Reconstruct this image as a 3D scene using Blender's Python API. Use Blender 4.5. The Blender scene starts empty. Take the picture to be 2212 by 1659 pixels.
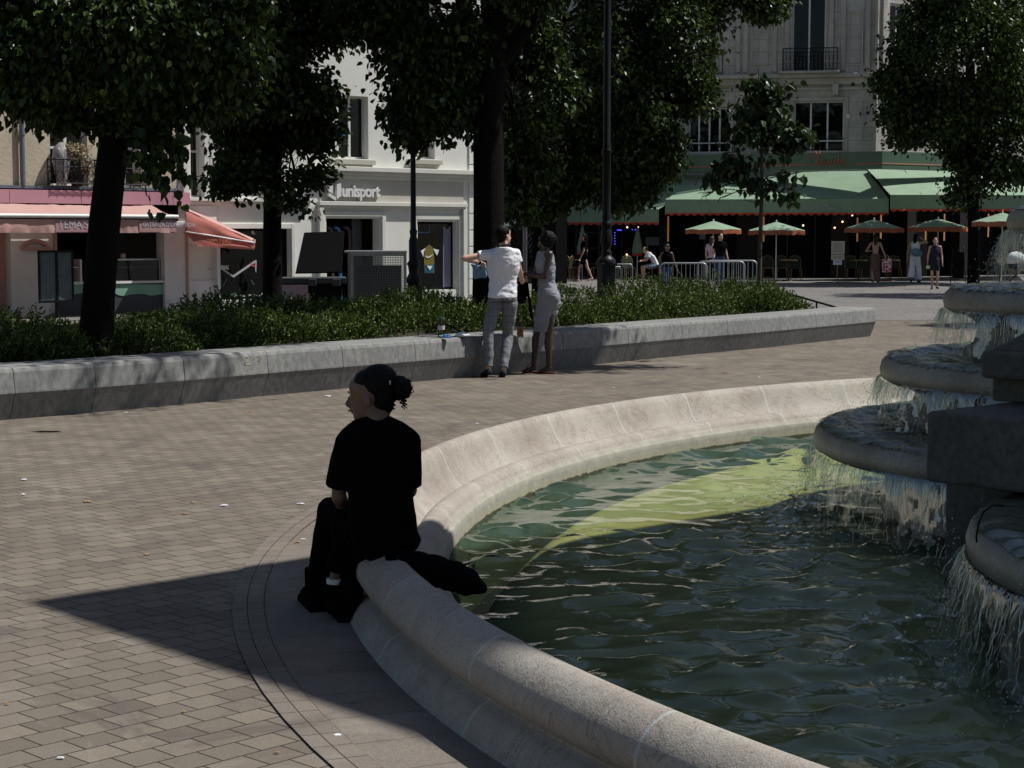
import bpy, bmesh, math, random
import numpy as np
from mathutils import Vector, Matrix, noise
R = math.radians
# ---------------------------------------------------------------- camera, sky, sun, exposure
H = 1.75
PITCH = R(4.84)
scene = bpy.context.scene
col = scene.collection
cd = bpy.data.cameras.new('camera'); cam = bpy.data.objects.new('camera', cd); col.objects.link(cam)
cam.location = (0, 0, H); cam.rotation_euler = (R(90) - PITCH, 0, 0)
cd.lens = 62; cd.sensor_width = 36; cd.sensor_fit = 'HORIZONTAL'; cd.clip_start = 0.1; cd.clip_end = 2000
scene.camera = cam
SUN_EL, SUN_AZ = R(58), R(10)          # azimuth counted from +x towards +y
world = bpy.data.worlds.new("World"); scene.world = world; world.use_nodes = True
wn = world.node_tree; wn.nodes.clear()
sky = wn.nodes.new('ShaderNodeTexSky'); sky.sky_type = 'NISHITA'; sky.sun_disc = False
sky.sun_elevation = SUN_EL; sky.sun_rotation = R(90) - SUN_AZ
bg = wn.nodes.new('ShaderNodeBackground'); bg.inputs[1].default_value = 0.05
wo = wn.nodes.new('ShaderNodeOutputWorld')
wn.links.new(sky.outputs[0], bg.inputs[0]); wn.links.new(bg.outputs[0], wo.inputs[0])
sd = bpy.data.lights.new('sun', 'SUN'); sd.energy = 3.9; sd.angle = R(0.53); sd.color = (1, .975, .93)
sun = bpy.data.objects.new('sun', sd); col.objects.link(sun)
sdir = Vector((math.cos(SUN_EL) * math.cos(SUN_AZ), math.cos(SUN_EL) * math.sin(SUN_AZ), math.sin(SUN_EL)))
sun.rotation_euler = sdir.to_track_quat('Z', 'Y').to_euler()
sun.location = (20, 0, 40)
scene.view_settings.view_transform = 'Standard'; scene.view_settings.look = 'None'
scene.view_settings.exposure = 0.45; scene.view_settings.gamma = 1
scene.cycles.max_bounces = 6; scene.cycles.transparent_max_bounces = 24
scene.cycles.diffuse_bounces = 3; scene.cycles.glossy_bounces = 3; scene.cycles.transmission_bounces = 4
scene.cycles.caustics_reflective = False; scene.cycles.caustics_refractive = False
# ---------------------------------------------------------------- helpers
FV = 62 / 36 * 2212
def ray(vx, vy):
    u = (vx - 1106) / FV; v = -(vy - 829.5) / FV
    return Vector((u, math.cos(PITCH) + v * math.sin(PITCH), -math.sin(PITCH) + v * math.cos(PITCH)))
def P(vx, vy, d):
    r = ray(vx, vy); return Vector((0, 0, H)) + r * (d / r.y)
def G(vx, vy, h=0.):
    r = ray(vx, vy); return Vector((0, 0, H)) + r * ((h - H) / r.z)
def link(o, parent=None):
    col.objects.link(o)
    if parent is not None: o.parent = parent
    return o
def tag(o, label=None, cat=None, group=None, kind=None):
    if label: o['label'] = label
    if cat: o['category'] = cat
    if group: o['group'] = group
    if kind: o['kind'] = kind
    return o
def thing(name, label, cat, group=None, loc=(0, 0, 0), rz=0):
    o = bpy.data.objects.new(name, None); o.empty_display_size = .2
    o.location = loc; o.rotation_euler = (0, 0, rz); link(o)
    return tag(o, label, cat, group)
def copy_tree(o, parent=None):
    c = o.copy(); link(c); c.parent = parent
    for ch in list(o.children): copy_tree(ch, c)
    return c
def basis(ax):
    ax = ax.normalized(); t = Vector((0, 0, 1)) if abs(ax.z) < .9 else Vector((1, 0, 0))
    a = ax.cross(t).normalized(); return a, ax.cross(a).normalized()
class MB:
    def __init__(s): s.v = []; s.f = []; s.m = []; s.sm = []
    def add(s, vs, fs, mi=0, smooth=False):
        b = len(s.v); s.v += [tuple(v) for v in vs]; s.f += [[b + i for i in f] for f in fs]
        s.m += [mi] * len(fs); s.sm += [smooth] * len(fs); return s
    def box(s, c, size, rz=0, M=None, mi=0, taper=1.):
        hx, hy, hz = [q / 2 for q in size]; c = Vector(c)
        vs = []
        for z in (-1, 1):
            t = taper if z > 0 else 1.
            for x, y in ((-1, -1), (1, -1), (1, 1), (-1, 1)): vs.append(Vector((x * hx * t, y * hy * t, z * hz)))
        Rm = M if M is not None else Matrix.Rotation(rz, 3, 'Z')
        vs = [c + Rm @ v for v in vs]
        return s.add(vs, [(0, 3, 2, 1), (4, 5, 6, 7), (0, 1, 5, 4), (1, 2, 6, 5), (2, 3, 7, 6), (3, 0, 4, 7)], mi)
    def tube(s, pts, rad, n=8, mi=0, cap=True, smooth=True):
        pts = [Vector(p) for p in pts]; k = len(pts)
        if not hasattr(rad, '__len__'): rad = [rad] * k
        vs = []; a = None
        for i, p in enumerate(pts):
            d = (pts[min(i + 1, k - 1)] - pts[max(i - 1, 0)])
            if d.length < 1e-9: d = Vector((0, 0, 1))
            d.normalize()
            if a is None: a, b = basis(d)
            else:
                a = (a - d * a.dot(d))
                if a.length < 1e-6: a, b = basis(d)
                a.normalize(); b = d.cross(a)
            for j in range(n):
                t = 2 * math.pi * j / n; vs.append(p + (a * math.cos(t) + b * math.sin(t)) * rad[i])
        fs = [(i * n + j, i * n + (j + 1) % n, (i + 1) * n + (j + 1) % n, (i + 1) * n + j) for i in range(k - 1) for j in range(n)]
        s.add(vs, fs, mi, smooth)
        if cap: s.add(vs[:n], [tuple(range(n))[::-1]], mi); s.add(vs[-n:], [tuple(range(n))], mi)
        return s
    def lathe(s, prof, c=(0, 0, 0), n=24, mi=0, a0=0, a1=2 * math.pi, smooth=True, rz=0, sq=None):
        c = Vector(c); full = abs(a1 - a0 - 2 * math.pi) < 1e-6; m = n if full else n + 1; vs = []
        for r, z in prof:
            for j in range(m):
                t = a0 + (a1 - a0) * j / n; vs.append(c + Vector((r * math.cos(t), r * math.sin(t), z)))
        fs = []
        for i in range(len(prof) - 1):
            for j in range(n):
                j2 = (j + 1) % m
                fs.append((i * m + j, i * m + j2, (i + 1) * m + j2, (i + 1) * m + j))
        return s.add(vs, fs, mi, smooth)
    def prism(s, pts, ext, mi=0):
        pts = [Vector(p) for p in pts]; ext = Vector(ext); n = len(pts)
        return s.add(pts + [p + ext for p in pts], [tuple(range(n))[::-1], tuple(range(n, 2 * n))] + [(i, (i + 1) % n, n + (i + 1) % n, n + i) for i in range(n)], mi)
    def quad(s, *pts, mi=0): return s.add(pts, [tuple(range(len(pts)))], mi)
    def loft(s, cs, rs, Mx, n=24):
        """closed tube of elliptical sections: cs centres, rs (half width, half depth)"""
        vs = []; k = len(cs)
        for c, (a_, b_) in zip(cs, rs):
            for j in range(n): t = 2 * math.pi * j / n; vs.append(Vector(c) + Mx @ Vector((a_ * math.cos(t), b_ * math.sin(t), 0)))
        s.add(vs, [(i * n + j, i * n + (j + 1) % n, (i + 1) * n + (j + 1) % n, (i + 1) * n + j) for i in range(k - 1) for j in range(n)] + [tuple(range(n))[::-1], tuple(range((k - 1) * n, k * n))], 0, True); return s
    def ell(s, c, r, M=None, n=12, mi=0):
        c = Vector(c); vs = []; k = max(4, n // 2)
        if not hasattr(r, '__len__'): r = (r, r, r)
        for i in range(1, k):
            ph = math.pi * i / k
            for j in range(n):
                t = 2 * math.pi * j / n
                v = Vector((r[0] * math.sin(ph) * math.cos(t), r[1] * math.sin(ph) * math.sin(t), r[2] * math.cos(ph)))
                vs.append(c + (M @ v if M is not None else v))
        top = Vector((0, 0, r[2])); bot = Vector((0, 0, -r[2]))
        vs += [c + (M @ top if M is not None else top), c + (M @ bot if M is not None else bot)]
        T = len(vs) - 2
        fs = [(i * n + j, (i + 1) * n + j, (i + 1) * n + (j + 1) % n, i * n + (j + 1) % n) for i in range(k - 2) for j in range(n)]
        fs += [(T, j, (j + 1) % n) for j in range(n)] + [(T + 1, (k - 2) * n + (j + 1) % n, (k - 2) * n + j) for j in range(n)]
        return s.add(vs, fs, mi, True)
    def cap(s, p0, p1, r0, r1=None, n=12):
        r1 = r0 if r1 is None else r1
        s.tube([p0, p1], [r0, r1], n); s.ell(p0, r0, n=n); s.ell(p1, r1, n=n); return s
    def chain(s, pts, rads, n=12):
        for i in range(len(pts) - 1): s.cap(pts[i], pts[i + 1], rads[i], rads[i + 1], n)
        return s
    def mesh(s, name):
        me = bpy.data.meshes.new(name); me.from_pydata(s.v, [], s.f)
        me.polygons.foreach_set('material_index', s.m); me.polygons.foreach_set('use_smooth', s.sm); me.update(); return me
    def build(s, name, mats, parent=None, bevel=0, rel=None):
        me = s.mesh(name)
        if not isinstance(mats, (list, tuple)): mats = [mats]
        for m in mats: me.materials.append(m)
        o = bpy.data.objects.new(name, me); link(o, parent)
        if bevel:
            b = o.modifiers.new('bevel', 'BEVEL'); b.width = bevel; b.segments = 2; b.limit_method = 'ANGLE'; b.angle_limit = R(40)
        if parent is not None and rel is None and parent.location.length > 0:
            o.location = -parent.location      # geometry is given in world coordinates
        return o
work = bpy.data.scenes.new('workbench')      # scratch scene for evaluating modifiers, removed at the end
def organic(mb, name, mat, parent=None, vox=.01, it=4, fn=None, disp=0, dscale=20, wstretch=(1, 1, 1)):
    me = mb.mesh('tmp'); o = bpy.data.objects.new('tmp', me); work.collection.objects.link(o)
    r = o.modifiers.new('r', 'REMESH'); r.mode = 'VOXEL'; r.voxel_size = vox; r.use_smooth_shade = True
    sm = o.modifiers.new('s', 'SMOOTH'); sm.factor = .5; sm.iterations = it
    vl_ = work.view_layers[0]; vl_.update(); dg = vl_.depsgraph; ev = o.evaluated_get(dg)
    m2 = bpy.data.meshes.new_from_object(ev); bpy.data.objects.remove(o); bpy.data.meshes.remove(me)
    m2.name = name
    if disp or fn:
        k_ = len(m2.vertices); co = np.zeros(k_ * 3, np.float32); no = np.zeros(k_ * 3, np.float32); m2.vertices.foreach_get('co', co); m2.vertices.foreach_get('normal', no)
        co = co.reshape(-1, 3); no = no.reshape(-1, 3); w = np.array([noise.noise(Vector(q) * dscale) + .5 * noise.noise(Vector(q) * dscale * 2.1) for q in co * np.array(wstretch)]); co += no * (w * disp)[:, None]
        m2.vertices.foreach_set('co', co.ravel())
    m2.polygons.foreach_set('use_smooth', [True] * len(m2.polygons))
    m2.materials.clear(); m2.materials.append(mat); m2.update()
    ob = bpy.data.objects.new(name, m2); link(ob, parent)
    if parent is not None: ob.location = -parent.location
    return ob
# ---------------------------------------------------------------- materials
def newmat(name):
    m = bpy.data.materials.new(name); m.use_nodes = True; nt = m.node_tree; nt.nodes.clear()
    out = nt.nodes.new('ShaderNodeOutputMaterial'); return m, nt, out
def N(nt, t, **kw):
    n = nt.nodes.new(t)
    for k, v in kw.items():
        if k.startswith('i_'):
            key = k[2:]; n.inputs[int(key) if key.isdigit() else key.replace('_', ' ')].default_value = v
        else: setattr(n, k, v)
    return n
def L(nt, a, b): nt.links.new(a, b)
def c4(c): return (c[0], c[1], c[2], 1)
def mixc(nt, fac, a, b, bt='MIX'):
    m = nt.nodes.new('ShaderNodeMix'); m.data_type = 'RGBA'; m.blend_type = bt
    for s, v in ((m.inputs[0], fac), (m.inputs[6], a), (m.inputs[7], b)):
        if hasattr(v, 'links') or hasattr(v, 'is_linked'): L(nt, v, s)
        else: s.default_value = v if not hasattr(v, '__len__') else c4(v)
    return m.outputs[2]
def math_(nt, op, a, b=None, c=None):
    m = nt.nodes.new('ShaderNodeMath'); m.operation = op
    for s, v in zip(m.inputs, (a, b, c)):
        if v is None: continue
        if hasattr(v, 'is_linked'): L(nt, v, s)
        else: s.default_value = v
    return m.outputs[0]
def ramp(nt, f, a, b):
    m = nt.nodes.new('ShaderNodeMapRange'); m.clamp = True; L(nt, f, m.inputs[0]); m.inputs[1].default_value = a; m.inputs[2].default_value = b; return m.outputs[0]
def mat(name, c, rough=.7, c2=None, scale=6, bump=0, bscale=None, metal=0, spec=.3, fine=.12, stretch=None, emit=None, trans=0):
    m, nt, out = newmat(name); b = N(nt, 'ShaderNodeBsdfPrincipled')
    b.inputs['Roughness'].default_value = rough; b.inputs['Metallic'].default_value = metal; b.inputs['Specular IOR Level'].default_value = spec
    tc = N(nt, 'ShaderNodeTexCoord'); co = tc.outputs['Object']
    if stretch:
        mp = N(nt, 'ShaderNodeMapping'); mp.inputs['Scale'].default_value = stretch; L(nt, co, mp.inputs[0]); co = mp.outputs[0]
    c2 = c2 or tuple(q * .72 for q in c)
    n1 = N(nt, 'ShaderNodeTexNoise', i_Scale=scale, i_Detail=6, i_Roughness=.62); L(nt, co, n1.inputs[0])
    n2 = N(nt, 'ShaderNodeTexNoise', i_Scale=scale * 14, i_Detail=3); L(nt, co, n2.inputs[0])
    cc = mixc(nt, ramp(nt, n1.outputs[0], .32, .68), c, c2)
    cc = mixc(nt, fine * 2, cc, n2.outputs[0], 'OVERLAY') if fine else cc
    L(nt, cc, b.inputs['Base Color'])
    if bump:
        n3 = N(nt, 'ShaderNodeTexNoise', i_Scale=bscale or scale * 8, i_Detail=5); L(nt, co, n3.inputs[0])
        bp = N(nt, 'ShaderNodeBump', i_Strength=1., i_Distance=bump); L(nt, n3.outputs[0], bp.inputs['Height']); L(nt, bp.outputs[0], b.inputs['Normal'])
    if emit: b.inputs['Emission Color'].default_value = c4(emit[0]); b.inputs['Emission Strength'].default_value = emit[1]
    sh = b.outputs[0]
    if trans:
        t = N(nt, 'ShaderNodeBsdfTranslucent'); L(nt, cc, t.inputs[0]); ms = N(nt, 'ShaderNodeMixShader'); ms.inputs[0].default_value = trans
        L(nt, sh, ms.inputs[1]); L(nt, t.outputs[0], ms.inputs[2]); sh = ms.outputs[0]
    L(nt, sh, out.inputs[0]); return m
def flat(name, c, rough=.6, metal=0, spec=.3, emit=None): return mat(name, c, rough, scale=3, fine=.03, c2=tuple(q * .85 for q in c), metal=metal, spec=spec, emit=emit)
def leafmat(name, ca, cb, cc_, trans=.3, rough=.38, spec=.18):
    m, nt, out = newmat(name); b = N(nt, 'ShaderNodeBsdfPrincipled', i_Roughness=rough); b.inputs['Specular IOR Level'].default_value = spec
    g = N(nt, 'ShaderNodeNewGeometry'); rn = g.outputs['Random Per Island']
    c = mixc(nt, ramp(nt, rn, 0, .7), ca, cb); c = mixc(nt, ramp(nt, rn, .8, 1), c, cc_)
    L(nt, c, b.inputs['Base Color'])
    t = N(nt, 'ShaderNodeBsdfTranslucent'); L(nt, mixc(nt, .5, c, (.09, .15, .01), 'MIX'), t.inputs[0])
    ms = N(nt, 'ShaderNodeMixShader'); ms.inputs[0].default_value = trans; L(nt, b.outputs[0], ms.inputs[1]); L(nt, t.outputs[0], ms.inputs[2]); L(nt, ms.outputs[0], out.inputs[0]); return m
M = {}
M['leaf'] = leafmat('lime_leaf', (.007, .017, .004), (.026, .050, .010), (.12, .16, .04), .14, .33)
M['bract'] = leafmat('lime_bract', (.10, .11, .035), (.20, .20, .08), (.34, .33, .16), .25, .5, .3)
M['shrub'] = leafmat('shrub_leaf', (.022, .042, .009), (.092, .132, .03), (.22, .26, .07), .14, .42)
M['young'] = leafmat('young_leaf', (.012, .028, .012), (.025, .05, .02), (.08, .09, .03), .1, .36)
M['dry'] = leafmat('dry_flower', (.30, .24, .15), (.4, .33, .22), (.5, .44, .34), .1, .8, .1)
M['bark'] = mat('bark', (.010, .008, .007), .9, (.004, .0035, .003), 5, .03, 30, stretch=(3, 3, .5), spec=.1)
M['barky'] = mat('young_bark', (.10, .085, .065), .85, (.05, .042, .034), 8, .006, 40, stretch=(3, 3, .6))
M['plaster'] = mat('white_render', (.70, .70, .65), .85, (.64, .64, .59), 1.6, .004, 30, fine=.05)
M['plaster_grey'] = mat('sign_band_render', (.50, .48, .42), .85, (.45, .43, .38), 2, .003, 30, fine=.05)
M['trim'] = mat('painted_trim', (.64, .635, .58), .7, (.57, .565, .515), 3, .002, fine=.04)
M['beige'] = mat('beige_render', (.50, .44, .33), .9, (.38, .34, .26), 1.1, .008, 14, fine=.1)
M['zinc'] = mat('zinc', (.16, .19, .22), .5, (.11, .13, .15), 4, metal=.3)
M['stonef'] = mat('limestone', (.48, .45, .40), .9, (.34, .32, .28), 1.2, .01, 10, fine=.15)
M['dark'] = flat('dark_interior', (.006, .006, .007), .8, spec=.1)
M['darkwood'] = flat('dark_wood', (.014, .010, .008), .6)
M['iron'] = mat('black_iron', (.007, .007, .008), .45, spec=.22)
M['steel'] = mat('galvanised_steel', (.38, .40, .42), .42, (.30, .31, .33), 6, metal=.7, fine=.05)
M['white'] = flat('white_paint', (.72, .72, .70), .5)
M['pink'] = mat('pink_panel', (.46, .24, .29), .6, (.43, .22, .27), 2, fine=.03)
M['awnp'] = mat('pink_canvas', (.60, .38, .34), .85, (.54, .33, .30), 5, .006, 12, fine=.05, trans=.25)
M['awnc'] = mat('coral_canvas', (.58, .22, .18), .85, (.52, .18, .145), 5, .006, 12, fine=.05, trans=.35)
M['awng'] = mat('green_canvas', (.235, .33, .23), .85, (.20, .285, .20), 2, .008, 8, fine=.04, trans=.03)
M['fasg'] = mat('green_panel', (.09, .15, .105), .5, (.08, .13, .09), 2, fine=.03)
M['red'] = flat('red_trim', (.55, .06, .03), .7)
M['orange'] = mat('orange_canvas', (.40, .12, .06), .8, trans=.1)
M['mint'] = flat('mint_paint', (.22, .42, .30), .5)
M['cream'] = flat('cream_paint', (.6, .56, .44), .6)
M['gold'] = flat('brass', (.20, .13, .05), .4, metal=.5)
M['wicker'] = flat('rattan', (.03, .025, .015), .6)
M['skin'] = mat('light_skin', (.50, .30, .21), .5, (.44, .25, .17), 8, fine=.03, spec=.35)
M['skinp'] = mat('pale_skin', (.58, .37, .27), .5, (.52, .32, .23), 8, fine=.03)
M['skind'] = mat('dark_skin', (.045, .022, .014), .42, (.035, .018, .012), 8, fine=.03, spec=.5)
M['skinb'] = mat('brown_skin', (.16, .09, .06), .5, fine=.03)
M['black'] = mat('black_cloth', (.0035, .0035, .004), .95, (.0025, .0025, .003), 8, fine=0, spec=.03)
M['blackg'] = mat('black_shoe', (.008, .008, .009), .6, fine=0, spec=.2)
M['hair'] = mat('black_hair', (.004, .003, .003), .6, (.002, .002, .002), 30, .004, 120, fine=0, spec=.15)
M['hairb'] = mat('brown_hair', (.06, .035, .02), .6, (.03, .02, .012), 30, .003, 90, spec=.3)
M['wshirt'] = mat('white_jersey', (.76, .76, .80), .85, (.72, .72, .77), 3, .012, 7, fine=.02)
M['denim'] = mat('denim', (.03, .06, .12), .8)
M['ltblue'] = mat('light_blue_cloth', (.16, .26, .38), .8, bump=.004, bscale=14)
M['coat'] = mat('navy_cloth', (.012, .016, .03), .8)
M['plastic'] = flat('dark_plastic', (.007, .007, .008), .8, spec=.08)
M['plasticg'] = flat('grey_plastic', (.05, .055, .06), .5)
M['soil'] = mat('soil', (.05, .038, .028), .95, (.03, .024, .018), 8, .02, 40)
M['blue'] = flat('blue_plastic', (.03, .16, .42), .35, spec=.5)
M['paper'] = flat('paper', (.7, .72, .76), .7)
M['mag'] = flat('magenta_print', (.42, .04, .36), .6)
def glassmat(name, tint, refl=1.):
    m, nt, out = newmat(name); lw = N(nt, 'ShaderNodeFresnel', i_IOR=1.5); g = N(nt, 'ShaderNodeBsdfGlossy', i_Roughness=.03)
    t = N(nt, 'ShaderNodeBsdfTransparent'); t.inputs[0].default_value = c4(tint); g.inputs[0].default_value = (.6, .64, .68, 1)
    tc = N(nt, 'ShaderNodeTexCoord'); n = N(nt, 'ShaderNodeTexNoise', i_Scale=1.3, i_Detail=2); L(nt, tc.outputs['Object'], n.inputs[0])
    bp = N(nt, 'ShaderNodeBump', i_Strength=.35, i_Distance=.02); L(nt, n.outputs[0], bp.inputs['Height']); L(nt, bp.outputs[0], g.inputs['Normal'])
    ms = N(nt, 'ShaderNodeMixShader'); L(nt, math_(nt, 'MULTIPLY', lw.outputs[0], refl), ms.inputs[0]); L(nt, t.outputs[0], ms.inputs[1]); L(nt, g.outputs[0], ms.inputs[2]); L(nt, ms.outputs[0], out.inputs[0]); return m
M['glass'] = glassmat('window_glass', (.35, .38, .4)); M['bottle'] = glassmat('clear_bottle', (.8, .88, .92))
# ---- paving: running bond setts laid at 46 degrees
def brickmat(name, polar=False, c=(.195, .167, .132), cw=.162, ch=.147, off=.5, centre=None, ca=.62, mort=.008, line=(.035, .027, .02)):
    m, nt, out = newmat(name); b = N(nt, 'ShaderNodeBsdfPrincipled', i_Roughness=.8); b.inputs['Specular IOR Level'].default_value = .25
    tc = N(nt, 'ShaderNodeTexCoord'); mp = N(nt, 'ShaderNodeMapping'); L(nt, tc.outputs['Object'], mp.inputs[0]); v = mp.outputs[0]
    wob = N(nt, 'ShaderNodeTexNoise', i_Scale=1.7, i_Detail=2); L(nt, v, wob.inputs[0])
    if polar:
        mp.inputs['Location'].default_value = (-centre[0], -centre[1], 0)
        sx = N(nt, 'ShaderNodeSeparateXYZ'); L(nt, v, sx.inputs[0])
        an = math_(nt, 'MULTIPLY', math_(nt, 'ARCTAN2', sx.outputs[1], math_(nt, 'MULTIPLY', sx.outputs[0], -1)), 9.4)
        vl = N(nt, 'ShaderNodeVectorMath', operation='LENGTH'); L(nt, v, vl.inputs[0])
        cx = N(nt, 'ShaderNodeCombineXYZ'); L(nt, vl.outputs['Value'], cx.inputs[0]); L(nt, math_(nt, 'ADD', an, 40), cx.inputs[1]); v2 = cx.outputs[0]
    else:
        mp.inputs['Rotation'].default_value = (0, 0, -R(46)); v2 = v
        vm = N(nt, 'ShaderNodeVectorMath', operation='MULTIPLY_ADD'); L(nt, wob.outputs['Color'], vm.inputs[0]); vm.inputs[1].default_value = (.02, .02, 0); L(nt, v, vm.inputs[2]); v2 = vm.outputs[0]
    br = N(nt, 'ShaderNodeTexBrick'); br.offset = off; br.offset_frequency = 2; br.squash = 1; br.squash_frequency = 2
    L(nt, v2, br.inputs['Vector']); br.inputs['Scale'].default_value = 1; br.inputs['Brick Width'].default_value = cw; br.inputs['Row Height'].default_value = ch
    br.inputs['Mortar Size'].default_value = mort * .5; br.inputs['Mortar Smooth'].default_value = .25; br.inputs['Bias'].default_value = 0
    br.inputs['Color1'].default_value = c4(c); br.inputs['Color2'].default_value = c4(tuple(q * ca for q in c)); br.inputs['Mortar'].default_value = c4(line)
    big = N(nt, 'ShaderNodeTexNoise', i_Scale=.35, i_Detail=5, i_Roughness=.6); L(nt, tc.outputs['Object'], big.inputs[0])
    mid = N(nt, 'ShaderNodeTexNoise', i_Scale=5, i_Detail=5, i_Roughness=.7); L(nt, tc.outputs['Object'], mid.inputs[0])
    fin = N(nt, 'ShaderNodeTexNoise', i_Scale=120, i_Detail=3, i_Roughness=.8); L(nt, tc.outputs['Object'], fin.inputs[0])
    cc = mixc(nt, math_(nt, 'MULTIPLY', ramp(nt, big.outputs[0], .35, .7), .75), br.outputs[0], (.135, .11, .088), 'MIX')
    cc = mixc(nt, math_(nt, 'MULTIPLY', ramp(nt, mid.outputs[0], .52, .75), .45), cc, (.135, .115, .095)); cc = mixc(nt, .75, cc, fin.outputs[0], 'OVERLAY')
    vo = N(nt, 'ShaderNodeTexVoronoi', i_Scale=2.3); L(nt, tc.outputs['Object'], vo.inputs[0]); st_ = N(nt, 'ShaderNodeTexNoise', i_Scale=1.1, i_Detail=8, i_Roughness=.75, i_Distortion=.8); L(nt, tc.outputs['Object'], st_.inputs[0])
    cc = mixc(nt, math_(nt, 'MULTIPLY', math_(nt, 'LESS_THAN', vo.outputs[0], .045), .6), cc, (.06, .055, .05)); cc = mixc(nt, math_(nt, 'MULTIPLY', ramp(nt, st_.outputs[0], .54, .70), .6), cc, (.28, .25, .21)); cc = mixc(nt, math_(nt, 'MULTIPLY', ramp(nt, st_.outputs[0], .46, .36), .7), cc, (.09, .075, .065))
    cc = mixc(nt, br.outputs[1], cc, line)
    L(nt, cc, b.inputs['Base Color'])
    h = math_(nt, 'ADD', math_(nt, 'MULTIPLY', br.outputs[1], -1.), math_(nt, 'MULTIPLY', fin.outputs[0], .25)); h = math_(nt, 'ADD', h, math_(nt, 'MULTIPLY', mid.outputs[0], .5))
    bp = N(nt, 'ShaderNodeBump', i_Strength=.8, i_Distance=.006); L(nt, h, bp.inputs['Height']); L(nt, bp.outputs[0], b.inputs['Normal'])
    L(nt, b.outputs[0], out.inputs[0]); return m
CX, CY = 8.25, 9.59
M['setts'] = brickmat('plaza_setts')
M['ring_in'] = brickmat('ring_slabs', True, (.19, .165, .14), .6, .33, 0, (CX, CY), .9, .004)
M['ring_out'] = brickmat('ring_setts', True, (.195, .168, .142), .6, .15, 0, (CX, CY), .85, .005)
M['asphalt'] = mat('street_paving', (.16, .15, .14), .9, (.125, .118, .112), .5, .006, 60, fine=.25)
M['concrete'] = mat('grey_granite', (.215, .215, .205), .85, (.17, .17, .165), 1.4, .002, 90, fine=.3, stretch=(1, 1, .6))
def rimmat():
    m, nt, out = newmat('pink_limestone'); b = N(nt, 'ShaderNodeBsdfPrincipled', i_Roughness=.7); b.inputs['Specular IOR Level'].default_value = .3
    tc = N(nt, 'ShaderNodeTexCoord'); mp = N(nt, 'ShaderNodeMapping'); mp.inputs['Location'].default_value = (-CX, -CY, 0); L(nt, tc.outputs['Object'], mp.inputs[0])
    sx = N(nt, 'ShaderNodeSeparateXYZ'); L(nt, mp.outputs[0], sx.inputs[0])
    vl = N(nt, 'ShaderNodeVectorMath', operation='LENGTH'); L(nt, mp.outputs[0], vl.inputs[0])
    nn = N(nt, 'ShaderNodeTexNoise', i_Scale=3, i_Detail=3); L(nt, mp.outputs[0], nn.inputs[0])
    an = math_(nt, 'MULTIPLY', math_(nt, 'ARCTAN2', sx.outputs[1], math_(nt, 'MULTIPLY', sx.outputs[0], -1)), 9.)
    an = math_(nt, 'ADD', an, math_(nt, 'MULTIPLY', nn.outputs[0], .04))
    fr = math_(nt, 'FRACT', math_(nt, 'DIVIDE', math_(nt, 'ADD', an, 41.1), 1.12))
    ln = math_(nt, 'LESS_THAN', math_(nt, 'ABSOLUTE', math_(nt, 'SUBTRACT', fr, .5)), .007)
    n1 = N(nt, 'ShaderNodeTexNoise', i_Scale=2.2, i_Detail=8, i_Roughness=.65); L(nt, mp.outputs[0], n1.inputs[0])
    n2 = N(nt, 'ShaderNodeTexNoise', i_Scale=9, i_Detail=8, i_Roughness=.7); L(nt, mp.outputs[0], n2.inputs[0])
    vo = N(nt, 'ShaderNodeTexNoise', i_Scale=1.2, i_Detail=9, i_Roughness=.72, i_Distortion=1.4); L(nt, mp.outputs[0], vo.inputs[0])
    fin = N(nt, 'ShaderNodeTexNoise', i_Scale=160, i_Detail=2); L(nt, mp.outputs[0], fin.inputs[0])
    c = mixc(nt, ramp(nt, n1.outputs[0], .38, .64), (.355, .325, .28), (.27, .235, .20))
    c = mixc(nt, math_(nt, 'MULTIPLY', ramp(nt, n2.outputs[0], .52, .72), .6), c, (.37, .345, .28))
    vein = math_(nt, 'LESS_THAN', math_(nt, 'ABSOLUTE', math_(nt, 'SUBTRACT', vo.outputs[0], .5)), .004)
    c = mixc(nt, math_(nt, 'MULTIPLY', vein, .6), c, (.12, .07, .05)); sp_ = N(nt, 'ShaderNodeTexNoise', i_Scale=26, i_Detail=6, i_Roughness=.8); L(nt, mp.outputs[0], sp_.inputs[0]); c = mixc(nt, math_(nt, 'MULTIPLY', ramp(nt, sp_.outputs[0], .58, .68), .65), c, (.15, .12, .095)); c = mixc(nt, .55, c, fin.outputs[0], 'OVERLAY')
    c = mixc(nt, math_(nt, 'MULTIPLY', ln, .8), c, (.40, .42, .40))
    # green stain and lime along the water line, inner wall of paler stone
    inner = math_(nt, 'MULTIPLY', math_(nt, 'LESS_THAN', sx.outputs[2], .045), math_(nt, 'LESS_THAN', vl.outputs['Value'], 8.75))
    c = mixc(nt, inner, c, mixc(nt, ramp(nt, n2.outputs[0], .4, .65), (.27, .26, .215), (.36, .34, .28)))
    zz = math_(nt, 'ADD', sx.outputs[2], math_(nt, 'MULTIPLY', n2.outputs[0], .05))
    c = mixc(nt, math_(nt, 'MULTIPLY', ramp(nt, zz, -.018, -.03), .5), c, (.30, .28, .17))
    c = mixc(nt, math_(nt, 'MULTIPLY', ramp(nt, zz, -.052, -.060), .92), c, (.022, .026, .010))
    L(nt, c, b.inputs['Base Color'])
    hh = math_(nt, 'ADD', n2.outputs[0], math_(nt, 'MULTIPLY', fin.outputs[0], .25))
    bp = N(nt, 'ShaderNodeBump', i_Strength=.7, i_Distance=.01); L(nt, hh, bp.inputs['Height']); L(nt, bp.outputs[0], b.inputs['Normal']); L(nt, b.outputs[0], out.inputs[0]); return m
M['rim'] = rimmat()
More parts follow.
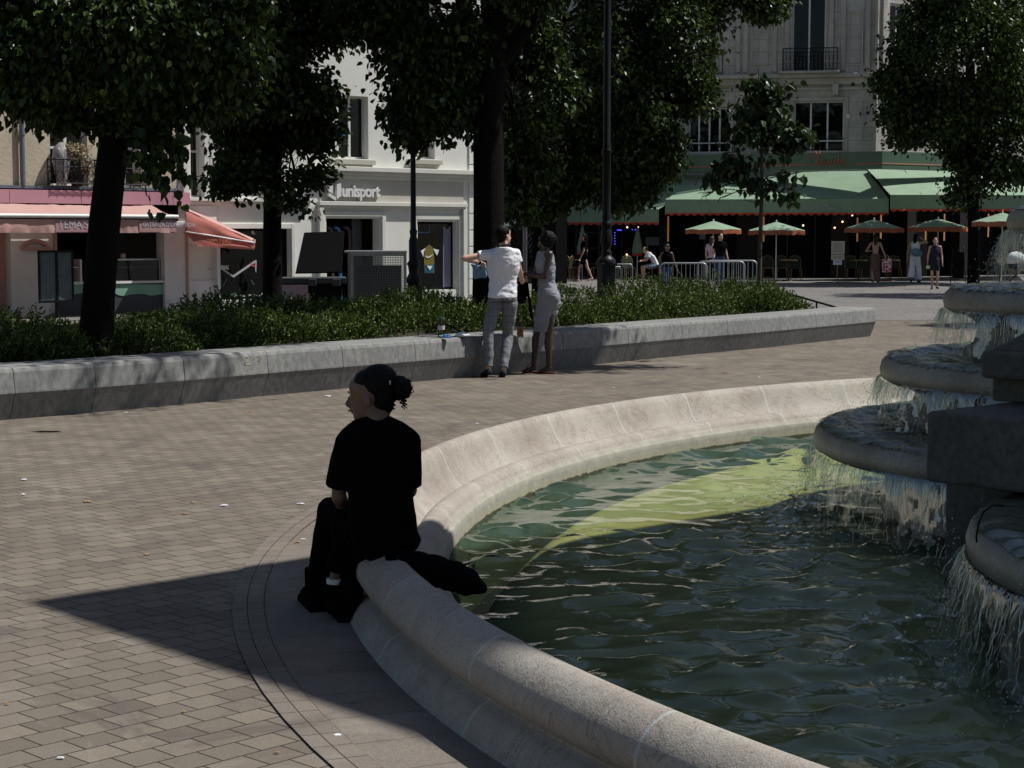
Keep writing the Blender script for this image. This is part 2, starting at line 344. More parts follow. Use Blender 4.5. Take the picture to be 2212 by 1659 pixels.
M['fstone'] = mat('wet_stone', (.30, .28, .23), .5, (.18, .165, .13), 2.5, .004, 60, spec=.5, fine=.2, )
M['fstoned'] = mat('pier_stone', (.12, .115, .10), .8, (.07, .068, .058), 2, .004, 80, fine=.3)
def floormat():
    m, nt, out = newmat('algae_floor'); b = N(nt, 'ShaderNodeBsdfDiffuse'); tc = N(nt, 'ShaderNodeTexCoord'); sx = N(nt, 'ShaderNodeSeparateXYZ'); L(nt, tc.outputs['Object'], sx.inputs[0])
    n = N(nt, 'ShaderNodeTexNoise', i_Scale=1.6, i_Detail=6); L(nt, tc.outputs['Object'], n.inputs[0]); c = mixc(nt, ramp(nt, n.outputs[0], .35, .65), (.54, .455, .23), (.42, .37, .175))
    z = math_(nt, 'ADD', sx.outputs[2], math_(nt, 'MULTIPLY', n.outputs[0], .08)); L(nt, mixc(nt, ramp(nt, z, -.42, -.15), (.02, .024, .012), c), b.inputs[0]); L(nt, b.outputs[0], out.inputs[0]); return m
M['algae'] = floormat()
M['trough'] = mat('trough_floor', (.035, .04, .02), .9, (.02, .025, .014), 3)
def watermat(name, tint, body, bodyfac, bscale=5., bdist=.02, rough=.02):
    m, nt, out = newmat(name); tc = N(nt, 'ShaderNodeTexCoord')
    n1 = N(nt, 'ShaderNodeTexNoise', i_Scale=bscale, i_Detail=4, i_Roughness=.55, i_Distortion=.5); L(nt, tc.outputs['Object'], n1.inputs[0])
    bp = N(nt, 'ShaderNodeBump', i_Strength=1., i_Distance=bdist); L(nt, n1.outputs[0], bp.inputs['Height'])
    fr = N(nt, 'ShaderNodeFresnel', i_IOR=1.333); L(nt, bp.outputs[0], fr.inputs['Normal'])
    gl = N(nt, 'ShaderNodeBsdfGlossy', i_Roughness=rough); L(nt, bp.outputs[0], gl.inputs['Normal']); gl.inputs[0].default_value = (1, 1, 1, 1)
    tr = N(nt, 'ShaderNodeBsdfTransparent'); tr.inputs[0].default_value = c4(tint)
    df = N(nt, 'ShaderNodeBsdfDiffuse'); df.inputs[0].default_value = c4(body)
    a = N(nt, 'ShaderNodeMixShader'); a.inputs[0].default_value = bodyfac; L(nt, tr.outputs[0], a.inputs[1]); L(nt, df.outputs[0], a.inputs[2])
    b = N(nt, 'ShaderNodeMixShader'); L(nt, fr.outputs[0], b.inputs[0]); L(nt, a.outputs[0], b.inputs[1]); L(nt, gl.outputs[0], b.inputs[2]); L(nt, b.outputs[0], out.inputs[0]); return m
M['water'] = watermat('pool_water', (.84, .935, .80), (.13, .235, .17), .20, 5, .004)
M['bowlwater'] = watermat('bowl_water', (.6, .66, .5), (.22, .25, .19), .38, 12, .008, .05)
def fallmat():
    m, nt, out = newmat('falling_water'); gl = N(nt, 'ShaderNodeBsdfGlossy', i_Roughness=.06); gl.inputs[0].default_value = (1, 1, 1, 1)
    tr = N(nt, 'ShaderNodeBsdfTransparent'); tr.inputs[0].default_value = (.93, .96, .92, 1); df = N(nt, 'ShaderNodeBsdfDiffuse'); df.inputs[0].default_value = (.7, .72, .62, 1)
    tl = N(nt, 'ShaderNodeBsdfTranslucent'); tl.inputs[0].default_value = (.7, .72, .6, 1)
    d2 = N(nt, 'ShaderNodeMixShader'); d2.inputs[0].default_value = .5; L(nt, df.outputs[0], d2.inputs[1]); L(nt, tl.outputs[0], d2.inputs[2])
    a = N(nt, 'ShaderNodeMixShader'); a.inputs[0].default_value = .09; L(nt, tr.outputs[0], a.inputs[1]); L(nt, d2.outputs[0], a.inputs[2])
    b = N(nt, 'ShaderNodeMixShader'); b.inputs[0].default_value = .2; L(nt, a.outputs[0], b.inputs[1]); L(nt, gl.outputs[0], b.inputs[2]); L(nt, b.outputs[0], out.inputs[0]); return m
M['fall'] = fallmat()
# ================================================================ SETTING: ground
def sheet_with_hole(name, ext, r, m):
    mb = MB(); k = 96; vs = []; fs = []
    for j in range(k):
        t = 2 * math.pi * j / k; c, s_ = math.cos(t), math.sin(t)
        vs.append((CX + r * c, CY + r * s_, 0))
        q = 1 / max(abs(c), abs(s_)); vs.append((CX + ext * c * q, CY + ext * s_ * q, 0))
    for j in range(k): a = 2 * j; b = 2 * ((j + 1) % k); fs.append((a, a + 1, b + 1, b))
    mb.add(vs, fs); return mb.build(name, m)
tag(sheet_with_hole('plaza_paving', 900, 9.1, M['setts']), kind='structure')
def ring(name, r0, r1, z, m):
    mb = MB(); mb.lathe([(r1, z), (r0, z)], (CX, CY, 0), 160); return tag(mb.build(name, m), kind='structure')
ring('fountain_kerb_paving', 9.05, 9.52, .004, M['ring_in']); ring('fountain_border_paving', 9.525, 9.67, .008, M['ring_out'])
st = MB(); ZS = lambda y: .006 + max(0, y - 36) * .0035
st.add([(-60, 36, .006), (60, 35.9, .006), (60, 68, ZS(68)), (-60, 68, ZS(68)), (160, 260, ZS(68)), (-160, 260, ZS(68))], [(0, 1, 2, 3), (3, 2, 4, 5)])
tag(st.build('street_paving', M['asphalt']), kind='structure')
# ================================================================ FOUNTAIN
ft = thing('fountain', 'big round stone fountain with cascading bowls and wide pinkish rim', 'fountain')
prof = [(9.15, -.02), (9.148, .01), (9.10, .085), (9.07, .108), (9.045, .12), (9.04, .132), (9.06, .145), (9.095, .172), (9.117, .205), (9.118, .24), (9.10, .28), (9.065, .318), (9.02, .345), (8.985, .354), (8.955, .345), (8.925, .30),
        (8.895, .23), (8.865, .17), (8.835, .13), (8.808, .106), (8.794, .094), (8.786, .094), (8.782, .108), (8.76, .122), (8.72, .118), (8.685, .098), (8.665, .07), (8.658, .05), (8.64, .044), (8.638, .03), (8.625, .024), (8.62, .015), (8.615, -.02), (8.60, -.6)]
prof = [(r, z) for r, z in prof]
mb = MB(); mb.lathe(prof, (CX, CY, 0), 300); mb.build('basin_rim', M['rim'], ft)
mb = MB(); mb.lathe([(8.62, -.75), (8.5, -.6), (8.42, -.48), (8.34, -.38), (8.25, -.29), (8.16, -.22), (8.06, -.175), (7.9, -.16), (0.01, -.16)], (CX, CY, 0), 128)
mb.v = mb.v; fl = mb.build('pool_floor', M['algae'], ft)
# pool water : fine wavy grid
def wave_grid(name, cx, cy, r, z, step, amp, wl, mat_, parent=None, seed=1, x0=None, x1=None, y0=None, y1=None, foam=None):
    xs = np.arange(cx - r if x0 is None else x0, (cx + r if x1 is None else x1) + step, step); ys = np.arange(cy - r if y0 is None else y0, (cy + r if y1 is None else y1) + step, step)
    X, Y = np.meshgrid(xs, ys); rng = np.random.default_rng(seed); Z = np.zeros_like(X)
    for k in range(46):
        w = wl * rng.uniform(.55, 2.3); a = rng.normal(R(98), .62); ph = rng.uniform(0, 6.28); kx, ky = math.cos(a) * 6.283 / w, math.sin(a) * 6.283 / w
        warp = .35 * np.sin(X * rng.uniform(1, 5) + rng.uniform(0, 6)) + .35 * np.sin(Y * rng.uniform(1, 5) + rng.uniform(0, 6))
        if k % 2: w *= 1.6
        Z += (w / wl) ** .9 * np.sin(kx * X + ky * Y + ph + 2.2 * warp)
    Z *= amp / 4.5
    if X.size > 60000:
        nz_ = np.array([noise.noise(Vector((x * 1.1, y * 1.4, 3.3))) + .6 * noise.noise(Vector((x * 3.1, y * 5.2, 8.))) for x, y in zip(X.ravel(), Y.ravel())]).reshape(X.shape); Z = Z * np.clip(.75 + 1.1 * np.sin(nz_ * 4), .2, 1.7) + amp * .9 * nz_
    if foam is not None:
        for fx, fy, fr, fa in foam:
            dd = np.hypot(X - fx, Y - fy); Z += fa * np.exp(-((dd - fr) / .22) ** 2) * rng.normal(0, 1, X.shape) * .5
    ins = np.hypot(X - cx, Y - cy) < r
    idx = np.arange(X.size).reshape(X.shape)
    q = np.stack([idx[:-1, :-1], idx[:-1, 1:], idx[1:, 1:], idx[1:, :-1]], -1).reshape(-1, 4); ok = ins.reshape(-1)[q].all(1); q = q[ok]
    used = np.unique(q); rem = -np.ones(X.size, int); rem[used] = np.arange(len(used)); q = rem[q]
    V = np.stack([X, Y, Z + z], -1).reshape(-1, 3)[used]
    return npmesh(name, V, q, mat_, parent)
def npmesh(name, V, F, mat_, parent=None, smooth=True):
    me = bpy.data.meshes.new(name); F = np.asarray(F); k = F.shape[1]
    me.vertices.add(len(V)); me.vertices.foreach_set('co', np.asarray(V, dtype=np.float32).ravel()); me.loops.add(F.size); me.loops.foreach_set('vertex_index', F.ravel().astype(np.int32))
    me.polygons.add(len(F)); me.polygons.foreach_set('loop_start', np.arange(0, F.size, k, dtype=np.int32))
    me.polygons.foreach_set('use_smooth', np.full(len(F), smooth)); me.update(calc_edges=True); me.validate()
    for m_ in (mat_ if isinstance(mat_, list) else [mat_]): me.materials.append(m_)
    o = bpy.data.objects.new(name, me); link(o, parent)
    if parent is not None and parent.location.length > 0: o.location = -parent.location
    return o
BW = [  # bowls: centre, radius, lip height, foot level
    ((4.43, 11.5), 2.42, .47, -.3), ((4.53, 12.0), 1.98, .90, .40), ((4.6, 12.35), 1.54, 1.37, .82), ((4.72, 12.6), 1.16, 1.93, 1.29)]
BS = [((4.33, 7.4), 2.33, .45, -.3), ((4.6, 7.0), 1.75, .90, .40), ((4.85, 6.7), 1.35, 1.37, .82), ((5.0, 6.5), 1.0, 1.93, 1.29)]
wave_grid('pool_water', CX, CY, 8.625, -.1, .03, .0054, .23, M['water'], None, 4, x1=7.5, foam=[(4.43, 11.5, 2.55, .012), (4.33, 7.4, 2.5, .012), (4.43, 11.5, 2.8, .008), (4.33, 7.4, 2.75, .008)])
tag(bpy.data.objects['pool_water'], kind='structure')
def bowl(c, r, zl, zf, ins=.22):
    e = MB(); t = .17; w = r - ins
    pr = [(w + .06, zf), (w + .06, zf + .06), (w + .075, zf + .09), (w + .06, zf + .12), (w, zf + .16), (w - .03, (zl + zf) / 2), (w, zl - t - .06), (w + .06, zl - t - .02), (r - .1, zl - t - .006), (r - .06, zl - t), (r - .01, zl - t + .03), (r, zl - .08), (r - .015, zl - .03), (r - .06, zl + .005), (r - .13, zl + .008), (r - .2, zl - .01), (r - .26, zl - .05), (r - .4, zl - .09), (.02, zl - .11)]
    e.lathe(pr, (c[0], c[1], 0), 96); e.build('bowl', M['fstone'], ft)
for b in BW + BS: bowl(*b, ins=.46 if b[2] < .5 else .22)
def strands(rng, c, r, zl, zb, n, a0, a1, out=.05, rad=(.0008, .0028)):
    V = []; F = []
    for k in range(n):
        a = rng.uniform(a0, a1); ln = rng.uniform(.45, 1.) if rng.random() < .5 else 1.; drop = (zl - .02 - zb) * ln; v0 = rng.uniform(.2, 1.) * out; m = 12
        wob = rng.normal(0, .022, (m, 2)).cumsum(0) * .6; da = rng.normal(0, .02)
        ra = rng.uniform(*rad) * (1.6 if rng.random() < .12 else 1)
        pts = []; rs = []
        for i in range(m):
            t = i / (m - 1); z = zl - .15 - (drop - .13) * t ** 1.15; rr = r + .004 + v0 * math.sqrt(max(0, t))
            aa = a + da * t; pts.append((c[0] + rr * math.cos(aa) + wob[i, 0] * t, c[1] + rr * math.sin(aa) + wob[i, 1] * t, z)); rs.append(ra * (1.3 - .9 * t) * rng.uniform(.45, 1.5))
        b0 = len(V)
        tx, ty = -math.sin(a), math.cos(a)
        for p, q in zip(pts, rs):
            w = q * 1.8
            V += [(p[0] + tx * w, p[1] + ty * w, p[2]), (p[0] + math.cos(a) * q * .6, p[1] + math.sin(a) * q * .6, p[2]), (p[0] - tx * w, p[1] - ty * w, p[2]), (p[0] - math.cos(a) * q * .6, p[1] - math.sin(a) * q * .6, p[2])]
        for i in range(m - 1):
            if i > 2 and rng.random() < .13 + .02 * i: continue
            for j in range(4): F.append((b0 + i * 4 + j, b0 + i * 4 + (j + 1) % 4, b0 + (i + 1) * 4 + (j + 1) % 4, b0 + (i + 1) * 4 + j))
    return V, F
def curtain(rng, c, r, zl, zb, a0, a1, out=.05):
    """thin broken sheet of water with holes, hanging from the lip"""
    na = int(abs(a1 - a0) * r / .022); nz = 26; V = []; F = []
    ph = rng.uniform(0, 100)
    for i in range(nz):
        t = i / (nz - 1)
        for j in range(na):
            a = a0 + (a1 - a0) * j / (na - 1); q = noise.noise(Vector((a * r * 9, t * 1.3, ph))); q2 = noise.noise(Vector((a * r * 22, t * 3, ph + 9)))
            rr = r + .004 + out * math.sqrt(t) * .8 + .016 * q * min(1, t * 3) + .007 * q2
            V.append((c[0] + rr * math.cos(a), c[1] + rr * math.sin(a), zl - .14 - (zl - .14 - zb) * t))
    for i in range(nz - 1):
        for j in range(na - 1):
            a = a0 + (a1 - a0) * j / (na - 1); t = i / nz
            h = noise.noise(Vector((a * r * 7, t * 1.1, ph + 30))) + .5 * noise.noise(Vector((a * r * 18, t * 5, ph + 50)))
            if h > .30 - t * .85 + (.2 if t < .25 else 0): continue
            F.append((i * na + j, i * na + j + 1, (i + 1) * na + j + 1, (i + 1) * na + j))
    return V, F
def drops(rng, pts, sz):
    V = []; F = []
    for p in pts:
        s_ = sz * rng.uniform(.4, 1.4); b = len(V)
        V += [(p[0] + s_, p[1], p[2]), (p[0] - s_, p[1], p[2]), (p[0], p[1] + s_, p[2]), (p[0], p[1] - s_, p[2]), (p[0], p[1], p[2] + s_ * 1.3), (p[0], p[1], p[2] - s_ * 1.3)]
        for a, c_ in ((0, 2), (2, 1), (1, 3), (3, 0)): F += [(b + a, b + c_, b + 4, b + 4), (b + c_, b + a, b + 5, b + 5)]
    return V, [f[:3] for f in F]
rng = np.random.default_rng(7)
for side, (BB, a0, a1) in enumerate(((BW, R(95), R(265)), (BS, R(110), R(285)))):
    for i, (c, r, zl, zf) in enumerate(BB):
        zb = -.1 if i == 0 else BB[i - 1][2] - .02
        V, F = strands(rng, c, r, zl, zb, int(260 * r) + 60, a0, a1, .09)
        V2, F2 = curtain(rng, c, r, zl, zb, a0, a1, .07); b = len(V); V += V2; F += [tuple(q + b for q in f) for f in F2]
        o = npmesh('falling_water', V, F, M['fall'])
        tag(o, 'clear water falling in strands from the ' + ('lowest', 'second', 'third', 'top')[i] + (' bowl behind the stone pier' if side == 0 else ' bowl in front of the stone pier'), 'water', kind='stuff')
        pts = []
        for k in range(int(900 * r)):
            a = rng.uniform(a0, a1); rr = r + .06 + abs(rng.normal(0, .10)); u_ = rng.random(); hz = .004 if u_ < .5 else abs(rng.normal(0, .07)) if u_ < .75 else rng.uniform(0, zl - zb); rr = rr if u_ > .5 else r + .08 + rng.normal(0, .16); pts.append((c[0] + rr * math.cos(a), c[1] + rr * math.sin(a), zb + hz))
        for k in range(160 if i == 0 else 0): a = rng.uniform(a0, a1); rr = r + .2 + abs(rng.normal(0, .9)); pts.append((c[0] + rr * math.cos(a), c[1] + rr * math.sin(a), zb + .006 + (.1 * rng.random() if rng.random() < .2 else 0)))
        V, F = drops(rng, pts, .0042)
        tag(npmesh('water_drops', V, F, M['fall']), 'splashing drops of water around the foot of the ' + ('lowest', 'second', 'third', 'top')[i] + (' fall behind the pier' if side == 0 else ' fall in front of the pier'), 'water', kind='stuff')
        o = wave_grid('bowl_water', c[0], c[1], r - .02, zl - .012, .028, .0028, .13, M['bowlwater'], None, 10 + i + 5 * side, x1=c[0] + .6)
        # keep water over the lip: drop towards the edge so it runs over the rounded stone
        for v in o.data.vertices:
            d = math.hypot(v.co.x - c[0], v.co.y - c[1]); e = max(0, d - (r - .22)); v.co.z += .03 * min(1, max(0, d - (r - .3)) / .1) - 0.9 * max(0, d - (r - .09)) ** 1.35
        tag(o, kind='structure')
# corner pier with stepped blocks, turned 45 degrees
PR = R(42)
def rotbox(mb, cx, cy, lx, ly, z0, z1, rz=PR, mi=0): return mb.box((cx, cy, (z0 + z1) / 2), (lx, ly, z1 - z0), rz, mi=mi)
def corner_box(name, corner, size, z0, z1, m=M['fstoned'], bevel=.012):
    # square block whose left corner stands at 'corner', sides running at +42 and -48 degrees
    d1 = Vector((math.cos(PR), math.sin(PR), 0)); d2 = Vector((math.cos(PR - math.pi / 2), math.sin(PR - math.pi / 2), 0)); c0 = Vector((corner[0], corner[1], 0))
    mb = MB(); mb.prism([c0 + Vector((0, 0, z0)), c0 + d2 * size + Vector((0, 0, z0)), c0 + (d1 + d2) * size + Vector((0, 0, z0)), c0 + d1 * size + Vector((0, 0, z0))], (0, 0, z1 - z0))
    return mb.build(name, m, ft, bevel)
def crn(vx, vy, h, off=0): q = G(vx, vy, h); return (q.x, q.y)
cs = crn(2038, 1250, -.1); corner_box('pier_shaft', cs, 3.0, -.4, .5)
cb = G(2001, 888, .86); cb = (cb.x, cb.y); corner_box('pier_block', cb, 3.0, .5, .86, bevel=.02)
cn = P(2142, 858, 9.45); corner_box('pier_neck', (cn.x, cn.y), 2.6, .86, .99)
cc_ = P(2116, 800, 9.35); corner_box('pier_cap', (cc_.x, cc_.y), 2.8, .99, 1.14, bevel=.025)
mb = MB(); dd = Vector((math.cos(R(-3)), math.sin(R(-3)), 0)); q0 = Vector((cc_.x, cc_.y, 1.14))
# sloping weathering on the cap
d1 = Vector((math.cos(PR), math.sin(PR), 0)); d2 = Vector((math.cos(PR - math.pi / 2), math.sin(PR - math.pi / 2), 0))
b4 = [q0 + (d1 + d2) * .04, q0 + d2 * 2.8 + d1 * .04, q0 + (d1 + d2) * 2.8, q0 + d1 * 2.8 + d2 * .04]; t4 = [q0 + (d1 + d2) * .75 + Vector((0, 0, .55)), q0 + d2 * 2.3 + d1 * .75 + Vector((0, 0, .55)), q0 + (d1 + d2) * 2.3 + Vector((0, 0, .55)), q0 + d1 * 2.3 + d2 * .75 + Vector((0, 0, .55))]
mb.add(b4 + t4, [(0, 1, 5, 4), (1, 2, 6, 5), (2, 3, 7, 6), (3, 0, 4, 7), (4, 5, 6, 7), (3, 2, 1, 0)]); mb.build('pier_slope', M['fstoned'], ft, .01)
# tower above (outside the frame on the right); its cornice throws the pointed shadow on the paving
TIP = G(95, 1301, 0); ZC = 8.6; kk = ZC / math.tan(SUN_EL); cor = (TIP.x + kk * math.cos(SUN_AZ), TIP.y + kk * math.sin(SUN_AZ))
e1, e2 = Vector((math.cos(R(43.8)), math.sin(R(43.8)), 0)), Vector((math.cos(R(-49)), math.sin(R(-49)), 0)); c0 = Vector((cor[0], cor[1], ZC - .35)); c0 -= (e1 + e2) * .06
mb = MB(); mb.prism([c0, c0 + e2 * 6.5, c0 + (e1 + e2) * 6.5, c0 + e1 * 6.5], (0, 0, .35)); mb.build('cornice', M['stonef'], ft)
def inset(c, k): return (c[0] + (d1 + d2).x * k, c[1] + (d1 + d2).y * k)
corner_box('frieze', inset(cor, .4), 5.7, ZC - 1.2, ZC - .35, M['stonef'])
corner_box('attic', inset(cor, .9), 4.6, ZC, ZC + 1.0, M['stonef'])
mb = MB(); cc0 = inset(cor, 3.2); mb.lathe([(2.2, ZC + 1.), (2.1, ZC + 1.5), (1.6, ZC + 1.9), (.9, ZC + 2.2), (.02, ZC + 2.3)], (cc0[0], cc0[1], 0), 32); mb.build('dome', M['zinc'], ft)
for ix in (0, 1):
    for iy in (0, 1): corner_box('tower_pier', (inset(cor, .5)[0] + d1.x * 3.9 * ix + d2.x * 3.9 * iy, inset(cor, .5)[1] + d1.y * 3.9 * ix + d2.y * 3.9 * iy), 1.5, 1.6, ZC - 1.2, M['stonef'])
corner_box('tower_sun_block', inset(cor, 1.2), 4.0, .5, ZC - 1.2, M['stonef'])  # solid block added so no sun passes through the tower openings
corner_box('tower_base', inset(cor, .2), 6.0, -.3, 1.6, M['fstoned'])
# dangling cable on the near bowl
pts = [P(2168, 1092, 6.35), P(2145, 1092, 6.3), P(2125, 1105, 6.2), P(2114, 1130, 6.15), P(2109, 1160, 6.15), P(2110, 1172, 6.15)]
mb = MB(); mb.tube(pts, .0035, 6); tag(mb.build('cable', M['plastic']), 'thin dark blue cable hanging over the lip of the near bowl', 'cable')
# ================================================================ PLANTER WALL
base = [G(v[0] * .8848, v[1] * .8848) for v in [(-260, 1052), (0, 1026), (211, 1009), (438, 988), (635, 968), (823, 950), (1100, 924), (1376, 899), (1481, 887), (1698, 865), (1850, 851), (1950, 840), (2125, 821)]]
pw = thing('planter_wall', 'long low grey granite wall round the planting bed, lit on its upper half', 'low wall')
def polylen(pts): return [0] + list(np.cumsum([(pts[i + 1] - pts[i]).length for i in range(len(pts) - 1)]))
def atlen(pts, cl, s):
    for i in range(len(pts) - 1):
        if s <= cl[i + 1] or i == len(pts) - 2:
            t = (s - cl[i]) / (cl[i + 1] - cl[i]); return pts[i].lerp(pts[i + 1], t), (pts[min(i + 2, len(pts) - 1)] - pts[max(i - 1, 0)]).normalized()
cl = polylen(base)
wp = [(0, 0), (.085, .235), (.095, .255), (.095, .27), (.075, .455), (.06, .485), (.03, .5), (-.5, .505), (-.5, -.05)]
js = [0]; Vjs = [-100, 20, 195, 387, 567, 729, 885, 1052, 1205, 1345, 1462, 1560, 1674, 1752, 1880]
def s_at_vx(vx):
    best = 0
    for k in range(2000):
        s_ = cl[-1] * k / 1999; p, _ = atlen(base, cl, s_); pv = 1106 + FV * p.x / (p.y * math.cos(PITCH) + (H - p.z) * math.sin(PITCH))
        if pv >= vx: return s_
    return cl[-1]
js = [s_at_vx(v) for v in Vjs]; js[-1] = cl[-1]
for a, b in zip(js[:-1], js[1:]):
    if b - a < .2: continue
    mb = MB(); m_ = 5; vs = []
    for i in range(m_):
        s_ = a + .004 + (b - a - .008) * i / (m_ - 1); p, d = atlen(base, cl, s_); nn = Vector((d.y, -d.x, 0))
        for o_, z in wp: vs.append(p + nn * o_ + Vector((0, 0, z)))
    k = len(wp)
    mb.add(vs, [(i * k + j, i * k + j + 1, (i + 1) * k + j + 1, (i + 1) * k + j) for i in range(m_ - 1) for j in range(k - 1)])
    mb.add(vs[:k], [tuple(range(k))[::-1]]); mb.add(vs[-k:], [tuple(range(k))]); mb.build('wall_block', M['concrete'], pw)
# yellow scrawl on the wall
def wall_pt(vx, z, o_=.0985):
    p, d = atlen(base, cl, s_at_vx(vx)); nn = Vector((d.y, -d.x, 0)); k = (z - .27) / (.455 - .27); off = .095 + (.075 - .095) * k - .004; return p + nn * off + Vector((0, 0, z))
M['scrawl'] = mat('faded_yellow_paint', (.30, .25, .13), .9, (.21, .21, .19), 30, fine=.3)
for strokes in ([(513, .43), (520, .45), (527, .43), (524, .40), (516, .375), (520, .36), (530, .36)], [(538, .43), (543, .45), (550, .44), (552, .41), (545, .395), (554, .385), (553, .34), (543, .325)]):
    mb = MB(); pp = [wall_pt(a, b) for a, b in strokes]
    mb.tube(pp, .009, 5); tag(mb.build('paint_mark', M['scrawl'], pw), 'faded yellow paint scrawl')
# soil behind the wall
ins = [p + Vector((-.4, .35, 0)) for p in base]
mb = MB(); nb = len(base); back = [p + Vector((-.77, .64, 0)) * (8 if i < 6 else 8 - (i - 5) * .85) for i, p in enumerate(base)]
vs = [Vector((p.x, p.y, .42)) for p in ins] + [Vector((p.x, p.y, .42)) for p in back]; k = len(ins)
mb.add(vs, [(i, i + 1, k + i + 1, k + i) for i in range(k - 1)]); tag(mb.build('planting_soil', M['soil']), kind='structure')
# ================================================================ VEGETATION
def unit(a): return a / np.maximum(np.linalg.norm(a, axis=1, keepdims=True), 1e-9)
def leafmesh(name, C, T, S, m, parent, rng, wid=.8):
    n = len(C); T = unit(T); B = unit(np.cross(T, unit(rng.normal(0, 1, (n, 3)) + np.array([0, 0, 1.4])))); Nn = np.cross(B, T); S = S[:, None]
    fold = Nn * S * rng.uniform(.02, .16, (n, 1)); w = wid * .5
    v = [C, C + T * S * .18 + B * S * w * .85 + fold, C + T * S * .6 + B * S * w * .8 + fold, C + T * S - Nn * S * .08, C + T * S * .6 - B * S * w * .8 + fold, C + T * S * .18 - B * S * w * .85 + fold]
    V = np.stack(v, 1).reshape(-1, 3); b = np.arange(n)[:, None] * 6
    F = np.concatenate([b + np.array([0, 1, 2, 3]), b + np.array([0, 3, 4, 5])], 1).reshape(-1, 4)
    return npmesh(name, V, F, m, parent, False)
def cloud(blobs, ncl, per, spread, size, rng, shell=2.4, droop=.7, rej=2.3):
    """leaf sprays: cluster centres near the surface of the blobs, leaves hung round each"""
    C = np.array([b[0] for b in blobs]); Rr = np.array([b[1] for b in blobs]); w = (Rr.prod(1)) ** .72; w /= w.sum()
    m_ = int(ncl * rej); i = rng.choice(len(blobs), m_, p=w); d = unit(rng.normal(0, 1, (m_, 3))); u = rng.uniform(0, 1, (m_, 1)) ** (1 / shell) * rng.choice([1., 1.1, 1.28], (m_, 1), p=[.8, .14, .06])
    cc = C[i] + d * Rr[i] * u; so = float(rng.uniform(0, 50)); nz = np.array([noise.noise(Vector(q) * (.9 / max(spread * 6, .2)) + Vector((so, 0, 0))) + .35 * noise.noise(Vector(q) * (2.4 / max(spread * 6, .2))) for q in cc]) - .12 * (1 - u[:, 0]) * 0
    keep = np.argsort(nz + rng.normal(0, .06, m_))[-ncl:]; cc = cc[keep]; d = d[keep]; od = unit(d + np.array([0, 0, -.25]))
    p = np.repeat(cc, per, 0) + rng.normal(0, spread, (ncl * per, 3)) * np.array([1, 1, .75]); o = np.repeat(od, per, 0)
    T = o * .55 + rng.normal(0, .55, p.shape) + np.array([0, 0, -droop]); return p, T, size * rng.uniform(.6, 1.2, len(p))
def Bl(vx, vy, d, rx, ry=None, rd=None):
    c = P(vx, vy, d); k = d / FV; ry = ry or rx; return (tuple(c), (rx * k, (rd or rx) * k, ry * k))
def tree(name, label, group, trunk, limbs, blobs, ncl, per, spread, size, seed, bract=0, leafm='leaf', barkm='bark', droop=.7, shell=2.4, extra=None, rej=2.3):
    """trunk: [(point, radius)...]; blobs: foliage ellipsoids"""
    b0 = trunk[0][0]; t = thing(name, label, 'tree', group, tuple(b0)); rng = np.random.default_rng(seed)
    mb = MB(); mb.tube([p for p, r in trunk], [r for p, r in trunk], 14)
    tr = mb.build('trunk', M[barkm], t)
    mb = MB(); top = [p for p, r in trunk]
    for lb in limbs: mb.tube([p for p, r in lb], [r for p, r in lb], 8)
    for c, r in blobs:
        c = Vector(c); j = min(range(len(top)), key=lambda q: (top[q] - c).length + (3 if top[q].z > c.z + .5 else 0)); s_ = top[max(j, len(top) // 2)]
        mid = s_.lerp(c, .5) + Vector((rng.normal(0, .12), rng.normal(0, .12), .12 * (c - s_).length)); L0 = (c - s_).length; rr = min(.05, .012 + .012 * L0)
        mb.tube([s_, s_.lerp(mid, .5) + Vector((0, 0, .03)), mid, c], [rr, rr * .8, rr * .6, rr * .25], 6)
        for q in range(4):
            e = c + Vector(rng.normal(0, 1, 3)).normalized() * max(r) * .8; mb.tube([mid.lerp(c, .6), (c + e) / 2 + Vector((0, 0, .05)), e], [rr * .35, rr * .25, .003], 4)
    mb.build('branches', M[barkm], t)
    p, T, s_ = cloud(blobs, ncl, per, spread, size, rng, shell, droop, rej)
    leafmesh('crown', p, T, s_, M[leafm], t, rng)
    bract = int(bract * 1.7)
    if extra:
        p2, T2, s2_ = cloud(extra, 900, 11, .13, size * 1.15, np.random.default_rng(seed + 500), 1.6, droop); leafmesh('shading_crown', p2, T2, s2_, M[leafm], t, rng)  # extra leaf clouds above the view, placed to shade the bed and wall
    if bract:
        k = rng.choice(len(p), bract); q = p[k] + rng.normal(0, .05, (bract, 3)); T = rng.normal(0, .35, q.shape) + np.array([0, 0, -1.]); leafmesh('bracts', q, T, size * rng.uniform(.5, .9, bract), M['bract'], t, rng, .3)
    return t
SOIL = .42
def trunkpts(l): return [(P(vx, vy, d), r) for vx, vy, d, r in l]
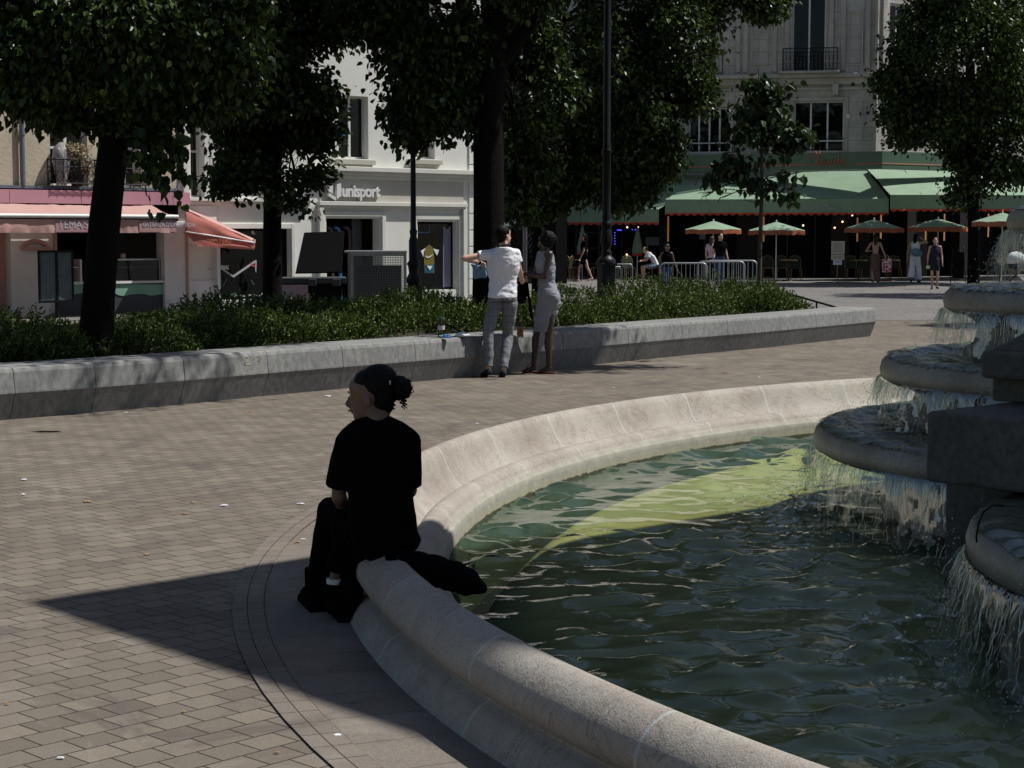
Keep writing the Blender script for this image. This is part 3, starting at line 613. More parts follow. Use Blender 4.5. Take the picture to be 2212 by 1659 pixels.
# T1 big lime on the left
d = 18.7
tree('lime_tree', 'nearest lime tree, dark leaning trunk in front of the pink cake shop awning', 'lime trees in the planting bed',
     trunkpts([(200, 800, d, .24), (205, 770, d, .19), (213, 640, d, .17), (226, 480, d, .165), (243, 330, d, .155), (252, 200, d, .15), (262, 60, d, .14), (275, -150, d, .12), (290, -420, d, .08), (300, -700, d, .04)]),
     [trunkpts([(262, 340, d, .03), (290, 335, d, .022), (330, 322, d - .3, .016), (365, 320, d - .5, .012), (400, 322, d - .6, .006)]), trunkpts([(330, 322, d - .3, .01), (370, 360, d - .6, .008), (388, 395, d - .8, .004)])],
     [Bl(40, 60, d - .6, 130, 120), Bl(-80, 130, d, 120, 100), Bl(150, 90, d - .8, 120, 130), Bl(260, 60, d - 1, 150, 140), Bl(400, 50, d - .6, 120, 110), Bl(480, 100, d - .5, 75, 100), Bl(500, 180, d - .3, 60, 50), Bl(400, 150, d - .3, 100, 80), Bl(340, 170, d - .2, 130, 80), Bl(190, 200, d - .2, 110, 75), Bl(60, 150, d - 1, 85, 85), Bl(30, 215, d - .9, 55, 28), Bl(120, 225, d - .4, 60, 45),
      Bl(420, 200, d, 80, 55), Bl(290, 245, d, 50, 40), Bl(330, 270, d, 36, 30), Bl(520, 20, d, 60, 80), Bl(110, -120, d, 260, 140, 200), Bl(350, -150, d, 250, 160, 200), Bl(230, -380, d, 260, 160, 240), Bl(250, -600, d, 200, 140, 180)],
     7600, 12, .10, .092, 11, 2400, droop=.8, rej=1.5, extra=[((-.9, 18.3, 7.9), (1.6, .8, .6)), ((.5, 19.6, 8.1), (1.7, 1.1, .6)), ((1.3, 21.4, 8.2), (1.3, 1.1, .6)), ((-.9, 20.6, 8.), (1.3, 1.1, .6))])
# a low spray of big leaves hanging from the first tree
rng = np.random.default_rng(3)
t1 = [o for o in bpy.data.objects if o.name == 'lime_tree'][0]
spr = [(300, 330, 20), (340, 318, 22), (372, 305, 20), (395, 328, 14), (315, 370, 18), (345, 385, 14), (385, 365, 14), (405, 380, 10), (330, 345, 20), (295, 295, 22), (360, 345, 15), (318, 455, 10), (350, 402, 10), (388, 408, 10)]
C = []; 
for x, y, r in spr:
    k = int(r * 1.1) if y < 400 else 2
    for _ in range(k): C.append(P(x + rng.normal(0, r * .55), y + rng.normal(0, r * .4), d - .6 + rng.normal(0, .12)))
for x, y in ((316, 420), (318, 436), (352, 408), (349, 425), (355, 440), (380, 452), (395, 460), (352, 475), (378, 430), (387, 449)): C.append(P(x, y - 16, d - .75))
C = np.array(C); leafmesh('low_spray', C, rng.normal(0, .35, C.shape) + np.array([.15, -.1, -1]), np.full(len(C), .12) * rng.uniform(.7, 1.15, len(C)), M['leaf'], t1, rng, .9)
mb = MB(); mb.tube([P(385, 395, d - .7), P(372, 425, d - .75), P(380, 465, d - .75)], [.003, .002, .001], 4); mb.tube([P(340, 385, d - .7), P(350, 420, d - .75), P(352, 480, d - .75)], [.003, .002, .001], 4); mb.build('twig', M['bark'], t1)
# T2
d = 27.
tree('lime_tree', 'lime tree with a slim straight dark trunk beside the open dumpster', 'lime trees in the planting bed',
     trunkpts([(588, 700, d, .17), (588, 640, d, .15), (588, 500, d, .14), (590, 350, d, .13), (592, 200, d, .12), (596, 50, d, .11), (600, -150, d, .09), (604, -400, d, .05)]), [],
     [Bl(560, 60, d, 130, 110), Bl(660, 80, d, 90, 95), Bl(590, 170, d - .5, 110, 70), Bl(700, 30, d, 80, 60), Bl(500, 250, d, 60, 70), Bl(540, 300, d + .5, 70, 60), Bl(640, 270, d, 50, 55), Bl(690, 280, d, 42, 16), Bl(650, 302, d, 70, 16), Bl(655, 335, d, 56, 14), Bl(635, 375, d - .3, 50, 18), Bl(672, 380, d - .3, 36, 8), Bl(520, 375, d - .4, 60, 22), Bl(490, 400, d - .5, 36, 14), Bl(560, 400, d - .4, 40, 18), Bl(620, 425, d - .4, 34, 14), Bl(652, 442, d - .5, 20, 8), Bl(690, 210, d, 40, 26), Bl(660, 220, d - .8, 60, 22), Bl(560, -160, d, 190, 130, 170), Bl(650, -380, d, 190, 140, 170), Bl(490, -60, d, 130, 80)],
     4600, 12, .12, .105, 21, 1100, droop=.5, rej=1.6)
# T3 forked trunk
d = 25.5
tree('lime_tree', 'thick forked dark tree trunk rising just behind the man in the white shirt', 'lime trees in the planting bed',
     trunkpts([(1052, 740, d, .27), (1053, 690, d, .235), (1056, 550, d, .23), (1056, 400, d, .225), (1054, 250, d, .22), (1060, 130, d, .24), (1066, 60, d, .2), (1068, -80, d, .17), (1075, -300, d, .12), (1080, -560, d, .06)]),
     [trunkpts([(1054, 140, d, .13), (1028, 95, d, .1), (1005, 40, d, .09), (985, -40, d, .07), (960, -160, d, .05)]), trunkpts([(1066, 150, d, .14), (1110, 95, d, .12), (1145, 55, d, .1), (1190, -10, d, .08), (1240, -120, d, .05)])],
     [Bl(860, 70, d + .5, 110, 90), Bl(960, 60, d, 80, 80), Bl(930, 170, d + .2, 100, 70), Bl(890, 240, d - .4, 55, 45), Bl(960, 250, d - .1, 60, 60), Bl(905, 300, d - .4, 45, 40), Bl(900, 345, d - .5, 34, 26), Bl(1000, 130, d, 60, 110), Bl(800, 20, d + 1, 90, 60), Bl(1010, 230, d + .2, 34, 90), Bl(1090, -30, d, 140, 60), Bl(900, -100, d, 200, 120, 170), Bl(1100, -300, d, 260, 160, 240), Bl(1060, -550, d, 200, 130, 180), Bl(960, 300, d, 34, 40), Bl(1160, 200, d + 1.4, 75, 90), Bl(1140, 90, d + 1.5, 60, 70), Bl(1130, 330, d + 1.6, 70, 90), Bl(1115, 430, d + 1.8, 40, 50)],
     5200, 12, .12, .105, 31, 1400, extra=[((.2, 23.0, 8.1), (1.5, .9, .6)), ((1.5, 24.6, 8.3), (1.4, 1., .6)), ((2.6, 26.3, 8.4), (1.0, .9, .6)), ((.6, 26.4, 8.3), (1.4, 1., .6))])
# T4 broad tree behind the woman
d = 37.5
tree('lime_tree', 'broad lime tree with spreading crown behind the tall lamp post and the woman in grey', 'lime trees in the planting bed',
     trunkpts([(1165, 720, d, .2), (1165, 660, d, .17), (1164, 520, d, .16), (1163, 400, d, .15), (1170, 250, d, .14), (1180, 60, d, .12), (1190, -150, d, .09), (1200, -400, d, .05)]), [],
     [Bl(1190, 350, d, 110, 90), Bl(1150, 250, d, 90, 110), Bl(1270, 300, d - .5, 110, 120), Bl(1380, 330, d - .6, 85, 75), Bl(1410, 200, d - .8, 110, 110), Bl(1300, 130, d - .8, 130, 110), Bl(1480, 130, d - .6, 60, 90), Bl(1500, 210, d - .4, 42, 40), Bl(1420, 60, d - .8, 110, 70), Bl(1210, 80, d, 110, 110), Bl(1360, 400, d - .5, 60, 42), Bl(1250, 410, d, 80, 60), Bl(1320, 430, d - .4, 50, 26), Bl(1180, 430, d, 60, 50), Bl(1440, 270, d - .8, 55, 60), Bl(1430, 330, d - .8, 40, 34), Bl(1545, 45, d + 1, 34, 44), Bl(1640, 15, d + 1, 52, 30), Bl(1530, 120, d, 26, 40), Bl(1560, -40, d + .5, 90, 50), Bl(1330, -160, d, 260, 150, 220), Bl(1250, -400, d, 260, 160, 230), Bl(1220, -620, d, 180, 120, 170)],
     8600, 12, .14, .12, 41, 3400, extra=[((5.5, 24.2, 8.), (1.3, 1.1, .6)), ((4.4, 28.5, 8.6), (1.3, 1.2, .7))])
# T5 right
d = 60.
tree('street_tree', 'dark round tree on the right in front of the green cafe awning', None,
     trunkpts([(2102, 625, d, .24), (2103, 605, d, .21), (2104, 500, d, .2), (2100, 380, d, .19), (2096, 250, d, .18), (2096, 100, d, .14), (2098, -60, d, .08)]), [],
     [Bl(2080, 250, d, 120, 90), Bl(2000, 170, d - .5, 85, 70), Bl(1950, 120, d, 55, 60), Bl(1990, 60, d, 70, 60), Bl(2100, 110, d - 1, 120, 100), Bl(2190, 160, d, 70, 110), Bl(2060, 20, d, 110, 70), Bl(2180, 60, d, 90, 90), Bl(1980, 230, d, 60, 50), Bl(1950, 250, d - .3, 42, 22), Bl(2020, 300, d, 70, 45), Bl(2120, 330, d, 95, 50), Bl(2060, 370, d, 42, 34), Bl(2110, 390, d, 55, 34), Bl(2170, 360, d, 60, 34), Bl(2070, 425, d, 22, 18), Bl(2240, 260, d, 60, 90), Bl(2100, -80, d, 130, 80), Bl(1910, 170, d, 26, 22), Bl(1960, 300, d, 30, 20)],
     5600, 10, .25, .16, 51, 1500, rej=2.3)
d = 50
for nm, (x, y, z, r) in {'big tree further right, its crown above the frame edge': (17.6, 50., 9.5, 2.4), 'tree on the right beyond the fountain, outside the frame': (15.6, 34.5, 8.5, 1.9)}.items():
    tree('street_tree', nm, None, [(Vector((x, y, 0)), .2), (Vector((x, y, 4)), .17), (Vector((x, y, z)), .1)], [], [((x, y, z), (r, r, r * .7)), ((x + .8, y, z + 1), (r * .8, r * .8, r * .6)), ((x - .9, y + .3, z + .6), (r * .6, r * .6, r * .5))], 900, 10, .2, .2, int(x))
# young tree
d = 31.5
tree('young_tree', 'slender young tree with big dark leaves and thin pale trunk at the bed end', None,
     trunkpts([(1638, 690, d, .055), (1639, 655, d, .045), (1641, 560, d, .04), (1644, 470, d, .036), (1646, 400, d, .032), (1645, 300, d, .025), (1640, 200, d, .014), (1638, 150, d, .005)]),
     [trunkpts([(1644, 425, d, .014), (1610, 412, d, .01), (1560, 408, d - .1, .005), (1525, 412, d, .003)]), trunkpts([(1644, 415, d, .012), (1690, 400, d, .008), (1722, 408, d - .1, .004)]), trunkpts([(1643, 440, d, .01), (1610, 432, d, .006), (1590, 432, d, .003)])],
     [Bl(1620, 180, d, 36, 30), Bl(1600, 230, d, 40, 34), Bl(1650, 210, d, 34, 34), Bl(1700, 190, d, 14, 22), Bl(1690, 240, d, 34, 26), Bl(1620, 290, d, 50, 34), Bl(1700, 300, d, 46, 34), Bl(1740, 330, d, 30, 30), Bl(1660, 340, d, 60, 30), Bl(1590, 355, d, 34, 22), Bl(1700, 375, d, 40, 22), Bl(1550, 395, d, 26, 16), Bl(1520, 425, d, 20, 14), Bl(1560, 428, d, 18, 10), Bl(1640, 395, d, 40, 16), Bl(1710, 420, d, 22, 12), Bl(1590, 400, d, 18, 12)],
     230, 7, .10, .16, 61, 0, 'young', 'barky', .9, 2.0)
# shrubs along the bed
def shrub(label, group, c, rx, ry, rz, seed, n=2600, size=.055):
    rng = np.random.default_rng(seed); t = thing('shrub', label, 'shrub', group, c)
    ncl = n // 9; dd = unit(rng.normal(0, 1, (ncl, 3))); dd[:, 2] = np.abs(dd[:, 2]) * .95; lump = np.array([1 + .32 * noise.noise(Vector(q) * 2.3 + Vector((seed, 0, 0))) + .1 * noise.noise(Vector(q) * 6 + Vector((seed, 0, 0))) for q in dd])[:, None]
    u = rng.uniform(0, 1, (ncl, 1)) ** .18; base_ = np.array(c) + dd * np.array([rx, ry, rz]) * u * lump; tip = unit(dd * .8 + np.array([0, 0, .75]) + rng.normal(0, .35, dd.shape))
    k = np.tile(np.arange(9) / 9., ncl)[:, None]; p = np.repeat(base_, 9, 0) + np.repeat(tip, 9, 0) * k * .13 * rng.uniform(.7, 1.3, (ncl * 9, 1))
    T = np.repeat(tip, 9, 0) * .7 + rng.normal(0, .6, p.shape); leafmesh('foliage', p, T, size * rng.uniform(.6, 1.2, len(p)), M['shrub'], t, rng, .42)
    mb = MB()
    for q in range(7):
        e = Vector(base_[q * 3]); mb.tube([Vector((c[0] + rng.normal(0, .05), c[1] + rng.normal(0, .05), c[2] - .05)), (Vector(c) + e) / 2 + Vector((0, 0, .05)), e], [.014, .009, .003], 5)
    mb.build('stems', M['bark'], t); return t
LS = ('dark shaded shrub in the left part of the bed under the trees', 'shrubs in the shaded left of the bed')
LM = ('half sunlit small leaved shrub in the middle of the bed between bins and wall', 'shrubs in the middle of the bed')
LR = ('bright green sunlit mounded shrub on the right side of the bed past the lamp post', 'shrubs in the sunny right of the bed')
k = 0
def row(items, lab):
    global k
    for vx, vtop, d, w in items:
        k += 1; c = P(vx, 600, d); zt = P(vx, vtop + (-12, 14, -6, 20, 2, -14, 10)[k % 7], d).z; c.z = SOIL - .05; shrub(lab[0], lab[1], (c.x, c.y, c.z), w * .86, w * .78, max(.3, (zt - c.z) * .92), k, int(1500 + 2600 * w))
row([(-30, 712, 18.6, .75), (60, 705, 18.2, .7), (140, 712, 18.6, .6), (215, 716, 19.6, .6), (30, 690, 20.2, .8), (300, 700, 19.5, .75), (120, 715, 20.5, .8), (250, 682, 21.3, .8), (385, 690, 20.6, .75), (330, 668, 22.8, .8), (420, 660, 23.5, .8)], LS)
row([(470, 700, 20.8, .55), (540, 655, 22.2, .75), (480, 640, 24.8, .9), (640, 672, 21.8, .7), (580, 648, 25.5, .85), (720, 664, 22.6, .72), (660, 640, 26, .9), (790, 655, 23.4, .75), (745, 646, 26, .8), (860, 645, 24.6, .8), (830, 640, 27.5, .9), (930, 634, 25.5, .85), (1000, 630, 27, .85), (900, 628, 29.5, .9)], LM)
row([(1010, 668, 24, .6), (1090, 640, 26.6, .8), (1150, 655, 25.5, .7), (1215, 645, 25.8, .7), (1230, 622, 28.5, .9), (1290, 634, 27.5, .8), (1350, 640, 26.6, .7), (1375, 618, 29, .9), (1430, 632, 28, .75), (1450, 610, 30.5, .95), (1510, 622, 28.8, .8), (1530, 600, 32, 1.), (1580, 610, 30.2, .9), (1620, 598, 32.5, .9), (1655, 628, 29.6, .6), (1690, 655, 30, .42)], LR)
sp = shrub('small light green leafy plant at the very end of the bed by the handrail', None, (P(1722, 600, 30.6).x, 30.6, SOIL - .1), .32, .3, .22, 99, 260, .08)
# ================================================================ BUILDINGS
class Fr:
    def __init__(s, o, u): s.o = Vector((o[0], o[1], 0)); s.u = Vector((u[0], u[1], 0)).normalized(); s.n = Vector((s.u.y, -s.u.x, 0))
    def pt(s, u, z, n=0): return s.o + s.u * u + s.n * n + Vector((0, 0, z))
    def px(s, vx, vy, off=0):
        r = ray(vx, vy); o0 = Vector((0, 0, H)); t = ((s.o + s.n * off - o0).dot(s.n)) / r.dot(s.n); p = o0 + r * t; return ((p - s.o).dot(s.u), p.z)
    def ux(s, vx): return s.px(vx, 500)[0]
    def box(s, mb, u0, u1, z0, z1, n0, n1, mi=0):
        return mb.prism([s.pt(u0, z0, n0), s.pt(u1, z0, n0), s.pt(u1, z0, n1), s.pt(u0, z0, n1)], (0, 0, z1 - z0), mi)
    def wall(s, mb, u0, u1, z0, z1, holes, depth=.25, n=0, mi=0):
        us = sorted(set([u0, u1] + [h[i] for h in holes for i in (0, 1)])); zs = sorted(set([z0, z1] + [h[i] for h in holes for i in (2, 3)])); us = [q for q in us if u0 <= q <= u1]; zs = [q for q in zs if z0 <= q <= z1]
        for a, b in zip(us[:-1], us[1:]):
            for c, d in zip(zs[:-1], zs[1:]):
                if any(h[0] < (a + b) / 2 < h[1] and h[2] < (c + d) / 2 < h[3] for h in holes): continue
                mb.quad(s.pt(a, c, n), s.pt(b, c, n), s.pt(b, d, n), s.pt(a, d, n), mi=mi)
        for a, b, c, d in holes:
            A = [s.pt(a, c, n), s.pt(b, c, n), s.pt(b, d, n), s.pt(a, d, n)]; B = [s.pt(a, c, n - depth), s.pt(b, c, n - depth), s.pt(b, d, n - depth), s.pt(a, d, n - depth)]
            for i in range(4): j = (i + 1) % 4; mb.quad(A[i], B[i], B[j], A[j], mi=mi)
        return mb
    def bar(s, mb, u0, u1, z0, z1, n0, n1): return s.box(mb, u0, u1, z0, z1, n0, n1)
def window(F, par, u0, u1, z0, z1, depth=.22, mull=1, trans=None, label=None, fm='white', fw=.055, back=True, rails=()):
    mb = MB(); a, b = -depth, -depth + .05
    F.box(mb, u0, u0 + fw, z0, z1, a, b); F.box(mb, u1 - fw, u1, z0, z1, a, b); F.box(mb, u0 + fw, u1 - fw, z0, z0 + fw, a, b); F.box(mb, u0 + fw, u1 - fw, z1 - fw, z1, a, b)
    for i in range(mull):
        c = u0 + (u1 - u0) * (i + 1) / (mull + 1); F.box(mb, c - fw * .6, c + fw * .6, z0 + fw, z1 - fw, a, b + .006)
    for t in rails: zz = z0 + (z1 - z0) * t; F.box(mb, u0 + fw, u1 - fw, zz - .025, zz + .025, a, b - .008)
    w = mb.build('window', M[fm], par); tag(w, label) if label else None
    mb = MB(); mb.quad(F.pt(u0, z0, a + .02), F.pt(u1, z0, a + .02), F.pt(u1, z1, a + .02), F.pt(u0, z1, a + .02)); g_ = mb.build('pane', M['glass'], w)
    if back: mb = MB(); F.box(mb, u0 - .02, u1 + .02, z0 - .02, z1 + .02, a - .5, a - .45); mb.build('room', M['dark'], w)
    return w
def text(s, size, F, u, z, n, m, parent, ext=.01, name='lettering', shear=0, sx=1., space=1., mirror=False, bold=0):
    cu = bpy.data.curves.new(name, 'FONT'); cu.body = s; cu.size = size; cu.extrude = ext; cu.shear = shear; cu.space_character = space; cu.offset = bold; cu.resolution_u = 3
    o = bpy.data.objects.new('t', cu); work.collection.objects.link(o); work.view_layers[0].update(); dg = work.view_layers[0].depsgraph; me = bpy.data.meshes.new_from_object(o.evaluated_get(dg)); bpy.data.objects.remove(o)
    A = Matrix.Identity(4); uu = F.u * sx
    for i in range(3): A[i][0] = uu[i]; A[i][1] = (0, 0, 1)[i]; A[i][2] = F.n[i]; A[i][3] = F.pt(u, z, n)[i]
    me.transform(A); me.name = name; me.materials.clear(); me.materials.append(m); ob = bpy.data.objects.new(name, me); link(ob, parent); return ob
def poly(F, pts, n, m, parent, name='print', th=.006, px=True):
    q = [F.px(*p) if px else p for p in pts]; mb = MB(); mb.prism([F.pt(u, z, n) for u, z in q], F.n * th); return mb.build(name, m, parent)
FL = Fr((-10.74, 37.), (1, .9))
def UZ(vx, vy): return FL.px(vx, vy)
uA, uB, uC = FL.ux(-260), FL.ux(385), FL.ux(1087)
bb = thing('beige_building', 'beige rendered old building over the pink cake shop, with drainpipe', 'building')
def hole(F, a, b, c, d, off=0): # vx0,vx1,vtop,vbottom
    m_ = (a + b) / 2; return (F.px(a, 500)[0], F.px(b, 500)[0], F.px(m_, d)[1], F.px(m_, c)[1])
zl = UZ(200, 404)[1]
hA = hole(FL, 112, 192, 205, 403); hB = hole(FL, 255, 303, 205, 403); hA = (*hA[:2], zl + .02, hA[3]); hB = (*hB[:2], zl + .02, hB[3]); up = [(h[0], h[1], h[2] + 3.1 * k_, h[3] + 3.1 * k_) for h in (hA, hB) for k_ in (1, 2, 3)]; ex = [(uA + 1.5, uA + 2.6, zl + .02 + 3.1 * k_, zl + 2.1 + 3.1 * k_) for k_ in (0, 1, 2)]
mb = MB(); FL.wall(mb, uA, uB, zl, 17, [hA, hB] + up + ex); FL.box(mb, uA, uB, 17, 17.3, -6, .3); FL.box(mb, uA - .3, uA, 0, 17, -6, 0); FL.box(mb, uA - .3, uB, 0, 17, -6.1, -6.0); mb.build('wall', M['beige'], bb)
mb = MB(); FL.box(mb, uA, uB - .01, zl - .06, zl, -.1, .12); mb.build('ledge', M['zinc'], bb)
for h in [hA, hB] + up + ex: window(FL, bb, *h, mull=1, rails=(.42,))
a = UZ(48, 402); mb = MB(); uu = FL.ux(48); mb.tube([FL.pt(uu, zl, .09), FL.pt(uu, 16.8, .09)], .055, 10); mb.tube([FL.pt(uu, zl + 1.05, .09), FL.pt(uu, zl + 1.12, .09)], .07, 10); mb.build('drainpipe', M['zinc'], bb)
mb = MB(); FL.box(mb, uA + .01, FL.ux(27), zl + .002, 16.9, .0, .07); mb.build('pilaster', M['beige'], bb)
def railing(F, par, u0, u1, z0, z1, n1, name='balcony', curls=True, step=.11, slab=True):
    mb = MB(); s_ = .012
    def seg(ua, na, ub, nb):
        A = F.pt(ua, 0, na); B = F.pt(ub, 0, nb); k_ = max(1, int((A - B).length / step))
        for zz in (z0 + .06, z1 - .16, z1): mb.tube([A + Vector((0, 0, zz)), B + Vector((0, 0, zz))], s_ * (1.5 if zz == z1 else 1), 5, cap=False)
        for i in range(k_ + 1):
            q = A.lerp(B, i / k_); mb.tube([q + Vector((0, 0, z0)), q + Vector((0, 0, z1))], s_ * .7, 4, cap=False)
            if curls and i < k_:
                q2 = A.lerp(B, (i + .5) / k_); rr = (B - A).length / k_ * .42; dr = (B - A).normalized()
                for zc in (z0 + .2, z1 - .35):
                    mb.tube([q2 + dr * rr * math.cos(t) + Vector((0, 0, zc + rr * 1.6 * math.sin(t))) for t in np.linspace(0, 6.28, 9)], s_ * .55, 4, cap=False)
    seg(u0, .02, u0, n1); seg(u0, n1, u1, n1); seg(u1, n1, u1, .02); return mb.build(name, M['iron'], par)
uu0, uu1 = FL.ux(105), FL.ux(206); zr = FL.px(150, 344, .35)[1]; railing(FL, bb, uu0, uu1, zl, zr, .38, step=.17)
railing(FL, bb, FL.ux(250), FL.ux(308), zl, zr, .3, step=.17)
# dried flowers and wrapped plant on the balcony
dp = thing('dried_plant', 'pale dried flowering plant tumbling over the balcony railing', 'plant', None, tuple(FL.pt(FL.ux(165), zl, .2))); rng = np.random.default_rng(5)
bl = []
for vx, vy, r in ((150, 322, 16), (170, 322, 16), (190, 335, 16), (192, 352, 14), (185, 370, 10), (165, 335, 18), (180, 345, 16)):
    u_, z_ = FL.px(vx, vy, .3); bl.append((tuple(FL.pt(u_, z_, .3)), (r * .0105, .12, r * .0105)))
p, T, s_ = cloud(bl, 150, 8, .03, .05, rng, 1.6, .2); leafmesh('flowers', p, T, s_, M['dry'], dp, rng, .9)
mb = MB(); [mb.tube([FL.pt(FL.ux(165), zl, .2), Vector(b_[0])], .006, 4) for b_ in bl]; u_ = FL.ux(160); mb.lathe([(.12, 0), (.16, .25), (.15, .26)], FL.pt(u_, zl, .18), 12); mb.build('pot', M['darkwood'], dp)
wp_ = thing('wrapped_plant', 'plant wrapped in clear crinkled plastic behind the balcony railing', 'plant', None, tuple(FL.pt(FL.ux(132), zl, .2)))
mb = MB(); u_, z_ = FL.px(134, 320, .2); pr = [(.10, zl), (.17, zl + .4), (.20, z_ - .25), (.17, z_), (.05, z_ + .12), (.01, z_ + .13)]; mb.lathe(pr, FL.pt(u_, 0, .16), 18)
M['film'] = watermat('plastic_film', (.8, .82, .85), (.55, .52, .5), .45, 14, .05, .12); mb.build('plastic_wrap', M['film'], wp_)
mb = MB(); [mb.tube([FL.pt(u_, zl, .16), FL.pt(u_ + rng.normal(0, .06), z_, .16 + rng.normal(0, .05))], .012, 5) for _ in range(9)]; mb.build('stems', M['darkwood'], wp_)
# ---- cake shop front
cs_ = thing('cake_shop_front', 'pink cake shop front with open counter under the pink awning', 'shop front')
zf0, zf1 = UZ(200, 441)[1], UZ(200, 413)[1]; uS = FL.ux(397)
for i, (a, b) in enumerate(((uA, FL.ux(8)), (FL.ux(8), FL.ux(163)), (FL.ux(163), FL.ux(310)), (FL.ux(310), uS))):
    mb = MB(); FL.box(mb, a + .006, b - .006, zf0, zf1, -.05, .30); mb.build('fascia_panel', M['pink'], cs_)
mb = MB()
def fbox(mb, x0, x1, y0, y1, n0, n1, F=FL):
    u0, u1 = F.ux(x0), F.ux(x1); z1 = F.px((x0 + x1) / 2, y0, n1)[1]; z0 = F.px((x0 + x1) / 2, y1, n1)[1]; return F.box(mb, u0, u1, z0, z1, n0, n1)
def fb0(mb, x0, x1, y0, n0, n1, F=FL, z0=0.): u0, u1 = F.ux(x0), F.ux(x1); return F.box(mb, u0, u1, z0, F.px((x0 + x1) / 2, y0, n1)[1], n0, n1)
for q_ in ((20, 118), (352, 402)): mb = MB(); fb0(mb, *q_, 478, -.3, .05); mb.build('pillar', M['white'], cs_, .01)
mb = MB(); FL.box(mb, uA, FL.ux(-8), 0, zf0 - .4, -.3, .03); mb.build('pillar', M['white'], cs_, .01)
for q_ in ((112, 117, .05, .12), (-8, 20, -.25, -.2), (398, 402, .05, .09)): mb = MB(); fb0(mb, q_[0], q_[1], 478, q_[2], q_[3]); mb.build('pink_post', M['awnp'], cs_)
mb = MB(); FL.box(mb, uA, uS, 0, zf0, -3.2, -3.1); FL.box(mb, uA, uS, zf0 - .1, zf0, -3.1, -.31); FL.box(mb, uA, uS, .0, .03, -3.1, -.31); mb.build('room', M['dark'], cs_)
# display counter
mb = MB(); fb0(mb, 122, 352, 612, -.9, -.05); o = mb.build('counter', M['plasticg'], cs_)
mb = MB(); q = []
x0, x1 = 122, 352; n_ = 60
top = [FL.px(x0 + (x1 - x0) * i / n_, 614, -.04) for i in range(n_ + 1)]
bot = [FL.px(x0 + (x1 - x0) * i / n_, 632 + 7 * abs(math.sin(i * .19)) + 3 * math.sin(i * .4), -.04) for i in range(n_ + 1)]
for i in range(n_): mb.quad(FL.pt(*bot[i], -.035), FL.pt(*bot[i + 1], -.035), FL.pt(*top[i + 1], -.035), FL.pt(*top[i], -.035))
mb.build('wavy_panel', M['mint'], o)
mb = MB(); fbox(mb, 122, 356, 608, 613, -.95, 0.); mb.build('counter_top', M['white'], o)
mb = MB(); fbox(mb, 225, 350, 559, 562, -.8, -.1); fbox(mb, 225, 350, 576, 578, -.8, -.12); fbox(mb, 225, 350, 592, 594, -.8, -.12); fbox(mb, 226, 228, 562, 608, -.14, -.1); fbox(mb, 347, 350, 562, 608, -.14, -.1); mb.build('display_case', M['steel'], o)
mb = MB(); fbox(mb, 225, 350, 562, 608, -.12, -.11); mb.build('pane', M['glass'], o)
mb = MB(); random.seed(4)
for i in range(26):
    x = random.uniform(228, 344); y = random.choice((576, 592, 607)); w = random.uniform(3, 8); fbox(mb, x, x + w, y - random.uniform(2, 7), y, -.6, -.35)
for x in (123, 137, 150): fbox(mb, x, x + 10, 565, 577, -.6, -.4)
fbox(mb, 248, 254, 550, 559, -.5, -.4); fbox(mb, 283, 290, 548, 559, -.5, -.4); mb.build('cakes', M['cream'], o)
mb = MB(); fbox(mb, 122, 186, 577, 579, -.7, -.35); fbox(mb, 186, 190, 560, 608, -.7, -.3); mb.build('shelf', M['white'], o)
# framed display board and arch on the pillar
db = thing('display_board', 'black framed double grey panel on a black post before the cake shop pillar', 'notice board', None, tuple(FL.pt(FL.ux(78), 0, .9)))
mb = MB(); fbox(mb, 40, 74, 546, 651, .88, .90); fbox(mb, 79, 110, 546, 651, .88, .90); mb.build('panel', mat('board_panel', (.11, .14, .15), .5), db)
mb = MB(); [fbox(mb, *q_, .86, .925) for q_ in ((38, 112, 541, 546), (38, 112, 650, 655), (38, 41, 546, 650), (109, 112, 546, 650), (74, 79, 546, 650))]; mb.build('frame', M['iron'], db)
mb = MB(); uu = FL.ux(79); mb.tube([FL.pt(uu, 0, .84), FL.pt(uu, FL.px(79, 542, .84)[1], .84)], .04, 8); mb.build('post', M['iron'], db)
mb = MB(); pp = [FL.px(75 + 27 * math.cos(t), 538 - 17 * math.sin(t), .07) for t in np.linspace(0, math.pi, 14)]
mb.tube([FL.pt(u_, z_, .08) for u_, z_ in pp], .05, 6); fbox(mb, 44, 108, 534, 541, .06, .12); mb.build('pink_arch', M['awnp'], cs_)
# side window (cream interior) and right part of the shop
mb = MB(); u0, u1 = FL.ux(402), FL.ux(466); z0, z1 = UZ(430, 606)[1], UZ(430, 528)[1]; FL.wall(mb, u0, u1, 0, zf0, [(FL.ux(406), FL.ux(459), z0, z1)], .12, .04); mb.build('side_panel', M['white'], cs_)
w = window(FL, cs_, FL.ux(406), FL.ux(459), z0, z1, .08, 0, back=False, fw=.04); tag(w, 'side window with cream blind and two small notices')
mb = MB(); FL.box(mb, FL.ux(406), FL.ux(440), z0, z1, -.35, -.33); mb.build('blind', M['cream'], w); mb = MB(); FL.box(mb, FL.ux(440), FL.ux(460), z0, z1, -.35, -.33); mb.build('room', M['zinc'], w)
poly(FL, [(410, 531), (420, 531), (420, 557), (410, 557)], -.05, M['dark'], w, 'notice'); poly(FL, [(437, 531), (447, 531), (447, 557), (437, 557)], -.05, flat('lilac_paper', (.35, .25, .38)), w, 'notice')
mb = MB(); fb0(mb, 461, 468, 530, .04, .14); mb.build('white_post', M['white'], cs_)
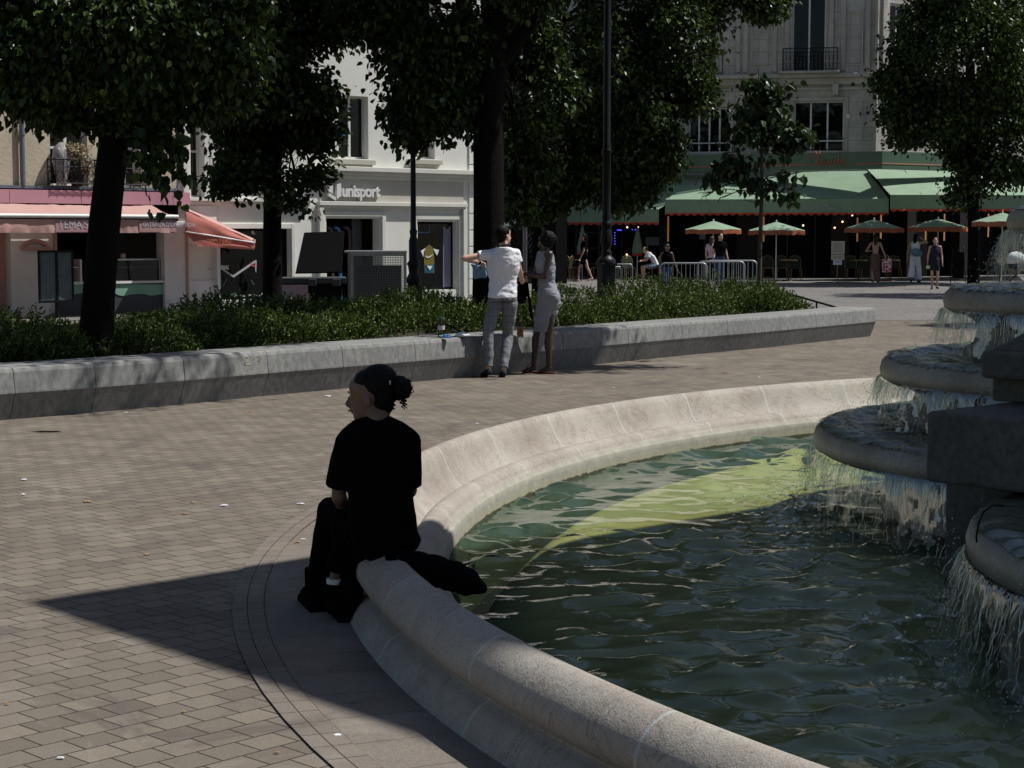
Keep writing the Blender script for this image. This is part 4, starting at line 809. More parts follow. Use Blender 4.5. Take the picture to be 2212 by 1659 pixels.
# awnings
aw = thing('shop_awning', 'faded pink retractable awning with white bar above the cake shop counter', 'awning')
xa, xb = -260, 395; nrm = 1.35
def awn(F, mb, u0, u1, zt, n0, zb, n1, wav=.02, k_=60, m_=6):
    vs = []
    for i in range(m_ + 1):
        for j in range(k_ + 1):
            t = i / m_; u = u0 + (u1 - u0) * j / k_; sag = -.05 * math.sin(math.pi * t); w_ = wav * noise.noise(Vector((u * 1.6 + t * 1.5, t * 2, 3.3))) + wav * .5 * noise.noise(Vector((u * 5 + t * 3, t, 1)))
            vs.append(F.pt(u, zt + (zb - zt) * t + sag + w_, n0 + (n1 - n0) * t))
    fs = [(i * (k_ + 1) + j, i * (k_ + 1) + j + 1, (i + 1) * (k_ + 1) + j + 1, (i + 1) * (k_ + 1) + j) for i in range(m_) for j in range(k_)]; mb.add(vs, fs, 0, True); return mb
u0, u1 = FL.ux(-260), FL.px(383, 467, nrm)[0]; zbar = FL.px(200, 467, nrm)[1]; zfr = FL.px(200, 474, nrm)[1]; zvb = FL.px(200, 503, nrm)[1]
mb = MB(); awn(FL, mb, u0, u1, zf0 - .02, .3, zbar + .03, nrm, .035, 90); mb.build('canopy', M['awnp'], aw)
mb = MB(); mb.tube([FL.pt(u0, zbar, nrm + .02), FL.pt(u1, zbar, nrm + .02)], .045, 10); mb.build('front_bar', M['white'], aw)
def valance(F, mb, u0, u1, zt, zb, n, wav=.02, k_=120, scal=0, per=.3):
    vs = []
    for i in range(5):
        for j in range(k_ + 1):
            t = i / 4; u = u0 + (u1 - u0) * j / k_; zz = zt + (zb - zt) * t
            if scal and i == 4: zz -= scal * abs(math.sin(u / per * math.pi))
            vs.append(F.pt(u, zz, n + wav * t * noise.noise(Vector((u * 3, t, 7))) + wav * .5 * t * noise.noise(Vector((u * 9, t, 2)))))
    mb.add(vs, [(i * (k_ + 1) + j, i * (k_ + 1) + j + 1, (i + 1) * (k_ + 1) + j + 1, (i + 1) * (k_ + 1) + j) for i in range(4) for j in range(k_)], 0, True); return mb
mb = MB(); valance(FL, mb, u0, u1 - .03, zfr, zvb, nrm + .0, .05); va = mb.build('valance', M['awnp'], aw)
M['greyprint'] = flat('grey_print', (.42, .40, .42), .8)
mb = MB(); [mb.prism([FL.pt(FL.px(a_, 480, nrm)[0], zvb + .02, nrm + .012), FL.pt(FL.px(b_, 480, nrm)[0], zvb + .02, nrm + .012), FL.pt(FL.px(b_, 480, nrm)[0], zfr - .01, nrm + .012), FL.pt(FL.px(a_, 480, nrm)[0], zfr - .01, nrm + .012)], FL.n * .004) for a_, b_ in ((119, 203), (300, 380))]; mb.build('band', flat('dusty_pink', (.42, .24, .24), .85), va)
M['greylt'] = flat('light_grey_print', (.50, .49, .52), .8)
uu = FL.px(124, 480, nrm)[0]; text("TEMA'S CAKE", .235, FL, uu, zvb + .09, nrm + .022, M['greylt'], va, .003, sx=.92)
uu = FL.px(306, 480, nrm)[0]; text("GÂTEAUX D'EXCEPTION", .13, FL, uu, zvb + .13, nrm + .022, M['greylt'], va, .003, sx=.9)
sa = thing('side_awning', 'coral side awning slanting down at the right end of the cake shop', 'awning')
A = P(383, 439, 39.6); Bp = P(400, 437, 40.2); Cp = P(549, 516, 41.6); Dp = P(545, 520, 40.4); Ep = P(400, 452, 38.5)
def patch(mb, a, b, c, d, wv=.03, k_=16, m_=6, seed=0):
    vs = []; nn = (b - a).cross(d - a).normalized()
    for i in range(m_ + 1):
        for j in range(k_ + 1): s1 = j / k_; t = i / m_; p = a.lerp(b, s1).lerp(d.lerp(c, s1), t); vs.append(p + nn * wv * (noise.noise(Vector((s1 * 3 + seed, t * 2, 0))) - 1.2 * math.sin(math.pi * t) * .5))
    mb.add(vs, [(i * (k_ + 1) + j, i * (k_ + 1) + j + 1, (i + 1) * (k_ + 1) + j + 1, (i + 1) * (k_ + 1) + j) for i in range(m_) for j in range(k_)], 0, True)
mb = MB(); patch(mb, A, Cp, Dp, Ep, .03); mb.build('canopy', M['awnp'], sa)
mb = MB(); patch(mb, Ep, Dp, P(548, 524, 40.3), P(400, 500, 38.5), .06, seed=3); patch(mb, P(392, 500, 38.6), P(548, 524, 40.35), P(549, 540, 40.35), P(428, 532, 38.9), .05, seed=9); mb.build('underside', M['awnc'], sa)
FS = Fr(P(440, 520, 38.7), (P(548, 520, 40.28) - P(440, 520, 38.7)).to_2d()); text("TEMA'S CAKE", .2, FS, .95, P(440, 524, 38.7).z - .06, .05, flat('dark_coral', (.42, .11, .07), .9), sa, .002, sx=-.75)
mb = MB(); mb.tube([P(400, 500, 38.52), P(548, 524, 40.25)], .02, 6); mb.tube([P(549, 517, 40.3), P(549, 525, 40.3)], .03, 6); mb.build('arm', M['white'], sa)
# ---- white building with the sports shop
wb = thing('white_building', 'white rendered building with sports shop windows and moulded cornice', 'building')
zA = UZ(500, 431)[1]; uD = FL.ux(668)
hs = [hole(FL, 414, 441, 120, 428), hole(FL, 510, 566, 120, 424), hole(FL, 733, 797, 207, 343), hole(FL, 888, 940, 207, 343)]
zc = hs[1][3]; tops = [(h[0], h[1], h[2] + 3.4 * q, h[3] + 3.4 * q) for h in hs[2:] for q in (1, 2, 3)] + [(h[0], h[1], h[2] + 3.2 * q, h[3] + 3.2 * q) for h in hs[:2] for q in (1, 2, 3)]
door = hole(FL, 705, 820, 472, 700); door = (door[0], door[1], 0.02, door[3]); wr = hole(FL, 902, 986, 479, 640); wr = (wr[0], wr[1], .35, wr[3]); wl_ = hole(FL, 472, 627, 494, 662); wl_ = (FL.ux(470), wl_[1], .25, wl_[3])
mb = MB(); FL.wall(mb, uB + .005, uC, 0, 17, hs + tops + [door, wr, wl_], .28); FL.box(mb, uB + .005, uC, 17, 17.4, -6, .35); q0 = [FL.pt(uC, 0, 0), FL.pt(uC, 0, -9), FL.pt(uC, 17, -9), FL.pt(uC, 17, 0)]; mb.quad(*q0); FL.box(mb, uB, uC, 0, 17, -6.1, -6.0); mb.build('wall', M['plaster'], wb)
for h in hs[:2]: window(FL, wb, *h, mull=0, rails=(.33,), fw=.06)
for h in tops: window(FL, wb, *h, mull=1)
w1 = window(FL, wb, *hs[2], mull=1, fw=.05); window(FL, wb, *hs[3], mull=1, fw=.05)
poly(FL, [(733, 290), (748, 290), (760, 290), (760, 292), (733, 292)], -.19, M['blue'], w1); poly(FL, [(736, 306), (741, 309), (742, 305), (742, 312), (736, 312)], -.19, M['white'], w1); poly(FL, [(736, 318), (742, 318), (739, 322)], -.19, M['white'], w1)
mb = MB(); FL.box(mb, FL.ux(427), FL.ux(428.5), hs[0][2] + .1, hs[0][3], -.2, -.19); mb.build('cord', M['gold'], wb)
mb = MB()
for x0, x1 in ((726, 806), (879, 950)):
    u0, u1 = FL.ux(x0), FL.ux(x1); zz = UZ((x0 + x1) / 2, 345)[1]; FL.box(mb, u0, u1, zz - .12, zz, 0, .14); FL.box(mb, u0 + .06, u1 - .06, zz - .17, zz - .12, 0, .08)
mb.build('window_sill', M['plaster_grey'], wb, .01)
mb = MB()  # cornices and mouldings
z1 = UZ(880, 372)[1]; FL.box(mb, uD, uC - .25, z1 - .03, z1 + .09, 0, .22); FL.box(mb, uD, uC - .25, z1 - .12, z1 - .03, 0, .13); FL.box(mb, uD, uC - .25, z1 - .2, z1 - .12, 0, .06)
FL.box(mb, uB, uD - .01, zA - .05, zA + .03, 0, .16); FL.box(mb, uB, uD - .01, zA - .13, zA - .05, 0, .08)
for x in (398, 443, 455, 497, 571): u_ = FL.ux(x); FL.box(mb, u_ - .05, u_ + .09, zA + .05, 9, 0, .09)
mb.build('cornice', M['trim'], wb, .012)
z2 = UZ(900, 438)[1]; u0, u1 = FL.ux(685), FL.ux(1004)
mb = MB(); FL.box(mb, u0, u1, z2 - .10, z2 + .0, 0, .13); FL.box(mb, u0 + .02, u1 - .02, z2 - .15, z2 - .1, 0, .08); FL.box(mb, u1 - .13, u1, .1, z2 - .15, 0, .11); FL.box(mb, u0, u0 + .13, .1, z2 - .15, 0, .11)
for h in (door, wr): FL.box(mb, h[0] - .17, h[0] - .05, .1, h[3] + .17, 0, .05); FL.box(mb, h[1] + .05, h[1] + .17, .1, h[3] + .17, 0, .05); FL.box(mb, h[0] - .05, h[1] + .05, h[3] + .05, h[3] + .17, 0, .05)
h = wl_; FL.box(mb, h[1] + .0, h[1] + .1, .1, h[3] + .12, 0, .06); FL.box(mb, h[0], h[1], h[3] + .0, h[3] + .12, 0, .06); mb.build('moulding', M['trim'], wb, .01)
mb = MB(); FL.box(mb, FL.ux(690), FL.ux(1000), z2 + .002, z1 - .2, 0, .03); mb.build('sign_band', M['plaster_grey'], wb)
mb = MB()
for i in range(22): zz = .2 + i * .42; u_ = FL.ux(1012); FL.box(mb, u_, uC - .0, zz, zz + .39, 0, .035)
mb.build('quoins', M['plaster'], wb, .008)
mb = MB(); FL.box(mb, uC - .52, uC - .22, UZ(1070, 470)[1], UZ(1070, 444)[1], .04, .055); mb.build('street_plate', M['blue'], wb)
# sign letters and shield
zt = UZ(780, 425)[1]; sg = text('unisport', .40, FL, FL.ux(733), zt, .075, M['white'], wb, .05, 'sign_letters', sx=.93, space=.92, bold=.012)
tag(sg, 'raised white letters and shield of the sports shop sign')
for pts in ([(703, 398), (712, 401), (712, 418), (703, 413)], [(721, 398), (730, 396), (730, 424), (721, 430)], [(703, 417), (719, 426), (719, 434), (703, 423)]): poly(FL, pts, .04, M['white'], sg, 'shield', .09)
# left shop window with graphics
def backing(h, n=-.3): mb = MB(); FL.box(mb, h[0] - .02, h[1] + .02, h[2] - .05, h[3] + .02, n - .7, n - .65); mb.build('room', M['dark'], wb)
w = window(FL, wb, *wl_, .2, 0, back=False, fm='dark'); backing(wl_); S = lambda pts, m, th=.006: poly(FL, pts, -.17, M[m], w, 'print', th)
S([(477, 571), (512, 595), (560, 562), (562, 566), (513, 600), (476, 575)], 'greyprint'); S([(560, 562), (563, 562), (562, 590), (560, 585)], 'greyprint'); S([(473, 571), (481, 568), (478, 574), (473, 576)], 'mag'); S([(548, 567), (558, 573), (560, 578), (552, 574)], 'red')
S([(497, 603), (499, 603), (480, 640), (478, 640)], 'fasg'); S([(550, 605), (552, 605), (558, 615), (557, 616)], 'fasg'); S([(505, 636), (520, 632), (518, 640), (506, 642)], 'fasg'); S([(516, 655), (522, 651), (530, 652), (545, 650), (562, 653), (563, 658), (516, 658)], 'mag')
S([(551, 498), (558, 498), (556, 502), (561, 506), (553, 506)], 'paper'); S([(600, 499), (612, 499), (610, 502), (615, 506), (600, 506)], 'paper')
S([(598, 508), (610, 507), (611, 600), (598, 602)], 'greyprint'); S([(612, 540), (615, 540), (615, 562), (612, 562)], 'blue'); S([(612, 562), (615, 562), (615, 590), (612, 590)], 'mag')
text('MERCURIAL', .13, FL, FL.ux(448), UZ(470, 582)[1], .02, M['white'], w, .003, shear=.3, sx=.8, bold=.004); text('unisportstore.fr', .155, FL, FL.ux(512), UZ(540, 644)[1], -.16, M['white'], w, .003, sx=.85)
def swoosh(cx, cy, s_, n, m, par):
    up_ = [(-1, -.05), (-.85, .25), (-.55, .4), (-.1, .3), (.4, -.05), (1, -.55)]; lo = [(.4, -.3), (-.2, .02), (-.55, .1), (-.78, .0), (-.85, -.2)]
    poly(FL, [(cx + a_ * s_, cy + b_ * s_) for a_, b_ in up_ + lo], n, m, par, 'emblem')
swoosh(604.5, 575, 4, -.155, M['white'], w); S([(597, 573), (601, 570), (600, 576), (598, 579)], 'white', .012); S([(608, 570), (612, 573), (611, 579), (609, 576)], 'white', .012); S([(601, 583), (608, 583), (604.5, 588)], 'white', .012)
# doorway with curved benches
backing(door, -.5); 
for x, m_ in ((726, 'darkwood'), (743, 'blue'), (764, 'darkwood')):
    mb = MB(); pts = [FL.pt(FL.ux(x + 6 + 9 * math.sin(t)), UZ(x, 491)[1] - .17 * (1 - math.cos(t)), -.45) for t in np.linspace(-.4, math.pi / 2, 8)] + [FL.pt(FL.ux(x + 15), .1, -.45)]; mb.tube(pts, .045, 6); mb.build('display_hoop', M[m_] if m_ == 'blue' else mat('dusty_rose', (.10, .05, .05), .6), wb)
mb = MB(); FL.box(mb, FL.ux(798), FL.ux(818), .02, door[3], -.75, -.7); mb.build('door_leaf', M['zinc'], wb)
# right shop window
w = window(FL, wb, *wr, .2, 0, back=False, fm='dark'); backing(wr); S = lambda pts, m, th=.006, n=-.17: poly(FL, pts, n, M[m] if isinstance(m, str) else m, w, 'print', th)
ol = flat('olive_print', (.16, .13, .02), .7)
S([(966, 488), (975, 496), (984, 484), (984, 633), (966, 633)], flat('lilac_print', (.20, .20, .27), .7)); S([(904, 500), (930, 502), (936, 500), (936, 488), (937, 488), (937, 503), (904, 503)], 'blue')
S([(928, 535), (936, 528), (944, 535), (947, 560), (947, 590), (925, 590), (925, 555)], ol); S([(926, 572), (947, 572), (945, 588), (940, 590), (930, 590), (926, 586)], flat('teal_print', (.01, .09, .16)), .006, -.16)
S([(918, 542), (928, 536), (924, 545), (923, 555)], 'white', .012); S([(944, 537), (957, 540), (953, 552), (950, 548)], 'white', .012); S([(930, 574), (942, 575), (936, 584)], 'white', .012, -.15); swoosh(936.5, 554, 9, -.155, M['white'], w)
S([(950, 630), (962, 626), (980, 629), (985, 634), (950, 634)], flat('lime_print', (.10, .35, .03)))
# dark shop between the buildings
ds = thing('dark_shop', 'dark fronted shop in the shaded gap between the white building and the cafe', 'shop')
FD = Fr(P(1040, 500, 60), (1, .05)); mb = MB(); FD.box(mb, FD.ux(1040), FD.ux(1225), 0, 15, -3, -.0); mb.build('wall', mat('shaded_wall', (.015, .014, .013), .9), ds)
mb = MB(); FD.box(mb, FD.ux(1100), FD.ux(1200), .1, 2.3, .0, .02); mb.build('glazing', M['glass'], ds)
sb = MB(); u0, u1 = FD.ux(1087), FD.ux(1160); FD.box(sb, u0, u1, FD.px(1110, 488)[1], FD.px(1110, 465)[1], .05, .12); s_ = sb.build('sign_board', flat('sign_white', (.55, .56, .52)), ds)
text('150 PC store', .20, FD, FD.ux(1101), FD.px(1110, 479)[1], .13, M['dark'], s_, .003); text('your reseller, repair', .09, FD, FD.ux(1101), FD.px(1110, 485)[1], .13, M['dark'], s_, .003)
mb = MB(); c = FD.pt(FD.ux(1094), FD.px(1094, 476)[1], .13); mb.tube([c, c + FD.n * .01], .1, 16); mb.build('emblem', M['dark'], s_); text('v', .16, FD, FD.ux(1092.2), FD.px(1094, 478)[1], .145, M['white'], s_, .002)
for i in range(6):
    mb = MB(); a_ = FD.pt(FD.ux(1134 + i * 2.5), FD.px(1134, 510 + i * 9)[1], .06); mb.tube([a_, a_ + FD.u * .18 + Vector((0, 0, .3))], .008, 4); mb.build('wall_bracket', M['steel'], ds) if i == 0 else mb.build('wall_bracket', M['zinc'], ds)
# ================================================================ CAFE BUILDING
def ashlar():
    m, nt, out = newmat('ashlar_stone'); b = N(nt, 'ShaderNodeBsdfPrincipled', i_Roughness=.9); tc = N(nt, 'ShaderNodeTexCoord'); mp = N(nt, 'ShaderNodeMapping'); mp.inputs['Rotation'].default_value = (R(-90), 0, 0); L(nt, tc.outputs['Object'], mp.inputs[0])
    br = N(nt, 'ShaderNodeTexBrick'); L(nt, mp.outputs[0], br.inputs['Vector']); br.inputs['Scale'].default_value = 1; br.inputs['Brick Width'].default_value = 1.1; br.inputs['Row Height'].default_value = .48; br.inputs['Mortar Size'].default_value = .008; br.inputs['Mortar Smooth'].default_value = .3
    br.inputs['Color1'].default_value = (.52, .49, .44, 1); br.inputs['Color2'].default_value = (.46, .43, .385, 1); br.inputs['Mortar'].default_value = (.17, .155, .14, 1)
    n1 = N(nt, 'ShaderNodeTexNoise', i_Scale=.8, i_Detail=8, i_Roughness=.7); L(nt, tc.outputs['Object'], n1.inputs[0]); st_ = N(nt, 'ShaderNodeTexNoise', i_Scale=1., i_Detail=5); mp2 = N(nt, 'ShaderNodeMapping'); mp2.inputs['Scale'].default_value = (4, 4, .4); L(nt, tc.outputs['Object'], mp2.inputs[0]); L(nt, mp2.outputs[0], st_.inputs[0])
    c = mixc(nt, math_(nt, 'MULTIPLY', ramp(nt, n1.outputs[0], .42, .7), .7), br.outputs[0], (.20, .18, .16)); c = mixc(nt, math_(nt, 'MULTIPLY', ramp(nt, st_.outputs[0], .55, .75), .5), c, (.15, .135, .12)); L(nt, c, b.inputs['Base Color']); L(nt, b.outputs[0], out.inputs[0]); return m
M['ashlar'] = ashlar()
cb_ = thing('cafe_building', 'weathered stone corner building with iron balcony over the green cafe', 'building')
a0_, a1_ = P(1430, 500, 68.3), P(1887, 500, 66.8); FC = Fr(a0_, (a1_ - a0_).to_2d()); FQ = Fr(P(1887, 500, 66.8), (1, .75)); uc1 = FC.ux(1887)
def hC(F, a, b, c, d): return (F.ux(a), F.ux(b), F.px((a + b) / 2, d)[1], F.px((a + b) / 2, c)[1])
ZG = 4.0
h1 = hC(FC, 1485, 1574, 232, 330); h2 = hC(FC, 1712, 1820, 218, 328); h3 = hC(FC, 1706, 1778, -60, 160); h4 = hC(FC, 1500, 1545, -60, 160); up = [(h[0], h[1], h[2] + 3.6, h[3] + 3.2) for h in (h3, h4)]
mb = MB(); FC.box(mb, FC.ux(1150), uc1, ZG - 4, 19, -9.1, -9.); FC.box(mb, FC.ux(1150), uc1, 19, 19.2, -9., .3); FQ.box(mb, .4, 22, 19, 19.19, -9., .3); FQ.box(mb, 5., 22, 0, 19, -9.1, -9.); FQ.box(mb, 21.9, 22, 0, 19, -9., -.1); FC.wall(mb, FC.ux(1150), uc1, ZG, 19, [h1, h2, h3, h4] + up, .35); q = uc1
j1 = hC(FQ, 1914, 1962, 245, 325); j2 = hC(FQ, 2030, 2085, 250, 326); j3 = hC(FQ, 2150, 2195, 255, 328); j4 = (j1[0], j1[1], j1[2] + 3.6, j1[3] + 4.1); j5 = (j2[0], j2[1], j2[2] + 3.6, j2[3] + 4.1); FQ.wall(mb, 0, 22, ZG, 19, [j1, j2, j3, j4, j5], .35); mb.build('wall', M['ashlar'], cb_)
mb = MB(); zb1, zb2 = FC.px(1700, 190)[1], FC.px(1700, 164)[1]
FC.box(mb, FC.ux(1150), uc1 + .2, zb2 - .1, zb2 + .05, .0, .32); FC.box(mb, FC.ux(1150), uc1 + .1, zb2 - .35, zb2 - .1, .0, .14); FC.box(mb, FC.ux(1150), uc1 + .1, zb1 - .1, zb1 + .0, .0, .10); FQ.box(mb, .02, 22, zb2 - .1, zb2 + .05, .0, .3); FQ.box(mb, .02, 22, zb2 - .35, zb2 - .1, .0, .13)
for x in (1684, 1800): u_ = FC.ux(x); FC.box(mb, u_ - .11, u_ + .11, zb2 - .75, zb2 - .35, .14, .36)
FC.box(mb, FC.ux(1680), FC.ux(1808), zb2 + .052, zb2 + .14, .0, .55)
for x in (1590, 1606, 1668, 1695, 1789, 1815, 1868): u_ = FC.ux(x); FC.box(mb, u_ - .09, u_ + .09, zb2 + .15, 18.9, .0, .09)
for x0, x1 in ((1618, 1656), (1826, 1858)):
    u0, u1 = FC.ux(x0), FC.ux(x1); z0, z1 = FC.px(x0, 142)[1], FC.px(x0, 25)[1]
    FC.box(mb, u0, u0 + .06, z0, z1, 0, .05); FC.box(mb, u1 - .06, u1, z0, z1, 0, .05); FC.box(mb, u0 + .06, u1 - .06, z0, z0 + .06, 0, .05); FC.box(mb, u0 + .06, u1 - .06, z1 - .06, z1, 0, .05)
for u_ in (.35, 2.4, 4.6, 6.8, 9): FQ.box(mb, u_ - .12, u_ + .12, zb2 + .06, 18.9, 0, .1)
for h in (h1, h2): FC.box(mb, h[0] - .14, h[0], h[2], h[3] + .14, 0, .06); FC.box(mb, h[1], h[1] + .14, h[2], h[3] + .14, 0, .06); FC.box(mb, h[0], h[1], h[3], h[3] + .14, 0, .06)
mb.build('cornice', M['stonef'], cb_, .02)
window(FC, cb_, *h1, .3, 3, rails=(.22,)); window(FC, cb_, *h2, .3, 2, rails=(.22,)); window(FC, cb_, *h3, .3, 1, rails=(.8,)); window(FC, cb_, *h4, .3, 1)
for h in up: window(FC, cb_, *h, .3, 1)
for h in (j1, j2, j3, j4, j5): window(FQ, cb_, *h, .3, 1, rails=(.22,))
for h, F in ((h1, FC), (h2, FC), (j1, FQ), (j2, FQ)):
    mb = MB(); 
    for t in (.05, .18, .26): zz = h[2] + (h[3] - h[2]) * t; mb.tube([F.pt(h[0], zz, -.05), F.pt(h[1], zz, -.05)], .012, 5)
    mb.build('guard_rail', M['iron'], cb_)
railing(FC, cb_, FC.ux(1687), FC.ux(1803), zb2 + .14, FC.px(1745, 104, .5)[1], .52, step=.14); railing(FC, cb_, FC.ux(1492), FC.ux(1558), zb2 + .05, FC.px(1525, 108, .3)[1], .3, step=.12, curls=False)
mb = MB(); pz = FC.pt(uc1, 0, .12); mb.tube([pz + Vector((0, 0, ZG + .9)), pz + Vector((0, 0, 18.8))], .07, 8); mb.build('drainpipe', M['stonef'], cb_); mb = MB(); FC.box(mb, FC.ux(1824), FC.ux(1832), FC.px(1828, 256)[1], FC.px(1828, 247)[1], 0, .08); mb.build('junction_box', M['white'], cb_)
mb = MB(); [mb.tube([FC.pt(FC.ux(1828), FC.px(1828, 256)[1], .03), FC.pt(FC.ux(1827), FC.px(1828, 300)[1], .03), FC.pt(FC.ux(1833), FC.px(1828, 325)[1], .03)], .012, 4)]; mb.build('wire', M['white'], cb_)
# ---- cafe front
cf = thing('cafe', 'dark cafe front with green fascia board and warm lights inside', 'cafe')
mb = MB(); FC.box(mb, FC.ux(1150), uc1, 0, ZG, -.6, -.5); FQ.box(mb, 0, 22, 0, ZG, -.6, -.5); mb.build('back_wall', M['dark'], cf)
for x0, x1 in ((1425, 1445), (1592, 1640), (1795, 1835), (1858, 1880)): mb = MB(); FC.box(mb, FC.ux(x0), FC.ux(x1), 0, ZG, -.5, .1); mb.build('column', M['darkwood'], cf)
for u_ in (1.8, 4.9, 8., 11.): mb = MB(); FQ.box(mb, u_, u_ + .5, 0, ZG, -.5, .1); mb.build('column', M['darkwood'], cf)
mb = MB()
for x in (1340, 1520, 1700, 1760, 1850): mb = MB(); FC.box(mb, FC.ux(x) - .02, FC.ux(x) + .02, 0, ZG, -.48, -.44); mb.build('glazing_bar', M['plasticg'], cf)
if 1: mb = MB(); FC.box(mb, FC.ux(1240), FC.ux(1243), 0, 2.4, -.4, -.34); FC.box(mb, FC.ux(1290), FC.ux(1293), 0, 2.4, -.4, -.34); FC.box(mb, FC.ux(1265), FC.ux(1268), 0, 2.4, -.4, -.34); [FC.box(mb, FC.ux(1243), FC.ux(1290), zz, zz + .05, -.42, -.36) for zz in (.6, 1.2, 1.8, 2.35)]
mb.build('door_frame', M['plasticg'], cf)
M['lamp'] = flat('lamp_glow', (1, .7, .3), emit=((1, .62, .25), 2.2)); M['led'] = flat('blue_led', (.1, .1, 1), emit=((.08, .08, 1), 1.6)); M['strip'] = flat('gold_strip', (.45, .25, .06), emit=((1, .5, .15), .10))
for x, y in ((1355, 491), (1399, 550), (1354, 550), (1378, 491), (1735, 487), (1803, 492), (1990, 492), (1841, 465), (1820, 479)):
    mb = MB(); mb.ell(FC.pt(*FC.px(x, y, .3), .3) if x < 1887 else FQ.pt(*FQ.px(x, y, .3), .3), .035, n=8); mb.build('bulb', M['lamp'], cf)
led = [(1334 + i * 2.6, 497) for i in range(4)] + [(1328, 503 + i * 6) for i in range(5)] + [(1366, 496), (1372, 496)]
for x, y in led: mb = MB(); mb.ell(FC.pt(*FC.px(x, y, .1), .1), .02, n=6); mb.build('led_light', M['led'], cf)
for x, y0_, y1_ in ((1852, 470, 522), (1444, 467, 522), (1650, 468, 522), (2034, 462, 520), (2129, 462, 512), (1897, 462, 515), (1994, 478, 520)):
    F = FC if x < 1887 else FQ; mb = MB(); u_ = F.ux(x); F.box(mb, u_ - .03, u_ + .03, F.px(x, y1_, .12)[1], F.px(x, y0_, .12)[1], .11, .14); mb.build('light_strip', M['strip'], cf)
for x0, x1, y0_, y1_ in ((1395, 1424, 512, 530), (1511, 1524, 504, 517)): mb = MB(); fbox(mb, x0, x1, y0_, y1_, .0, .02, FC); mb.build('notice', M['zinc'], cf)
# fascia board
FB = Fr(P(1474, 500, 66.9), (P(1903, 500, 63.4) - P(1474, 500, 66.9)).to_2d()); FB2 = Fr(P(1903, 500, 63.4), (1, .62))
ub0, ub1 = FB.ux(1150), FB.ux(1903); zt1, zb_ = FB.px(1700, 331)[1], FB.px(1700, 368)[1]
mb = MB(); FB.box(mb, ub0, ub1, zb_, zt1, -.5, 0); mb.build('fascia', M['fasg'], cf); mb = MB(); FB2.box(mb, .0, 18, zb_ + .001, zt1 - .001, -.5, 0); mb.build('fascia', M['fasg'], cf)
mb = MB(); zr_ = FB.px(1850, 355)[1]; FB.box(mb, ub0, FB.ux(1740), zr_, zr_ + .035, .0, .012); FB.box(mb, FB.ux(1845), ub1, zr_, zr_ + .035, .0, .012); mb.build('red_line', flat('coral_line', (.55, .14, .10)), cf); mb = MB(); FB2.box(mb, .0, 18, zr_, zr_ + .035, .0, .012); mb.build('red_line', flat('salmon_line', (.6, .28, .2)), cf)
def script_word(F, u, z, s, n, m, par, r=.02):
    strokes = [[(.9, 1.5), (.75, 1.9), (.35, 1.8), (.0, 1.1), (-.05, .35), (.25, 0), (.7, .15), (1., .5), (1.25, 1.2), (1.35, 1.9), (1.2, 1.95), (1.12, 1.2), (1.15, .3), (1.35, .05), (1.6, .4), (1.95, .85), (1.65, .8), (1.5, .35), (1.65, .05), (1.95, .4), (2.05, .8), (2.0, .3), (2.15, .05), (2.4, .5), (2.5, .85), (2.45, .3), (2.6, .05), (2.85, .35), (2.98, .85), (2.93, .25), (3.05, .05), (3.3, .4), (3.7, .85), (3.4, .8), (3.25, .35), (3.4, .05), (3.75, .5), (4.0, 1.9), (3.85, .9), (3.85, .2), (4., .05), (4.25, .35), (4.6, .75), (4.45, .9), (4.28, .55), (4.35, .1), (4.6, .05), (4.95, .4)]]
    mb = MB()
    for st_ in strokes: mb.tube([F.pt(u + a_ * s, z + b_ * s, n) for a_, b_ in st_], r, 5)
    return mb.build('script_lettering', m, par)
script_word(FB, FB.ux(1748), FB.px(1790, 358)[1], (FB.ux(1828) - FB.ux(1748)) / 4.95, .03, flat('orange_script', (.62, .16, .09)), cf, .014)
# awnings
def canopy(lab, a, b, c, d, F, ua, ub, zt, zb, n, seams=0):
    t = thing('cafe_awning', lab, 'awning'); mb = MB(); patch(mb, a, b, c, d, .03, 40, 8, seed=ua); mb.build('canopy', M['awng'], t)
    mb = MB(); valance(F, mb, ua, ub, zt, zb, n, .03, 160); v_ = mb.build('valance', M['awng'], t); mb = MB(); valance(F, mb, ua, ub, zb + .01, zb - .02, n + .012, .03, 300, .07, .28); mb.build('scalloped_edge', M['red'], v_)
    mb = MB()
    for i in range(seams):
        s1 = (i + 1) / (seams + 1); p0, p1 = a.lerp(b, s1), d.lerp(c, s1); mb.tube([p0.lerp(p1, t_) + Vector((0, 0, .02 - .05 * math.sin(math.pi * t_))) for t_ in np.linspace(0.02, .98, 8)], .012, 4)
    if seams: mb.build('seam', M['awng'], t)
    return t, v_
nA = 3.4; ua, ub = FC.px(1437, 430, nA)[0], FC.px(1920, 430, nA)[0]; za = FC.px(1700, 430, nA)[1]
t, v_ = canopy('big green cafe awning with red scalloped edge and white lettering, facing the square', P(1530, 377, 67.2), P(1872, 368, 65.4), FC.pt(ub, za, nA), FC.pt(ua, za, nA), FC, ua, ub, za, FC.px(1700, 460, nA)[1], nA, 3)
zt_ = FC.px(1780, 453, nA)[1]; text('MADAME', .235, FC, FC.px(1733, 450, nA)[0], zt_, nA + .05, M['greylt'], v_, .004, sx=.62, bold=-.003); script_word(FC, FC.px(1780, 450, nA)[0], zt_, .16 * .62, nA + .05, M['greylt'], v_, .011)
FW = Fr(P(1176, 500, 66.5), (P(1423, 500, 65) - P(1176, 500, 66.5)).to_2d()); ua, ub = FW.ux(1176), FW.ux(1423); za = FW.px(1400, 452)[1]
canopy('left green cafe awning, lower and partly shaded, behind the lamp post', P(1150, 388, 71), P(1545, 377, 67.0), FW.pt(ub, za), FW.pt(ua, za), FW, ua, ub, za, FW.px(1400, 481)[1], 0, 4)
